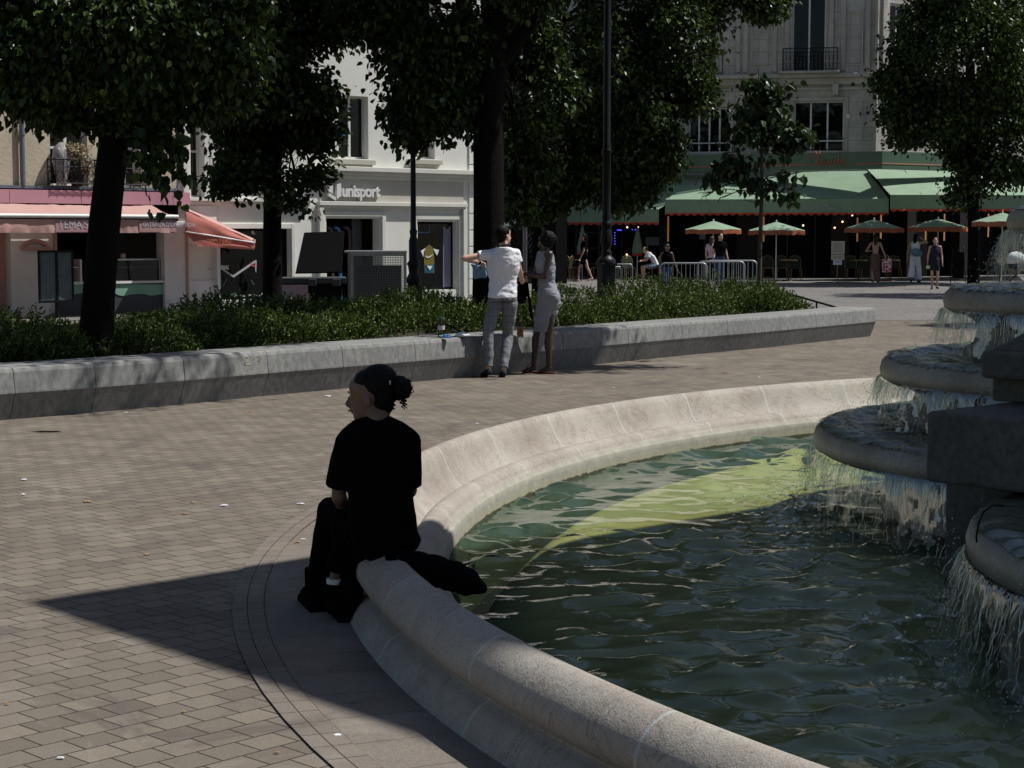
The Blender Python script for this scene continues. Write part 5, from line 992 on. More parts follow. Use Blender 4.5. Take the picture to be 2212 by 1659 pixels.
FX = Fr(P(1922, 500, 62.9), (1, .12)); ua, ub = 0, FX.ux(2320); za = FX.px(1990, 421)[1]
canopy('right green cafe awning running past the corner behind the dark tree', P(1872, 364, 65.2), P(2330, 378, 71), FX.pt(ub, za), FX.pt(ua, za), FX, ua, ub, za, FX.px(1990, 452)[1], 0, 5)
# parasols
def parasol():
    t = thing('parasol', 'green cafe parasol with orange scalloped fringe', 'parasol'); n_ = 8; mb = MB(); vs = [Vector((0, 0, 2.4))]; r1 = 1.02
    ring_ = []; 
    for j in range(n_ * 4):
        a_ = 2 * math.pi * j / (n_ * 4); k_ = j % 4 / 4; rr = r1 * (1 - .06 * math.sin(math.pi * k_)); ring_.append((rr * math.cos(a_), rr * math.sin(a_), 2.10 + .03 * math.sin(math.pi * k_)))
    mid = [(x * .5, y * .5, 2.27 + .0) for x, y, z in ring_]; mb.add([(0, 0, 2.42)] + mid + ring_, [(0, 1 + j, 1 + (j + 1) % 32) for j in range(32)] + [(1 + j, 33 + j, 33 + (j + 1) % 32, 1 + (j + 1) % 32) for j in range(32)], 0, False); mb.build('canopy', M['awng'], t)
    mb = MB(); low = []; up_ = []
    for j in range(128):
        f = j / 4; i0 = int(f) % 32; i1 = (i0 + 1) % 32; w = f - int(f); x = ring_[i0][0] * (1 - w) + ring_[i1][0] * w; y = ring_[i0][1] * (1 - w) + ring_[i1][1] * w; z = ring_[i0][2] * (1 - w) + ring_[i1][2] * w
        up_.append((x, y, z)); low.append((x * 1.01, y * 1.01, z - .13 - .035 * abs(math.sin(j * math.pi / 5.33))))
    mb.add(up_ + low, [(j, (j + 1) % 128, 128 + (j + 1) % 128, 128 + j) for j in range(128)]); mb.build('fringe', M['orange'], t)
    mb = MB(); mb.tube([(0, 0, 0.03), (0, 0, 2.44)], .022, 8); mb.ell((0, 0, 2.45), .03, n=8); mb.tube([(0, 0, 0), (0, 0, .06)], [.25, .22], 16); mb.build('pole', M['white'], t); return t
pr_ = parasol()
for i, (vx, vy, d_, lab) in enumerate([(1541, 475, 62, 'in the shade behind the crowd barriers'), (1677, 477, 62, 'just right of the slender young tree trunk'), (1888, 472, 61.5, 'above the woman with the red bag'), (2026, 470, 61.5, 'above the woman shading her eyes'), (2165, 457, 58, 'right of the dark tree trunk by the fountain')]):
    o = pr_ if i == 0 else copy_tree(pr_); o.location = (P(vx, 500, d_).x, d_, P(vx, vy, d_).z - 2.45); o.rotation_euler.z = R(12 + 9 * i); tag(o, 'green parasol with orange fringe ' + lab, 'parasol', 'open cafe parasols')
for vx, y0_, y1_, lab in ((1258, 486, 545, 'folded green parasol behind the woman walking in black'), (1377, 491, 547, 'folded green parasol with red hem over the seated customer')):
    c = P(vx, 500, 66.2); zt_, zb_2 = P(vx, y0_, 66.2).z, P(vx, y1_, 66.2).z; t = thing('folded_parasol', lab, 'parasol', None, (c.x, c.y, 0)); mb = MB(); vs = []
    mb.lathe([(.19, zb_2), (.2, zb_2 + .15), (.11, zb_2 + .6), (.03, zt_)], (c.x, c.y, 0), 14, smooth=False); mb.build('canopy', M['awng'], t); mb = MB(); mb.lathe([(.2, zb_2 - .1), (.195, zb_2)], (c.x, c.y, 0), 14); mb.build('fringe', M['red'], t); mb = MB(); mb.tube([(c.x, c.y, 0), (c.x, c.y, zt_ + .03)], .02, 8); mb.build('pole', M['white'], t)
# chairs and tables
def chair():
    t = thing('bistro_chair', 'x', 'chair'); mb = MB(); mb.tube([(0, 0, .44), (0, 0, .465)], .21, 16); mb.build('seat', M['wicker'], t)
    mb = MB(); pts = [(-.2, -.18, .46), (-.22, -.22, .72), (-.15, -.25, .86), (0, -.26, .9), (.15, -.25, .86), (.22, -.22, .72), (.2, -.18, .46)]; mb.tube(pts, .014, 6); mb.build('back_frame', M['gold'], t)
    mb = MB(); mb.add([(x * .94, y, z - .015) for x, y, z in pts] + [(x * .94, y + .012, z - .015) for x, y, z in pts], [tuple(range(7)), tuple(range(13, 6, -1))] + [(i, 7 + i, 7 + (i + 1) % 7, (i + 1) % 7) for i in range(7)]); mb.build('backrest', flat('woven_green', (.02, .03, .018), .7), t)
    for x, y in ((-.17, -.17), (.17, -.17), (-.17, .17), (.17, .17)): mb = MB(); mb.tube([(x, y, .44), (x * 1.2, y * 1.2, 0)], .013, 6); mb.build('leg', M['gold'], t)
    return t
c0 = chair(); first = True
spots = [(x, 63.5, 180) for x in (1660, 1690, 1720, 1841, 1872, 1905, 1935)] + [(1222, 63, 70), (1236, 64, -60), (1290, 64, 100), (1340, 63, 80), (1360, 63.5, 200), (1436, 63, 190), (2148, 59, 170), (2178, 59.5, 190)]
cl_ = {1222: 'rattan chair seen side on, leftmost of the cafe terrace', 1236: 'rattan chair beside the terrace table left of the lamp post', 1290: 'rattan chair next to the walking woman in black', 1340: 'rattan chair between the lamp post and the seated customer', 1360: 'rattan chair under the folded parasol', 1436: 'rattan chair behind the man in the black tank top', 2148: 'rattan chair left of the table with white cups', 2178: 'rattan chair at the table with white cups by the fountain jet', 1660: 'rattan chair leftmost in the dark row right of the young tree', 1690: 'rattan chair in the middle of the dark row right of the young tree', 1720: 'rattan chair rightmost in the dark row right of the young tree', 1841: 'rattan chair between the menu stand and the woman with the red bag', 1872: 'rattan chair behind the woman with the red bag', 1905: 'rattan chair behind the red bag', 1935: 'rattan chair between the red bag and the woman in white trousers'}
for vx, d_, rz in spots:
    o = c0 if first else copy_tree(c0); first = False; o.location = (P(vx, 500, d_).x, d_, ZS(d_)); o.rotation_euler.z = R(rz); tag(o, cl_[vx], 'chair', 'rattan chairs on the cafe terrace')
tb0 = None
for vx, d_, lab in ((1245, 63.4, 'small round cafe table left of the lamp post'), (1704, 62.9, 'small round cafe table in front of the dark chair row'), (1856, 62.9, 'small round cafe table left of the woman with the red bag'), (1925, 62.8, 'small round cafe table right of the red bag'), (2162, 57.6, 'small round cafe table carrying two white cups')):
    if tb0 is None:
        tb0 = thing('cafe_table', lab, 'table', 'round tables on the cafe terrace'); mb = MB(); mb.tube([(0, 0, .73), (0, 0, .755)], .32, 20); mb.build('tabletop', M['gold'], tb0); mb = MB(); mb.tube([(0, 0, .03), (0, 0, .73)], .025, 8); mb.tube([(0, 0, 0), (0, 0, .03)], [.22, .2], 14); mb.build('pedestal', M['iron'], tb0); o = tb0
    else: o = copy_tree(tb0); o['label'] = lab
    o.location = (P(vx, 500, d_).x, d_, ZS(d_))
for vx in (2158, 2166): 
    t = MB(); c = P(vx, 500, 57.5); t.lathe([(.03, 0), (.045, .03), (.05, .1), (.045, .1)], (c.x, c.y, .757 + ZS(57.6)), 10); tag(t.build('cup', M['white']), ('left' if vx == 2158 else 'right') + ' one of two small white cups on the cafe table', 'cup')
# menu stand, chalkboard
c = P(1810, 500, 60.5); ms_ = thing('menu_stand', 'menu stand with white framed price sheets on a brass pole', 'menu stand', None, (c.x, c.y, 0)); FM = Fr(c.to_2d(), (1, 0)); mb = MB(); mb.tube([(c.x, c.y, 0), (c.x, c.y, FM.px(1810, 521)[1])], .02, 8); mb.tube([(c.x, c.y, 0), (c.x, c.y, .04)], .2, 16); mb.build('pole', M['gold'], ms_)
for q_, nm in (((1796, 1824.5, 521, 549), 'menu_frame'), ((1796, 1824, 550, 561.5), 'menu_frame'), ((1800.5, 1819, 561.7, 572), 'menu_sheet')):
    mb = MB(); fbox(mb, *q_, .03, .05, FM); o = mb.build(nm, M['cream'] if nm == 'menu_frame' else M['paper'], ms_); mb = MB(); a_, b_, c1, d1_ = q_; fbox(mb, a_ + 1.5, b_ - 1.5, c1 + 1.5, d1_ - 1.5, .052, .056, FM); s2 = mb.build('menu_sheet', mat('menu_paper', (.42, .50, .62), .4), o); mb = MB(); yy = c1 + 3
    while yy < d1_ - 3: fbox(mb, a_ + 3.5, b_ - 3.5, yy, yy + .5, .058, .06, FM); yy += 2.2
    mb.build('print_lines', M['plasticg'], s2)
c = P(2072, 500, 61); ea = thing('chalkboard_easel', 'tall dark chalkboard on a light wooden easel beside the dark tree trunk', 'chalkboard', None, (c.x, c.y, 0)); mb = MB(); zt_ = P(2072, 537, 61).z; k_ = .27
mb.tube([(c.x - k_, c.y, 0), (c.x - .17, c.y + .1, zt_)], .02, 6); mb.tube([(c.x + k_, c.y, 0), (c.x + .2, c.y + .1, zt_)], .02, 6); mb.tube([(c.x - .25, c.y, .2), (c.x + .25, c.y, .2)], .018, 6); mb.tube([(c.x, c.y + .5, 0), (c.x, c.y + .12, zt_)], .015, 6); mb.build('easel', M['wicker'], ea); mb = MB(); mb.box((c.x, c.y + .03, .7), (.4, .02, .9)); mb.build('board', M['dark'], ea)
# crowd barriers
def barrier():
    t = thing('crowd_barrier', 'x', 'barrier'); mb = MB(); w = .6; r = .12; pts = [(-w, 0, .12), (-w, 0, 1.1 - r)] + [(-w + r - r * math.cos(a_), 0, 1.1 - r + r * math.sin(a_)) for a_ in np.linspace(.3, 1.57, 5)] + [(w - r + r * math.sin(a_), 0, 1.1 - r + r * math.cos(a_)) for a_ in np.linspace(0, 1.3, 5)] + [(w, 0, 1.1 - r), (w, 0, .12), (-w, 0, .12)]
    mb.tube(pts, .019, 8); mb.build('frame', M['steel'], t); mb = MB(); [mb.tube([(x, 0, .12), (x, 0, 1.1)], .009, 6) for x in np.linspace(-w + .1, w - .1, 10)]; mb.build('bars', M['steel'], t); mb = MB(); [mb.tube([(x, -.3, 0), (x, 0, .14), (x, .3, 0)], .015, 6) for x in (-w + .1, w - .1)]; mb.build('foot', M['steel'], t); return t
b0_ = barrier()
for i, (xa_, xb_, yt, lab) in enumerate([(1318, 1367, 571, 'nearest galvanised crowd barrier directly right of the lamp post'), (1310, 1342, 577, 'crowd barrier half hidden by the lamp post pedestal'), (1427, 1528, 568.5, 'galvanised crowd barrier in front of the man in the black tank top'), (1508, 1609, 565, 'galvanised crowd barrier in front of the man in the black shirt'), (1525, 1636, 563, 'farthest galvanised crowd barrier ending at the young tree trunk')]):
    d_ = .65 * FV / (yt - 507.5) * 1.0; o = b0_ if i == 0 else copy_tree(b0_); w_ = (xb_ - xa_) * d_ / FV; o.location = (P((xa_ + xb_) / 2, 500, d_).x, d_, P(1400, yt, d_).z - 1.1); o.scale = (w_ / 1.2, 1, 1); tag(o, lab, 'barrier', 'crowd barriers by the cafe')
# blue cloth on barrier / handrail
mb = MB(); hr = thing('handrail', 'low black handrail sloping down behind the end of the granite wall', 'handrail'); pts = [P(1703, 634, 33), P(1750, 648, 32.5), P(1806, 664, 32)]; mb.tube(pts, .02, 6); mb.build('rail', M['iron'], hr)
for vx, y0_, y1_, d_ in ((1703, 634, 652, 33), (1733, 643, 656, 32.7), (1764, 652, 664, 32.3)): mb = MB(); a_ = P(vx, y0_, d_); mb.tube([a_, Vector((a_.x, a_.y, 0))], .018, 6); mb.build('post', M['iron'], hr)
# ---- lamp posts
lx = P(1310, 500, 31); lp = thing('street_lamp', 'tall ornate black cast iron lamp post rising from the hedge', 'lamp post', None, (lx.x, lx.y, 0)); Z = lambda vy: P(1310, vy, 31).z
mb = MB(); rz_ = R(20); mb.box((lx.x, lx.y, (Z(572) + .3) / 2), (.25, .25, Z(572) - .3), rz_); mb.box((lx.x, lx.y, Z(571)), (.30, .30, .05), rz_); mb.box((lx.x, lx.y, .5), (.31, .31, .14), rz_)
mb.box((lx.x + .0, lx.y, (Z(640) + Z(590)) / 2), (.17, .262, Z(590) - Z(640)), rz_); mb.build('pedestal', M['iron'], lp, .008)
pf = [(.165, Z(568)), (.165, Z(562)), (.13, Z(557)), (.10, Z(553)), (.085, Z(548)), (.10, Z(545)), (.075, Z(541)), (.07, Z(536)), (.095, Z(528)), (.105, Z(515)), (.09, Z(498)), (.075, Z(492)), (.095, Z(489)), (.10, Z(484)), (.095, Z(480)), (.07, Z(477)), (.085, Z(470)), (.07, Z(463)), (.072, Z(330)), (.085, Z(328)), (.085, Z(325)), (.068, Z(322)), (.075, Z(316)), (.062, Z(312)), (.058, 7.5), (.05, 9)]
mb = MB(); mb.lathe(pf, (lx.x, lx.y, 0), 20); mb.build('shaft', M['iron'], lp)
for i in range(2):
    mb = MB(); s_ = 1 if i else -1; mb.tube([(lx.x, lx.y, 8.6), (lx.x + .4 * s_, lx.y, 9.), (lx.x + .8 * s_, lx.y, 8.9)], .025, 6); mb.lathe([(.05, 8.3), (.2, 8.5), (.26, 8.85), (.1, 9.05), (.02, 9.1)], (lx.x + .8 * s_, lx.y, 0), 12); mb.build('lantern', M['iron'], lp)
lx = P(893, 500, 38); lp = thing('street_lamp', 'slim black lamp post in front of the sports shop window', 'lamp post', None, (lx.x, lx.y, 0)); Z = lambda vy: P(893, vy, 38).z
mb = MB(); mb.lathe([(.2, 0), (.2, .1), (.15, .2), (.14, Z(612)), (.19, Z(606)), (.15, Z(600)), (.10, Z(590)), (.12, Z(575)), (.15, Z(570)), (.10, Z(563)), (.10, Z(520)), (.07, Z(510)), (.085, Z(500)), (.06, Z(494)), (.055, Z(300)), (.05, Z(262))], (lx.x, lx.y, 0), 16); mb.build('shaft', M['iron'], lp)
mb = MB(); mb.lathe([(.05, Z(262)), (.13, Z(258)), (.19, Z(220)), (.22, Z(215)), (.1, Z(200)), (.03, Z(190))], (lx.x, lx.y, 0), 8, smooth=False); mb.build('lantern', M['iron'], lp)
mb = MB(); a_ = P(1134, 500, 52); mb.tube([(a_.x, a_.y, 0), (a_.x, a_.y, 5.2)], .07, 10); tag(mb.build('metal_pole', M['plasticg']), 'plain dark metal pole beside the PC store sign, behind the woman', 'pole')
# ---- bins
FE = Fr(P(757, 500, 33.5), (1, .06)); bc = thing('bin_cage', 'grey perforated metal cage for bins with a flat pale lid', 'bin cage', None, tuple(FE.pt(.5, 0, -.5)))
u0, u1 = FE.ux(757), FE.ux(878); zt_ = FE.px(820, 546)[1]; mb = MB(); FE.box(mb, u0 - .12, u1 + .01, zt_, zt_ + .035, -1.1, .02); mb.build('lid', M['steel'], bc, .006)
mb = MB(); [FE.box(mb, a_, b_, .1, zt_, -.05, .0) for a_, b_ in ((u0, u0 + .05), (u1 - .05, u1))]; FE.box(mb, u0 + .05, u1 - .05, zt_ - .06, zt_, -.05, .0); FE.box(mb, u0 + .05, u1 - .05, .1, .16, -.05, 0); FE.box(mb, u0 - .09, u0 - .04, .1, zt_, -1.05, -1.); FE.box(mb, u1 - .05, u1, .1, zt_, -1.05, -1.); mb.build('frame', M['steel'], bc)
def perfo():
    m, nt, out = newmat('perforated_sheet'); b = N(nt, 'ShaderNodeBsdfPrincipled', i_Roughness=.5); b.inputs['Metallic'].default_value = .5; b.inputs['Base Color'].default_value = (.14, .15, .16, 1); tc = N(nt, 'ShaderNodeTexCoord'); s = N(nt, 'ShaderNodeSeparateXYZ'); L(nt, tc.outputs['Object'], s.inputs[0])
    fx = math_(nt, 'FRACT', math_(nt, 'MULTIPLY', s.outputs[0], 32)); fz = math_(nt, 'FRACT', math_(nt, 'MULTIPLY', s.outputs[2], 32)); h = math_(nt, 'MULTIPLY', math_(nt, 'GREATER_THAN', fx, .35), math_(nt, 'GREATER_THAN', fz, .35))
    t = N(nt, 'ShaderNodeBsdfTransparent'); ms = N(nt, 'ShaderNodeMixShader'); L(nt, h, ms.inputs[0]); L(nt, b.outputs[0], ms.inputs[1]); L(nt, t.outputs[0], ms.inputs[2]); L(nt, ms.outputs[0], out.inputs[0]); return m
M['perf'] = perfo(); mb = MB(); FE.box(mb, u0 + .05, u1 - .05, .16, zt_ - .06, -.03, -.025); mb.quad(FE.pt(u0 - .04, .1, -.05), FE.pt(u0 - .04, .1, -1.), FE.pt(u0 - .04, zt_, -1.), FE.pt(u0 - .04, zt_, -.05)); mb.build('perforated_panel', M['perf'], bc)
mb = MB(); FE.box(mb, u0 + .1, u1 - .1, .1, zt_ - .25, -.9, -.2); mb.build('inner_bin', M['plastic'], bc)
FU = Fr(P(615, 500, 31), (1, .1)); du = thing('dumpster', 'dark plastic dumpster with its ribbed lid swung open', 'dumpster', None, tuple(FU.pt(.5, 0, -.4)))
u0, u1 = FU.ux(612), FU.ux(742); zt_ = FU.px(700, 600)[1]; mb = MB(); mb.prism([FU.pt(u0 + .12, .15, 0), FU.pt(u1 - .12, .15, 0), FU.pt(u1, zt_ - .1, 0), FU.pt(u0, zt_ - .1, 0)], FU.n * -.8); mb.build('body', M['plastic'], du, .02)
mb = MB(); FU.box(mb, u0 - .04, u1 + .04, zt_ - .099, zt_, -.82, .05); [FU.box(mb, a_, a_ + .14, zt_ - .14, zt_ - .02, .05, .1) for a_ in (u1 - .62, u1 - .2)]; mb.build('rim', M['plasticg'], du, .01)
for a_ in (u0 + .2, u1 - .2): mb = MB(); mb.tube([FU.pt(a_ - .03, .08, -.1), FU.pt(a_ + .03, .08, -.1)], .08, 12); mb.build('wheel', M['plastic'], du)
la, lb, lc, ld = P(638, 592, 31.6), P(738, 590, 31.7), P(744, 501, 32.0), P(657, 504, 31.9); nn = (lb - la).cross(ld - la).normalized(); mb = MB(); mb.prism([la, lb, lc, ld], nn * .05)
lid = mb.build('lid', M['plastic'], du, .01); mb = MB(); nn2 = -nn if nn.y > 0 else nn
def lq(a_, b_): return la.lerp(lb, a_).lerp(ld.lerp(lc, a_), b_)
off = nn2 * .055
for q_ in ([(.05, .05), (.40, .05), (.40, .72), (.62, .72), (.62, .92), (.05, .92)], [(.46, .05), (.95, .05), (.95, .92), (.68, .92), (.68, .64), (.46, .64)]): mb.prism([lq(*p_) + off * .2 for p_ in q_], off * .6)
mb.build('lid_ribs', flat('lid_inner', (.006, .006, .006), .9, spec=.05), lid)
mb = MB(); FU.box(mb, u0 - .05, FU.ux(665), .3, FU.px(640, 614)[1], .45, .47); tag(mb.build('poster_board', mat('washed_poster', (.12, .26, .34), .6, (.42, .22, .26), .9)), 'washed out pink and blue poster board leaning before the dumpster', 'poster')
# pram at far right
c = P(2196, 500, 54); prm = thing('pram', 'pale hooded pram with dark wheels seen behind the fountain jets', 'pram', None, (c.x, c.y, 0)); mb = MB(); mb.ell((c.x, c.y, P(2190, 560, 54).z), (.30, .3, .24)); mb.build('hood', M['paper'], prm); mb = MB(); mb.ell((c.x + .1, c.y, P(2190, 572, 54).z), (.36, .3, .16)); mb.build('seat', M['coat'], prm)
for x in (-.3, .25): mb = MB(); mb.tube([(c.x + x, c.y - .2, .17), (c.x + x, c.y - .15, .17)], .17, 16); mb.build('wheel', M['plastic'], prm)
mb = MB(); mb.tube([(c.x - .3, c.y, .2), (c.x + .3, c.y, .8), (c.x + .55, c.y, 1.)], .02, 6); mb.build('frame', M['plastic'], prm)
# ================================================================ PEOPLE
def rotm(rt, fw, up=Vector((0, 0, 1))): return Matrix((rt, fw, up)).transposed()
def headprims(mb, c, f, k=1., up=Vector((0, 0, 1)), ear=True):
    f = Vector(f).normalized(); rt = f.cross(up).normalized(); up = rt.cross(f).normalized(); Mx = Matrix((f, rt, up)).transposed()
    q = lambda a, b, h: c + (f * a + rt * b + up * h) * k
    mb.ell(q(-.012, 0, .03), [x * k for x in (.096, .077, .092)], Mx, 20); mb.ell(q(.026, 0, -.035), [x * k for x in (.064, .058, .08)], Mx, 18); mb.ell(q(.056, 0, -.088), [x * k for x in (.030, .032, .026)], Mx, 12)
    mb.ell(q(.02, 0, -.075), [x * k for x in (.05, .05, .03)], Mx, 12); mb.tube([q(.082, 0, .008), q(.100, 0, -.018), q(.112, 0, -.036)], [.008 * k, .009 * k, .011 * k], 8); mb.ell(q(.102, 0, -.038), [x * k for x in (.012, .017, .009)], Mx, 8)
    mb.ell(q(.086, 0, -.056), [x * k for x in (.012, .024, .007)], Mx, 8); mb.ell(q(.084, 0, -.067), [x * k for x in (.011, .02, .007)], Mx, 8); mb.ell(q(.066, 0, .016), [x * k for x in (.024, .045, .010)], Mx, 10); mb.ell(q(.06, 0, .04), [x * k for x in (.03, .05, .04)], Mx, 10)
    for s_ in (-1, 1):
        mb.ell(q(.062, .032 * s_, -.03), [x * k for x in (.018, .02, .022)], Mx, 8); mb.ell(q(-.008, .080 * s_, -.020), [x * k for x in (.019, .012, .033)], Mx, 8)
def facebits(c, f, k, par, up=Vector((0, 0, 1))):
    f = Vector(f).normalized(); rt = f.cross(up).normalized(); q = lambda a, b, h: c + (f * a + rt * b + up * h) * k
    mb = MB(); [mb.ell(q(.0745, .03 * s_, -.004), .009 * k, n=8) for s_ in (-1, 1)]; mb.build('eyes', M['white'], par); mb = MB(); [mb.ell(q(.0875, .03 * s_, -.004), .0045 * k, n=6) for s_ in (-1, 1)]; mb.build('pupils', M['hair'], par)
    mb = MB(); [mb.tube([q(.092, .014 * s_, .018), q(.09, .03 * s_, .024), q(.08, .046 * s_, .018)], [.003 * k] * 3, 5) for s_ in (-1, 1)]; mb.build('eyebrows', M['hair'], par); mb = MB(); mb.tube([q(.088, -.02, -.062), q(.099, 0, -.060), q(.088, .02, -.062)], [.002 * k, .004 * k, .002 * k], 6); mb.build('lips', flat('lips', (.30, .10, .09), .5), par)
def hand(mb, w, d, side, k=1., curl=.5):
    d = Vector(d).normalized(); side = (Vector(side) - d * Vector(side).dot(d)).normalized(); nn = d.cross(side).normalized(); Mx = Matrix((side, d, nn)).transposed()
    mb.ell(w + d * .05 * k, [x * k for x in (.038, .052, .016)], Mx, 12)
    for i, ln in enumerate((.07, .08, .075, .058)):
        b = w + d * .088 * k + side * (-.027 + .018 * i) * k; m1 = b + (d * math.cos(curl) + nn * math.sin(curl)) * ln * .5 * k; e = m1 + (d * math.cos(curl * 2.2) + nn * math.sin(curl * 2.2)) * ln * .5 * k; mb.chain([b, m1, e], [.0092 * k, .0085 * k, .007 * k], 8)
    b = w + d * .03 * k - side * .034 * k; mb.chain([b, b + (d * .6 - side * .8 + nn * .2) * .035 * k, b + (d * .9 - side * .6 + nn * .5) * .062 * k], [.012 * k, .0105 * k, .008 * k], 8)
def figure(label, J, f, sp, k=1., vox=.014, face=True, group=None):
    """J: world joints; f: facing of the head; sp: clothing"""
    rt = (J['sR'] - J['sL']); rt.z = 0; rt.normalize(); fw = Vector((-rt.y, rt.x, 0)); Mx = rotm(rt, fw); up = Vector((0, 0, 1)); st = [Vector(J[q]) for q in ('pelvis', 'waist', 'chest', 'neck')]
    mb = MB(); headprims(mb, J['head'], f, k); mb.chain([J['head'] - up * .06 * k, J['neck'] + (J['head'] - J['neck']) * .1], [.05 * k, .056 * k])
    fem = sp.get('fem', 0); ws = (.165, .112, .138, .145) if fem else (.165, .155, .19, .18); ds_ = (.125, .095, .115, .08)
    def torso(mb, g, i0=0, i1=3.0, steps=12, scale=1.):
        cs = []; rs = []
        for i in range(steps + 1):
            t = i0 + (i1 - i0) * i / steps; a_ = min(2, int(t)); w_ = t - a_; sm_ = w_ * w_ * (3 - 2 * w_); cs.append(st[a_].lerp(st[a_ + 1], w_))
            w_s = ws[a_] * (1 - sm_) + ws[a_ + 1] * sm_
            if t > 2.35: u_ = (t - 2.35) / .65; w_s = w_s * (1 - u_ ** 1.6) + .07 * u_ ** 1.6
            rs.append((w_s * k * scale + g, (ds_[a_] * (1 - sm_) + ds_[a_ + 1] * sm_) * k * scale + g))
        mb.loft(cs, rs, Mx)
    torso(mb, -.016)
    for s_ in 'LR':
        mb.chain([J['s' + s_], J['e' + s_], J['w' + s_]], [.046 * k, .036 * k, .026 * k]); mb.chain([J['neck'] - up * .06 * k, J['s' + s_]], [.05 * k, .048 * k]); mb.cap(J['e' + s_].lerp(J['w' + s_], .05), J['e' + s_].lerp(J['w' + s_], .5), .038 * k, .034 * k)
        hand(mb, J['w' + s_], J['h' + s_] - J['w' + s_], fw * (1 if s_ == 'R' else -1) if abs((J['h' + s_] - J['w' + s_]).normalized().dot(fw)) < .8 else rt, k, sp.get('curl', .55))
        mb.chain([J['hip' + s_], J['hip' + s_].lerp(J['k' + s_], .6), J['k' + s_], J['a' + s_]], [.06 * k, .062 * k, .05 * k, .033 * k]); mb.cap(J['k' + s_].lerp(J['a' + s_], .2) - fw * .012, J['k' + s_].lerp(J['a' + s_], .45) - fw * .01, .048 * k, .042 * k); mb.chain([J['a' + s_] - up * .03 * k, J['t' + s_]], [.034 * k, .024 * k])
    body = organic(mb, 'person', sp['skin'], None, vox, 3); tag(body, label, 'person', group)
    if face and not sp.get('back'): facebits(J['head'], f, k, body)
    # hair
    h = J['head']; f = Vector(f).normalized(); hm = sp.get('hairm', M['hair']); mb = MB(); ht = sp.get('hair', 'short'); hr = f.cross(up).normalized(); HM = Matrix((f, hr, up)).transposed()
    mb.ell(h + (f * -.026 + up * .045) * k, [x * k for x in (.095, .087, .09)], HM, 20); mb.ell(h + (f * -.05 + up * .0) * k, [x * k for x in (.062, .08, .09)], HM, 16)
    if ht == 'long': mb.chain([h - f * .06 * k, h - f * .085 * k - up * .12 * k, h - f * .08 * k - up * .27 * k], [.075 * k, .07 * k, .04 * k])
    if ht == 'afro':
        rg = random.Random(3); [mb.ell(h + (f * -.03 + up * .03) * k + Vector((rg.gauss(0, 1), rg.gauss(0, 1), rg.gauss(0, .8))).normalized() * .062 * k, .055 * k, n=8) for _ in range(30)]
    if ht == 'cap': mb.ell(h + (f * .05 + up * .055) * k, [x * k for x in (.09, .07, .012)], HM, 12)
    organic(mb, 'hair' if ht != 'cap' else 'cap', hm, body, vox * .8, 2, disp=.004, dscale=60)
    g = .014 * k
    if sp.get('top'):
        m_, ty = sp['top']; mb = MB(); torso(mb, .012 * k, sp.get('hem', .15), 2.97, 14, 1.0)
        if ty == 'tee':
            for s_ in 'LR':
                mb.chain([J['neck'] - up * .06 * k, J['s' + s_]], [.06 * k, .062 * k]); e = J['s' + s_].lerp(J['e' + s_], sp.get('sleeve', .62)); mb.tube([J['s' + s_], J['s' + s_].lerp(e, .5), e], [.062 * k, .066 * k, .066 * k], 14)
        elif ty == 'tank':
            for s_ in 'LR': q_ = J['neck'].lerp(J['s' + s_], .62); mb.chain([q_ - up * .01, q_ - up * .12 + fw * .03, q_.lerp(J['chest'], .6)], [.034 * k, .036 * k, .05 * k])
        organic(mb, 'shirt', m_, body, vox * .9, 4, disp=sp.get('wr', .006), dscale=sp.get('ws', 9), wstretch=(1, 1, 1.6))
    if sp.get('bottom'):
        m_, ty = sp['bottom']; mb = MB(); torso(mb, .006 * k, 0, .55, 4)
        if ty in ('trousers', 'wide', 'shorts'):
            wk = {'trousers': (.095, .068, .052), 'wide': (.10, .10, .12), 'shorts': (.1, .09, .09)}[ty]
            for s_ in 'LR':
                a_ = J['a' + s_] + up * .03 * k; kn = J['k' + s_]
                if ty == 'shorts': e = J['hip' + s_].lerp(kn, .62); mb.tube([J['hip' + s_], e], [wk[0] * k, wk[1] * k], 16)
                else: mb.ell(J['hip' + s_], wk[0] * k); mb.tube([J['hip' + s_], J['hip' + s_].lerp(kn, .5), kn, kn.lerp(a_, .5), a_], [wk[0] * k, (wk[0] + wk[1]) / 2 * k, wk[1] * k, (wk[1] + wk[2]) / 2 * k * 1.05, wk[2] * k], 16)
        elif ty in ('skirt', 'dress', 'maxi'):
            kk_ = (J['kL'] + J['kR']) / 2; aa = (J['aL'] + J['aR']) / 2; hp = (J['hipL'] + J['hipR']) / 2; end = {'skirt': hp.lerp(kk_, .7), 'dress': hp.lerp(kk_, .97), 'maxi': aa + up * .04}[ty]; n_ = 12
            ts = [i / n_ for i in range(n_ + 1)]; mb.loft([st[0].lerp(hp, min(1, t * 3)).lerp(end, t) for t in ts], [((.165 - {'skirt': 0, 'dress': .03, 'maxi': -.02}[ty] * t) * k, (.135 - .02 * t) * k) for t in ts], Mx)
            if ty != 'dress': torso(mb, .014 * k, 0, 2.3 if sp.get('bodice') else .7, 8)
        organic(mb, {'trousers': 'trousers', 'wide': 'trousers', 'shorts': 'shorts'}.get(ty, 'dress' if sp.get('bodice') or ty == 'dress' else 'skirt'), m_, body, vox * .9, 3, disp=sp.get('wr', .006), dscale=sp.get('ws', 9))
    if sp.get('shoes'):
        for s_ in 'LR': mb = MB(); mb.chain([J['a' + s_] - up * .035 * k - fw * .015, J['t' + s_]], [.042 * k, .034 * k]); organic(mb, 'shoe', sp['shoes'], body, vox * .8, 2)
    return body
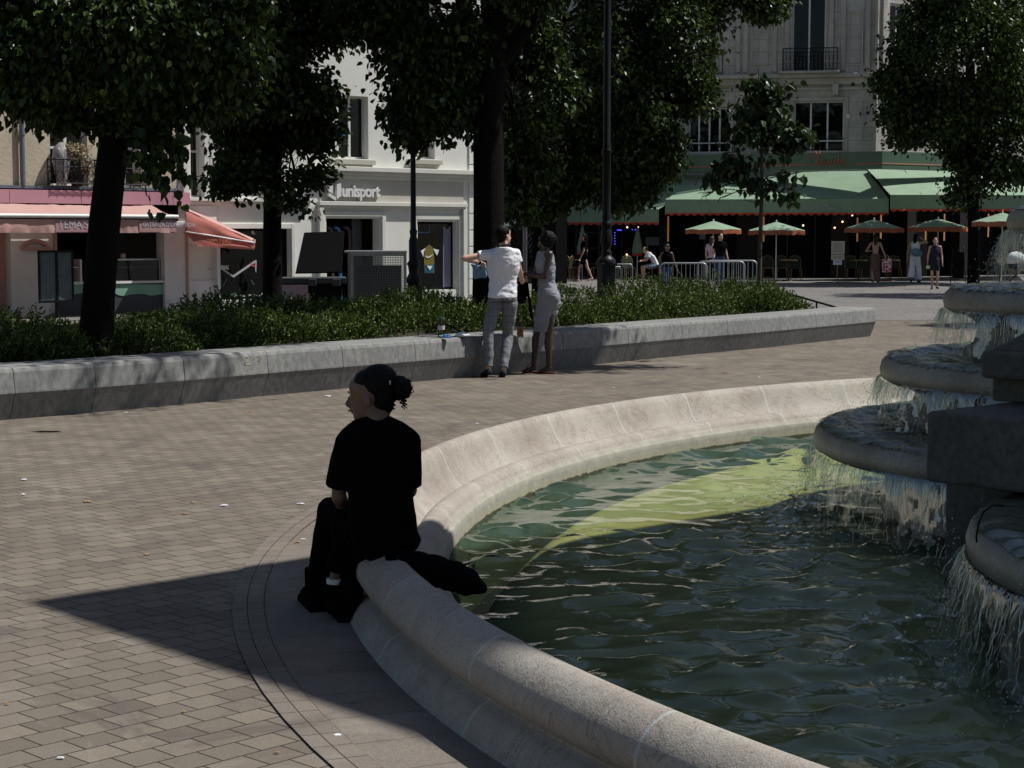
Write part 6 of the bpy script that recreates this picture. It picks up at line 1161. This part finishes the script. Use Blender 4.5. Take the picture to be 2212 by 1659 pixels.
def stand(vx, d, hgt, yaw, walk=0., armL=None, armR=None, z=0., vyfeet=None):
    """generic joints; yaw = direction the body faces (0 = +x, 90 = away from the camera)"""
    k = hgt / 1.72; o = P(vx, 500, d); o.z = z if d < 36 else ZS(d) + z; fw = Vector((math.cos(R(yaw)), math.sin(R(yaw)), 0)); rt = Vector((fw.y, -fw.x, 0)); q = lambda x, y, zz: o + (rt * x + fw * y) * k + Vector((0, 0, zz * k)); J = {}
    J['head'] = q(0, .03, 1.60); J['neck'] = q(0, 0, 1.47); J['chest'] = q(0, .01, 1.27); J['waist'] = q(0, 0, 1.08); J['pelvis'] = q(0, -.01, .94)
    for s_, sx in (('L', -1), ('R', 1)):
        w_ = walk * sx; J['s' + s_] = q(.165 * sx, 0, 1.40); J['hip' + s_] = q(.085 * sx, 0, .90); J['k' + s_] = q(.09 * sx, .03 + .20 * w_, .50); J['a' + s_] = q(.085 * sx, -.03 + .34 * w_, .08 + (.10 * abs(w_) if w_ < 0 else 0)); J['t' + s_] = q(.11 * sx, .12 + .34 * w_, .025 + (.02 if w_ < 0 else 0))
        a_ = armL if s_ == 'L' else armR
        if a_: J['e' + s_], J['w' + s_], J['h' + s_] = [q(*p_) for p_ in a_]
        else: J['e' + s_] = q(.215 * sx, -.04 - .12 * w_, 1.12); J['w' + s_] = q(.235 * sx, .04 - .16 * w_, .88); J['h' + s_] = q(.235 * sx, .07 - .18 * w_, .79)
    return J, k, fw, rt, q
# -- far people
J, k, fw, rt, q = stand(1892, 61.4, 1.66, 75, .35, armL=[(-.33, .02, 1.12), (-.15, .1, 1.13), (-.08, .12, 1.13)], armR=[(.26, -.02, 1.15), (.36, .0, .93), (.38, .0, .86)])
M['print'] = mat('printed_cloth', (.03, .07, .10), .8, (.30, .12, .05), 14, fine=0)
nt = M['print'].node_tree
figure('woman walking away in a long colourful backless dress, carrying a red patterned bag', J, fw, dict(skin=M['skinp'], hair='long', hairm=M['hairb'], bottom=(M['print'], 'maxi'), bodice=0, shoes=M['darkwood'], fem=1, back=1), k)
hc = q(.40, 0, .60)
def tote(name, lab, c, w, h, m_, fr, par=None):
    t = thing(name, lab, 'bag', None, tuple(c)); mb = MB(); mb.box(c, (w, .12, h), 0, taper=1.12); mb.build('bag_body', m_, t, .02); mb = MB(); mb.tube([c + Vector((-w * .25, 0, h / 2)), c + Vector((-w * .12, 0, h / 2 + .14)), c + Vector((w * .12, 0, h / 2 + .14)), c + Vector((w * .25, 0, h / 2))], .01, 6); mb.build('handles', m_, t); return t
def checker():
    m, nt, out = newmat('red_white_pattern'); b = N(nt, 'ShaderNodeBsdfPrincipled', i_Roughness=.7); tc = N(nt, 'ShaderNodeTexCoord'); v = N(nt, 'ShaderNodeTexVoronoi', i_Scale=11); L(nt, tc.outputs['Object'], v.inputs[0]); L(nt, mixc(nt, ramp(nt, v.outputs[0], .42, .46), (.62, .03, .06), (.75, .6, .6)), b.inputs['Base Color']); L(nt, b.outputs[0], out.inputs[0]); return m
tote('shopping_bag', 'red shopping bag with white pattern held by the woman in the long dress', hc, .3, .46, checker(), None)
J, k, fw, rt, q = stand(1978, 61.2, 1.68, 62, .5, armR=[(.42, .02, 1.42), (.16, .06, 1.60), (.09, .05, 1.62)], armL=[(-.26, -.02, 1.1), (-.32, .1, .84), (-.33, .12, .76)])
figure('woman in white top and loose white trousers raising a hand to shade her eyes', J, fw, dict(skin=M['skin'], hair='long', top=(M['wshirt'], 'tank'), bottom=(M['wshirt'], 'wide'), shoes=M['blackg'], fem=1, back=1, wr=.012), k)
mb = MB(); c = q(.06, -.17, 1.08); mb.ell(c, (.2, .1, .14)); mb.ell(c + Vector((.1, 0, -.06)), (.14, .09, .1)); o = organic(mb, 'shoulder_bag', M['ltblue'], None, .014, 3, disp=.01, dscale=10); tag(o, 'light blue cloth bag slung on the back of the woman in white', 'bag')
J, k, fw, rt, q = stand(2021, 54.5, 1.6, -100, .12)
figure('short haired woman in a dark blue sleeveless dress walking towards the camera', J, fw, dict(skin=M['skin'], hair='short', top=(M['coat'], 'tank'), bottom=(M['coat'], 'skirt'), shoes=M['blackg'], fem=1, hem=.1), k * 1.0)
mb = MB(); c = J['hR'] + Vector((.0, -.05, -.05)); mb.ell(c, (.07, .05, .06)); o = mb.build('food_wrap', flat('pale_yellow', (.62, .6, .35))); tag(o, 'pale wrapped snack in the hand of the woman in dark blue', 'snack')
J, k, fw, rt, q = stand(1556, 57, 1.72, -70, .3); figure('man in black t-shirt and jeans behind the crowd barriers', J, fw, dict(skin=M['skin'], hair='short', top=(M['black'], 'tee'), bottom=(M['denim'], 'trousers'), shoes=M['blackg']), k)
J, k, fw, rt, q = stand(1538, 59, 1.6, 60, .3); figure('long haired woman in pale top, half hidden behind the man in black', J, fw, dict(skin=M['skinp'], hair='long', hairm=M['hairb'], top=(mat('pale_pink', (.5, .4, .48), .8), 'tee'), bottom=(M['coat'], 'trousers'), fem=1, back=1), k)
J, k, fw, rt, q = stand(1441, 49, 1.45, -75, .3, armL=[(-.26, .0, 1.1), (-.34, .1, .84), (-.37, .14, .76)]); figure('man in black tank top and dark cap behind the crowd barrier', J, fw, dict(skin=M['skinb'], hair='cap', top=(M['black'], 'tank'), bottom=(M['denim'], 'trousers'), shoes=M['blackg']), k)
J, k, fw, rt, q = stand(1262, 62.3, 1.68, 185, .7); figure('bare legged woman in a short black dress striding past the cafe', J, fw, dict(skin=M['skinp'], hair='long', top=(M['black'], 'tee'), bottom=(M['black'], 'skirt'), shoes=M['skinp'], fem=1, back=1), k)
# seated customer leaning forward
J, k, fw, rt, q = stand(1408, 62.6, 1.7, 190, 0); q0 = P(1414, 500, 62.6); q0.z = ZS(62.6); g_ = lambda y, z, x=0: q0 + fw * y + rt * x + Vector((0, 0, z))
J.update(pelvis=g_(-.05, .56), waist=g_(0, .72), chest=g_(.12, .9), neck=g_(.25, 1.02), head=g_(.33, 1.1))
for s_, sx in (('L', -1), ('R', 1)): J.update({'s' + s_: g_(.2, .98, .16 * sx), 'e' + s_: g_(.32, .76, .2 * sx), 'w' + s_: g_(.48, .72, .1 * sx), 'h' + s_: g_(.55, .72, .08 * sx), 'hip' + s_: g_(0, .54, .09 * sx), 'k' + s_: g_(.42, .52, .12 * sx), 'a' + s_: g_(.40, .1, .12 * sx), 't' + s_: g_(.56, .035, .13 * sx)})
figure('customer in white shirt bent forward on a rattan chair at the cafe', J, fw + Vector((0, 0, -.4)), dict(skin=M['skin'], hair='short', top=(M['wshirt'], 'tee'), bottom=(M['ltblue'], 'shorts'), shoes=M['white'], back=1), k)
o = copy_tree(c0); o.location = (q0.x + .05, q0.y, q0.z); o.rotation_euler.z = R(100); tag(o, 'rattan chair carrying the bent customer in white', 'chair', 'rattan chairs on the cafe terrace')
# -- man in white t-shirt at the wall
d = 21.75
q = lambda vx, vy, dd=0: P(vx, vy, d + dd)
J = dict(head=q(1088, 509), neck=q(1088, 533, -.02), chest=q(1088, 572), waist=q(1086, 610), pelvis=q(1085, 648, -.02), sL=q(1063, 549), sR=q(1114, 549), eL=q(1003, 558, -.1), wL=q(1033, 566, .22), hL=q(1044, 569, .32), eR=q(1121, 582, .05), wR=q(1128, 610, .3), hR=q(1134, 603, .38),
         hipL=q(1070, 656), hipR=q(1101, 656), kL=q(1055, 712, -.1), kR=q(1097, 724, .1), aL=q(1055, 797, -.15), aR=q(1088, 800, -.1), tL=q(1043, 811, .02), tR=q(1083, 812, .1))
def plaid():
    m, nt, out = newmat('grey_check_cloth'); b = N(nt, 'ShaderNodeBsdfPrincipled', i_Roughness=.85); tc = N(nt, 'ShaderNodeTexCoord'); s = N(nt, 'ShaderNodeSeparateXYZ'); L(nt, tc.outputs['Object'], s.inputs[0])
    a = math_(nt, 'LESS_THAN', math_(nt, 'FRACT', math_(nt, 'MULTIPLY', s.outputs[0], 17)), .09); c = math_(nt, 'LESS_THAN', math_(nt, 'FRACT', math_(nt, 'MULTIPLY', s.outputs[2], 12)), .09); n = N(nt, 'ShaderNodeTexNoise', i_Scale=60); L(nt, tc.outputs['Object'], n.inputs[0])
    L(nt, mixc(nt, math_(nt, 'MULTIPLY', math_(nt, 'MAXIMUM', a, c), .65), mixc(nt, n.outputs[0], (.13, .135, .15), (.22, .225, .24)), (.05, .05, .07)), b.inputs['Base Color']); L(nt, b.outputs[0], out.inputs[0]); return m
body = figure('man in white t-shirt and grey checked trousers standing at the wall, back to camera', J, Vector((.75, .65, 0)), dict(skin=M['skinp'], hair='short', top=(M['wshirt'], 'tee'), bottom=(plaid(), 'trousers'), shoes=M['coat'], wr=.010, ws=9, hem=.12, sleeve=.5), 1.03, .0085)
mb = MB(); c = J['neck']; mb.tube([c + Vector((.075 * math.cos(a_), .065 * math.sin(a_), .03 * math.sin(a_ + 2))) for a_ in np.linspace(0, 6.28, 16)], .014, 8); mb.build('neck_strap', M['coat'], body)
mb = MB(); w_ = J['wL']; dd_ = (J['hL'] - J['wL']).normalized(); mb.tube([w_ - dd_ * .012, w_ + dd_ * .012], .037, 14); mb.build('wristband', M['black'], body)
bgp = [q(1018, 570, .3), q(1049, 568, .34), q(1052, 600, .34), q(1024, 602, .3)]; mb = MB(); patch(mb, *bgp, .03, 8, 6); n0 = len(mb.v); mb2 = MB(); mb2.prism(bgp, (0, .06, 0)); o = organic(mb2, 'carrier_bag', M['ltblue'], None, .012, 2, disp=.014, dscale=14); tag(o, 'small light blue bag held up by the man in the white t-shirt', 'bag')
# -- woman in grey dress
d = 22.2
J = dict(head=q(1179, 522), neck=q(1177, 541), chest=q(1178, 573), waist=q(1181, 608), pelvis=q(1184, 640), sL=q(1167, 549, .17), sR=q(1187, 550, -.19), eL=q(1156, 592, .2), wL=q(1134, 590, .2), hL=q(1124, 588, .2), eR=q(1177, 598, -.24), wR=q(1142, 594, -.08), hR=q(1131, 592, -.02),
         hipL=q(1176, 650, .07), hipR=q(1190, 650, -.07), kL=q(1160, 714, .12), kR=q(1185, 722, -.04), aL=q(1153, 790, .1), aR=q(1186, 790, -.05), tL=q(1131, 803, .1), tR=q(1166, 803, -.02))
M['greydress'] = mat('grey_jersey', (.24, .25, .28), .75, (.21, .22, .25), 4, .02, 9, fine=.03, stretch=(1, 1, 2.5))
body = figure('woman in a tight grey sleeveless dress and orange sandals beside the man in white', J, Vector((-1, .1, -.1)), dict(skin=M['skind'], hair='afro', top=(M['greydress'], 'tank'), bottom=(M['greydress'], 'dress'), fem=1, wr=.008, ws=10, hem=.0), 1.0, .0085)
mb = MB(); mb.ell(q(1197, 644, -.02), (.085, .13, .115)); mb.ell(q(1192, 655, 0), (.12, .14, .12)); mb.ell(q(1181, 672, 0), (.15, .14, .12)); mb.ell(q(1174, 690, 0), (.135, .13, .07)); mb.ell(q(1185, 632, 0), (.12, .13, .1)); organic(mb, 'dress_seat', M['greydress'], body, .009, 8, disp=.005, dscale=11)
for s_ in 'LR':
    mb = MB(); a_, t_ = J['a' + s_], J['t' + s_]; c = (a_ + t_) / 2; mb.box((c.x + .03, c.y, .012), (.21, .075, .016), 0); mb.tube([Vector((t_.x + .05, t_.y - .045, .02)), Vector((t_.x + .05, t_.y, .07)), Vector((t_.x + .05, t_.y + .045, .02))], .012, 6); mb.build('sandal', flat('orange_leather', (.14, .03, .015)), body)
# backpack and stick between them
mb = MB(); mb.ell(q(1129, 626, .1), (.075, .1, .15)); mb.ell(q(1127, 640, .1), (.065, .1, .1)); mb.ell(q(1126, 612, .1), (.05, .08, .1)); bp_ = organic(mb, 'backpack', M['black'], None, .012, 3, disp=.008); tag(bp_, 'black rucksack hanging between the man and the woman', 'backpack'); mb = MB(); mb.tube([q(1122, 608, .05), q(1124, 590, .1), q(1133, 592, .12)], .012, 6); mb.build('strap', M['black'], bp_)
mb = MB(); mb.tube([q(1139, 612, .05), q(1142, 640, .08), q(1149, 688, .1)], [.012, .016, .018], 8); tag(mb.build('folded_umbrella', M['black']), 'thin black folded umbrella pointing down beside the grey dress', 'umbrella')
# things on the wall
def bottle(lab, vx, hh, r, m_, capm, liq=None, labm=None):
    c = G(vx, 729, .507); t = thing('bottle', lab, 'bottle', None, tuple(c)); mb = MB(); mb.lathe([(.001, 0), (r, .0), (r, .02), (r * .95, .06), (r, .1), (r, hh * .62), (r * .85, hh * .72), (r * .35, hh * .88), (r * .33, hh * .95)], c, 16); mb.build('glass_body', m_, t); mb = MB(); mb.tube([c + Vector((0, 0, hh * .94)), c + Vector((0, 0, hh))], r * .4, 10); mb.build('cap', capm, t)
    if labm: mb = MB(); mb.lathe([(r * 1.01, hh * .38), (r * 1.01, hh * .58)], c, 16); mb.build('paper_label', labm, t)
    if liq: mb = MB(); mb.tube([c + Vector((0, 0, .01)), c + Vector((0, 0, hh * .55))], r * .93, 14); mb.build('drink', liq, t)
bottle('big clear plastic water bottle with blue cap standing on the wall', 953, .25, .042, M['bottle'], M['blue'], None, flat('pinkish_label', (.6, .5, .52)))
bottle('orange drink bottle standing on the wall behind the man in white', 1124, .21, .038, M['bottle'], M['orange'], flat('orange_drink', (.5, .12, .01), .3), None)
def crumple(name, lab, cat, c, r, m_, seed, grp=None, flatz=.4):
    mb = MB(); mb.ell((0, 0, 0), 1, n=9); rg = random.Random(seed)
    mb.v = [(c[0] + x * r[0] * rg.uniform(.6, 1.2), c[1] + y * r[1] * rg.uniform(.6, 1.2), c[2] + max(0, (z + flatz) * r[2] * rg.uniform(.5, 1.3))) for x, y, z in mb.v]; mb.sm = [False] * len(mb.sm); return tag(mb.build(name, m_), lab, cat, grp)
c = G(967, 730, .507); crumple('blue_tissue', 'crumpled bright blue scrap on the wall beside the water bottle', 'scrap', c, (.06, .04, .03), M['blue'], 2)
c = G(1000, 727, .507); crumple('napkins', 'crumpled white napkins lying on the wall top', 'napkin', c, (.11, .05, .035), M['paper'], 3)
c = G(1121, 724, .507); crumple('snack_packet', 'small red and pink snack packet on the wall by the orange bottle', 'packet', c, (.03, .03, .05), flat('pink_packet', (.45, .1, .15)), 6)
# -- seated woman in black
d = 7.78; q = lambda vx, vy, dd=0: P(vx, vy, d + dd); up = Vector((0, 0, 1))
hc = q(800, 853, .02); fdir = Vector((-.96, .22, -.10)).normalized(); k = 1.04
mb = MB(); headprims(mb, hc, fdir, k)
mb.chain([q(822, 880, .02), q(814, 903, .0), q(815, 918, 0)], [.052, .053, .056]); mb.chain([q(815, 932), q(750, 962, .02)], [.045, .04]); mb.chain([q(815, 932), q(882, 962, .0)], [.045, .04])
for y, w in ((965, .12), (1000, .12), (1060, .11), (1120, .11)): mb.ell(q(822, y), (w, .07, .1))
mb.chain([q(742, 960, .02), q(732, 1070, .05)], [.042, .034]); mb.chain([q(732, 1072, .05), q(742, 1092, .2), q(757, 1096, .36)], [.036, .032, .024]); hand(mb, q(757, 1096, .36), Vector((.6, .8, -.1)), Vector((0, 0, 1)), 1., .6)
mb.chain([q(888, 962, .0), q(884, 1060, .1), q(850, 1090, .34), q(800, 1096, .42)], [.042, .036, .03, .024]); hand(mb, q(800, 1096, .42), Vector((-.8, .6, 0)), Vector((0, 0, 1)), 1., .6)
kn1, kn2 = q(716, 1104, .34), q(750, 1110, .2); an1, an2 = q(686, 1262, .38), q(725, 1262, .2); h1_, h2_ = q(806, 1150, .05), q(850, 1158, .0)
mb.chain([h1_, kn1, an1], [.055, .045, .033]); mb.chain([h2_, kn2, an2], [.055, .045, .033]); mb.chain([an1, an1 - up * .08], [.032, .028]); mb.chain([an2, an2 - up * .09], [.032, .028])
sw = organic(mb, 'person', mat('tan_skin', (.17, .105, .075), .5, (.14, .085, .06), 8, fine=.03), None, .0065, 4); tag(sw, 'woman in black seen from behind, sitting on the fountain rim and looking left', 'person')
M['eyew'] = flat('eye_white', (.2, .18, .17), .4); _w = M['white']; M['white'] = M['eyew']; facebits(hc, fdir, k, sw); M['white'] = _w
mb = MB(); rt_ = fdir.cross(up).normalized(); HM = Matrix((fdir, rt_, up)).transposed()
mb.ell(hc + fdir * -.032 + up * .044, (.098, .083, .092), HM, 24); mb.ell(hc + fdir * -.062 + up * -.004, (.052, .074, .08), HM, 20); mb.ell(hc + fdir * -.082 - up * .05, (.028, .042, .04), HM, 14); mb.ell(hc + fdir * -.004 + up * .062, (.086, .079, .062), HM, 20)
organic(mb, 'hair', M['hair'], sw, .006, 3, disp=.0015, dscale=90)
mb = MB(); rg = random.Random(8)
for x, y, r_ in ((846, 832, .032), (856, 828, .034), (866, 834, .042), (862, 846, .04), (874, 842, .034), (872, 829, .026), (880, 832, .014), (881, 838, .012), (850, 843, .03), (852, 822, .02), (868, 852, .024)): mb.ell(q(x, y, rg.uniform(-.02, .03)), r_, n=12)
bun = organic(mb, 'hair_bun', M['hair'], sw, .005, 1, disp=.011, dscale=48)
mb = MB()
for i in range(120):
    a_ = rg.uniform(0, 6.28); x, y = 865 + 17 * math.cos(a_) + rg.uniform(-4, 4), 837 + 17 * math.sin(a_) * .95 + rg.uniform(-2, 3); c = q(x, y, rg.uniform(-.04, .04)); rr = rg.uniform(.005, .013); ax = rg.uniform(0, 6.28); n_ = 12; pts = []
    for j in range(n_): t = j / 3.; pts.append(c + Vector((rr * math.cos(t + ax) + j * .0008 * math.cos(a_), rr * math.sin(t), rr * math.sin(t + ax) - j * .0008 * math.sin(a_))))
    mb.tube(pts, .0019, 4)
for x, y, ln in ((848, 856, 28), (844, 858, 24), (851, 854, 30), (868, 852, 32), (873, 856, 26), (864, 850, 24), (846, 860, 14), (838, 880, 8)):
    pts = [q(x + 3.2 * math.sin(t * 1.3) + rg.uniform(-.3, .3) + (3 if x > 860 else -1) * (t / 14), y + ln * t / 16, .012 * math.cos(t * 1.3)) for t in np.linspace(0, 16, 34)]; mb.tube(pts, [.0052 - .003 * i / 34 for i in range(34)], 5)
mb.build('curls', M['hair'], sw); mb = MB(); mb.tube([q(840, 822, -.045), q(843, 824, -.06), q(842, 830, -.075)], .003, 5); mb.build('hair_tie', M['white'], sw)
# t-shirt
mb = MB()
tt = ((816, 908, .06, .06), (816, 918, .085, .075), (817, 930, .12, .09), (818, 944, .146, .10), (819, 958, .158, .108), (820, 985, .158, .112), (821, 1015, .153, .115), (822, 1045, .148, .115), (823, 1075, .146, .115), (824, 1105, .149, .12), (826, 1135, .154, .13), (832, 1165, .150, .135), (836, 1178, .142, .13))
mb.loft([q(x, y) for x, y, w, dp_ in tt], [(w, dp_) for x, y, w, dp_ in tt], Matrix.Identity(3), 28)
mb.chain([q(806, 922), q(778, 934, .01), q(754, 952, .02)], [.060, .060, .060]); mb.chain([q(826, 922), q(856, 936, 0), q(882, 954, .0)], [.060, .060, .060])
mb.tube([q(752, 950, .02), q(742, 985, .025), q(736, 1020, .03), q(733, 1050, .04)], [.058, .058, .060, .062], 20); mb.tube([q(882, 952, 0), q(884, 985, .02), q(885, 1020, .04), q(884, 1050, .05)], [.056, .056, .057, .058], 20)
mb.ell(q(880, 1160, 0), (.05, .09, .05)); mb.ell(q(888, 1172, 0), (.03, .08, .02)); organic(mb, 'tshirt', M['black'], sw, .0075, 5, disp=.006, dscale=7)
mb = MB(); mb.tube([q(838, 909, -.02), q(846, 902, -.03), q(850, 910, -.03)], [.008, .006, .004], 6); mb.build('shirt_label', M['black'], sw)
mb = MB(); mb.ell(q(838, 1165, 0), (.155, .14, .09)); mb.ell(q(826, 1188, 0), (.12, .13, .06)); mb.ell(q(790, 1150, .08), (.10, .11, .10)); mb.chain([q(800, 1150, .1), q(745, 1150, .2)], [.09, .075]); mb.tube([h1_, h1_.lerp(kn1, .5), kn1], [.09, .08, .066], 18); mb.ell(kn1, .068); mb.tube([kn1, kn1.lerp(an1, .4), an1 + up * .02], [.066, .06, .056], 18)
mb.tube([h2_, h2_.lerp(kn2, .5), kn2], [.09, .08, .066], 18); mb.ell(kn2, .066); mb.tube([kn2, kn2.lerp(an2, .45), an2 + up * .06], [.066, .056, .05], 18); mb.chain([q(800, 1180, .1), q(770, 1200, .2)], [.09, .06]); organic(mb, 'trousers', M['black'], sw, .0075, 4, disp=.007, dscale=8)
mb = MB(); mb.tube([an2 + up * .005, an2 + up * .028], .042, 14); mb.build('sock', M['white'], sw)
mb = MB(); s1 = Vector((an1.x - .0, an1.y, 0)); mb.tube([an1 + up * .08, an1 + up * .0, s1 + Vector((0, 0, .08))], [.062, .060, .066], 16); mb.chain([s1 + Vector((.02, -.04, .05)), s1 + Vector((-.05, .10, .045)), s1 + Vector((-.07, .18, .035))], [.05, .048, .038]); mb.box(s1 + Vector((-.02, .05, .016)), (.11, .30, .03), R(18)); organic(mb, 'boot', M['black'], sw, .0075, 2)
s2 = Vector((an2.x + .03, an2.y - .02, 0)); mb = MB(); mb.tube([an2 + up * .0, an2 - up * .07, s2 + Vector((0, 0, .05))], [.05, .058, .062], 16); mb.chain([s2 + Vector((.04, -.05, .05)), s2 + Vector((.0, .06, .06)), s2 + Vector((-.04, .14, .035))], [.052, .05, .036]); mb.box(s2 + Vector((.01, .03, .016)), (.11, .30, .03), R(14)); organic(mb, 'boot', M['black'], sw, .0075, 2)
# bag by the feet and jacket on the rim
mb = MB(); [mb.ell(P(x, y, dd), r_) for x, y, dd, r_ in ((752, 1290, 7.95, (.07, .08, .085)), (745, 1310, 7.95, (.085, .08, .06)), (765, 1275, 7.9, (.045, .07, .09)), (758, 1240, 7.92, (.05, .07, .08)))]; o = organic(mb, 'handbag', M['black'], None, .009, 3, disp=.008); tag(o, 'soft black bag on the ground between the seated woman and the rim', 'bag')
jp = [(872, 1206, .35, 7.62), (905, 1222, .34, 7.64), (940, 1232, .30, 7.68), (975, 1244, .25, 7.72), (1002, 1254, .21, 7.75), (1018, 1262, .19, 7.77)]
mb = MB()
for i, (x, y, z, dd) in enumerate(jp):
    c = P(x, y + (0 if i else 4), dd); mb.ell(c, (.085, .13, (.045, .062, .07, .07, .06, .03)[i]), Matrix.Rotation(R(18), 3, 'Y'), 16)
o = organic(mb, 'jacket', M['black'], None, .008, 3, disp=.008, dscale=12); tag(o, 'black jacket laid over the inner slope of the rim behind the woman', 'jacket')
# ---- litter on the paving
lit = [(708, 856, .10, 'paper'), (272, 891, .05, 'paper'), (52, 1036, .06, 'paper'), (50, 1068, .05, 'paper'), (190, 1084, .08, 'dryleaf'), (416, 1085, .05, 'dryleaf'), (485, 1092, .07, 'paper'), (400, 1110, .06, 'dryleaf'), (650, 1088, .06, 'paper'), (642, 1172, .06, 'dryleaf'), (655, 1165, .04, 'paper'), (318, 1197, .05, 'dryleaf'), (730, 1588, .045, 'paper'), (598, 1625, .03, 'dryleaf'), (396, 1536, .025, 'dryleaf'), (541, 889, .05, 'red'), (1072, 826, .03, 'blue'), (1030, 820, .04, 'dryleaf'), (1565, 805, .12, 'dryleaf'), (1325, 838, .05, 'paper'), (1030, 915, .05, 'paper'), (1145, 940, .07, 'dryleaf'), (1880, 835, .1, 'dryleaf'), (1790, 696, .12, 'paper'), (1855, 716, .1, 'dryleaf'), (130, 1637, .04, 'paper'), (15, 1520, .03, 'dryleaf'), (100, 934, .16, 'stick'), (885, 1535, .03, 'dryleaf'), (830, 866, .04, 'dryleaf'), (1640, 815, .05, 'paper'), (505, 870, .05, 'dryleaf')]
lm = dict(paper=M['paper'], dryleaf=flat('dry_leaf', (.32, .2, .1), .8), red=M['red'], blue=M['blue'], stick=M['iron']); lbl = dict(paper='small crumpled white paper scrap lying on the paving', dryleaf='curled dry brown leaf lying on the paving', red='little red scrap on the paving left of the seated woman', blue='tiny bright blue bottle top on the paving below the man in white', stick='short black stick lying on the paving at far left')
for i, (x, y, s_, kd) in enumerate(lit):
    c = G(x, y, .006 if x < 1700 else .012); g_ = {'paper': 'white paper scraps on the paving', 'dryleaf': 'dry leaves on the paving'}.get(kd)
    r_ = (s_ * .42, s_ * .26, s_ * .08) if kd != 'stick' else (.14, .012, .01)
    PL = {708: 'below the granite wall, left of the seated woman', 272: 'close to the granite wall far left', 52: 'at the left edge of the picture, upper of two', 50: 'at the left edge of the picture, lower of two', 190: 'left of the middle of the plaza', 416: 'in the middle of the open plaza', 485: 'in the open plaza left of the seated woman', 400: 'in the open plaza, largest leaf left of the border', 650: 'just left of the seated woman at knee height', 642: 'on the round border left of the seated woman', 655: 'on the round border by the knee of the seated woman', 318: 'just above the pointed shadow', 730: 'on the sunlit border below the pointed shadow', 598: 'at the bottom beside the round border', 396: 'below the pointed shadow, small', 541: 'left', 1072: 'below', 1030: 'near the feet of the man in white' if y < 850 else 'between the wall and the rim, centre', 1565: 'between the granite wall and the rim, biggest', 1325: 'right of the standing woman', 1145: 'just outside the far rim', 1880: 'near the end of the granite wall', 1790: 'on the street past the wall end', 1855: 'on the street close to the top bowl', 130: 'at the bottom left corner', 15: 'at the far left edge, low', 100: 'stick', 885: 'in the shade beside the near rim', 830: 'near the wall above the seated woman', 1640: 'between wall and rim, right of the big leaf', 505: 'near the wall, left of the white scrap'}
    if kd in ('paper', 'dryleaf'): g_ = None; lbl_ = {'paper': 'white paper scrap ', 'dryleaf': 'curled dry leaf '}[kd] + PL[x]
    else: lbl_ = lbl[kd]
    s_ = crumple({'paper': 'paper_scrap', 'dryleaf': 'dry_leaf', 'red': 'red_scrap', 'blue': 'blue_scrap', 'stick': 'stick'}[kd], lbl_, 'litter', c, r_, lm[kd], i, g_)

bpy.data.scenes.remove(work)
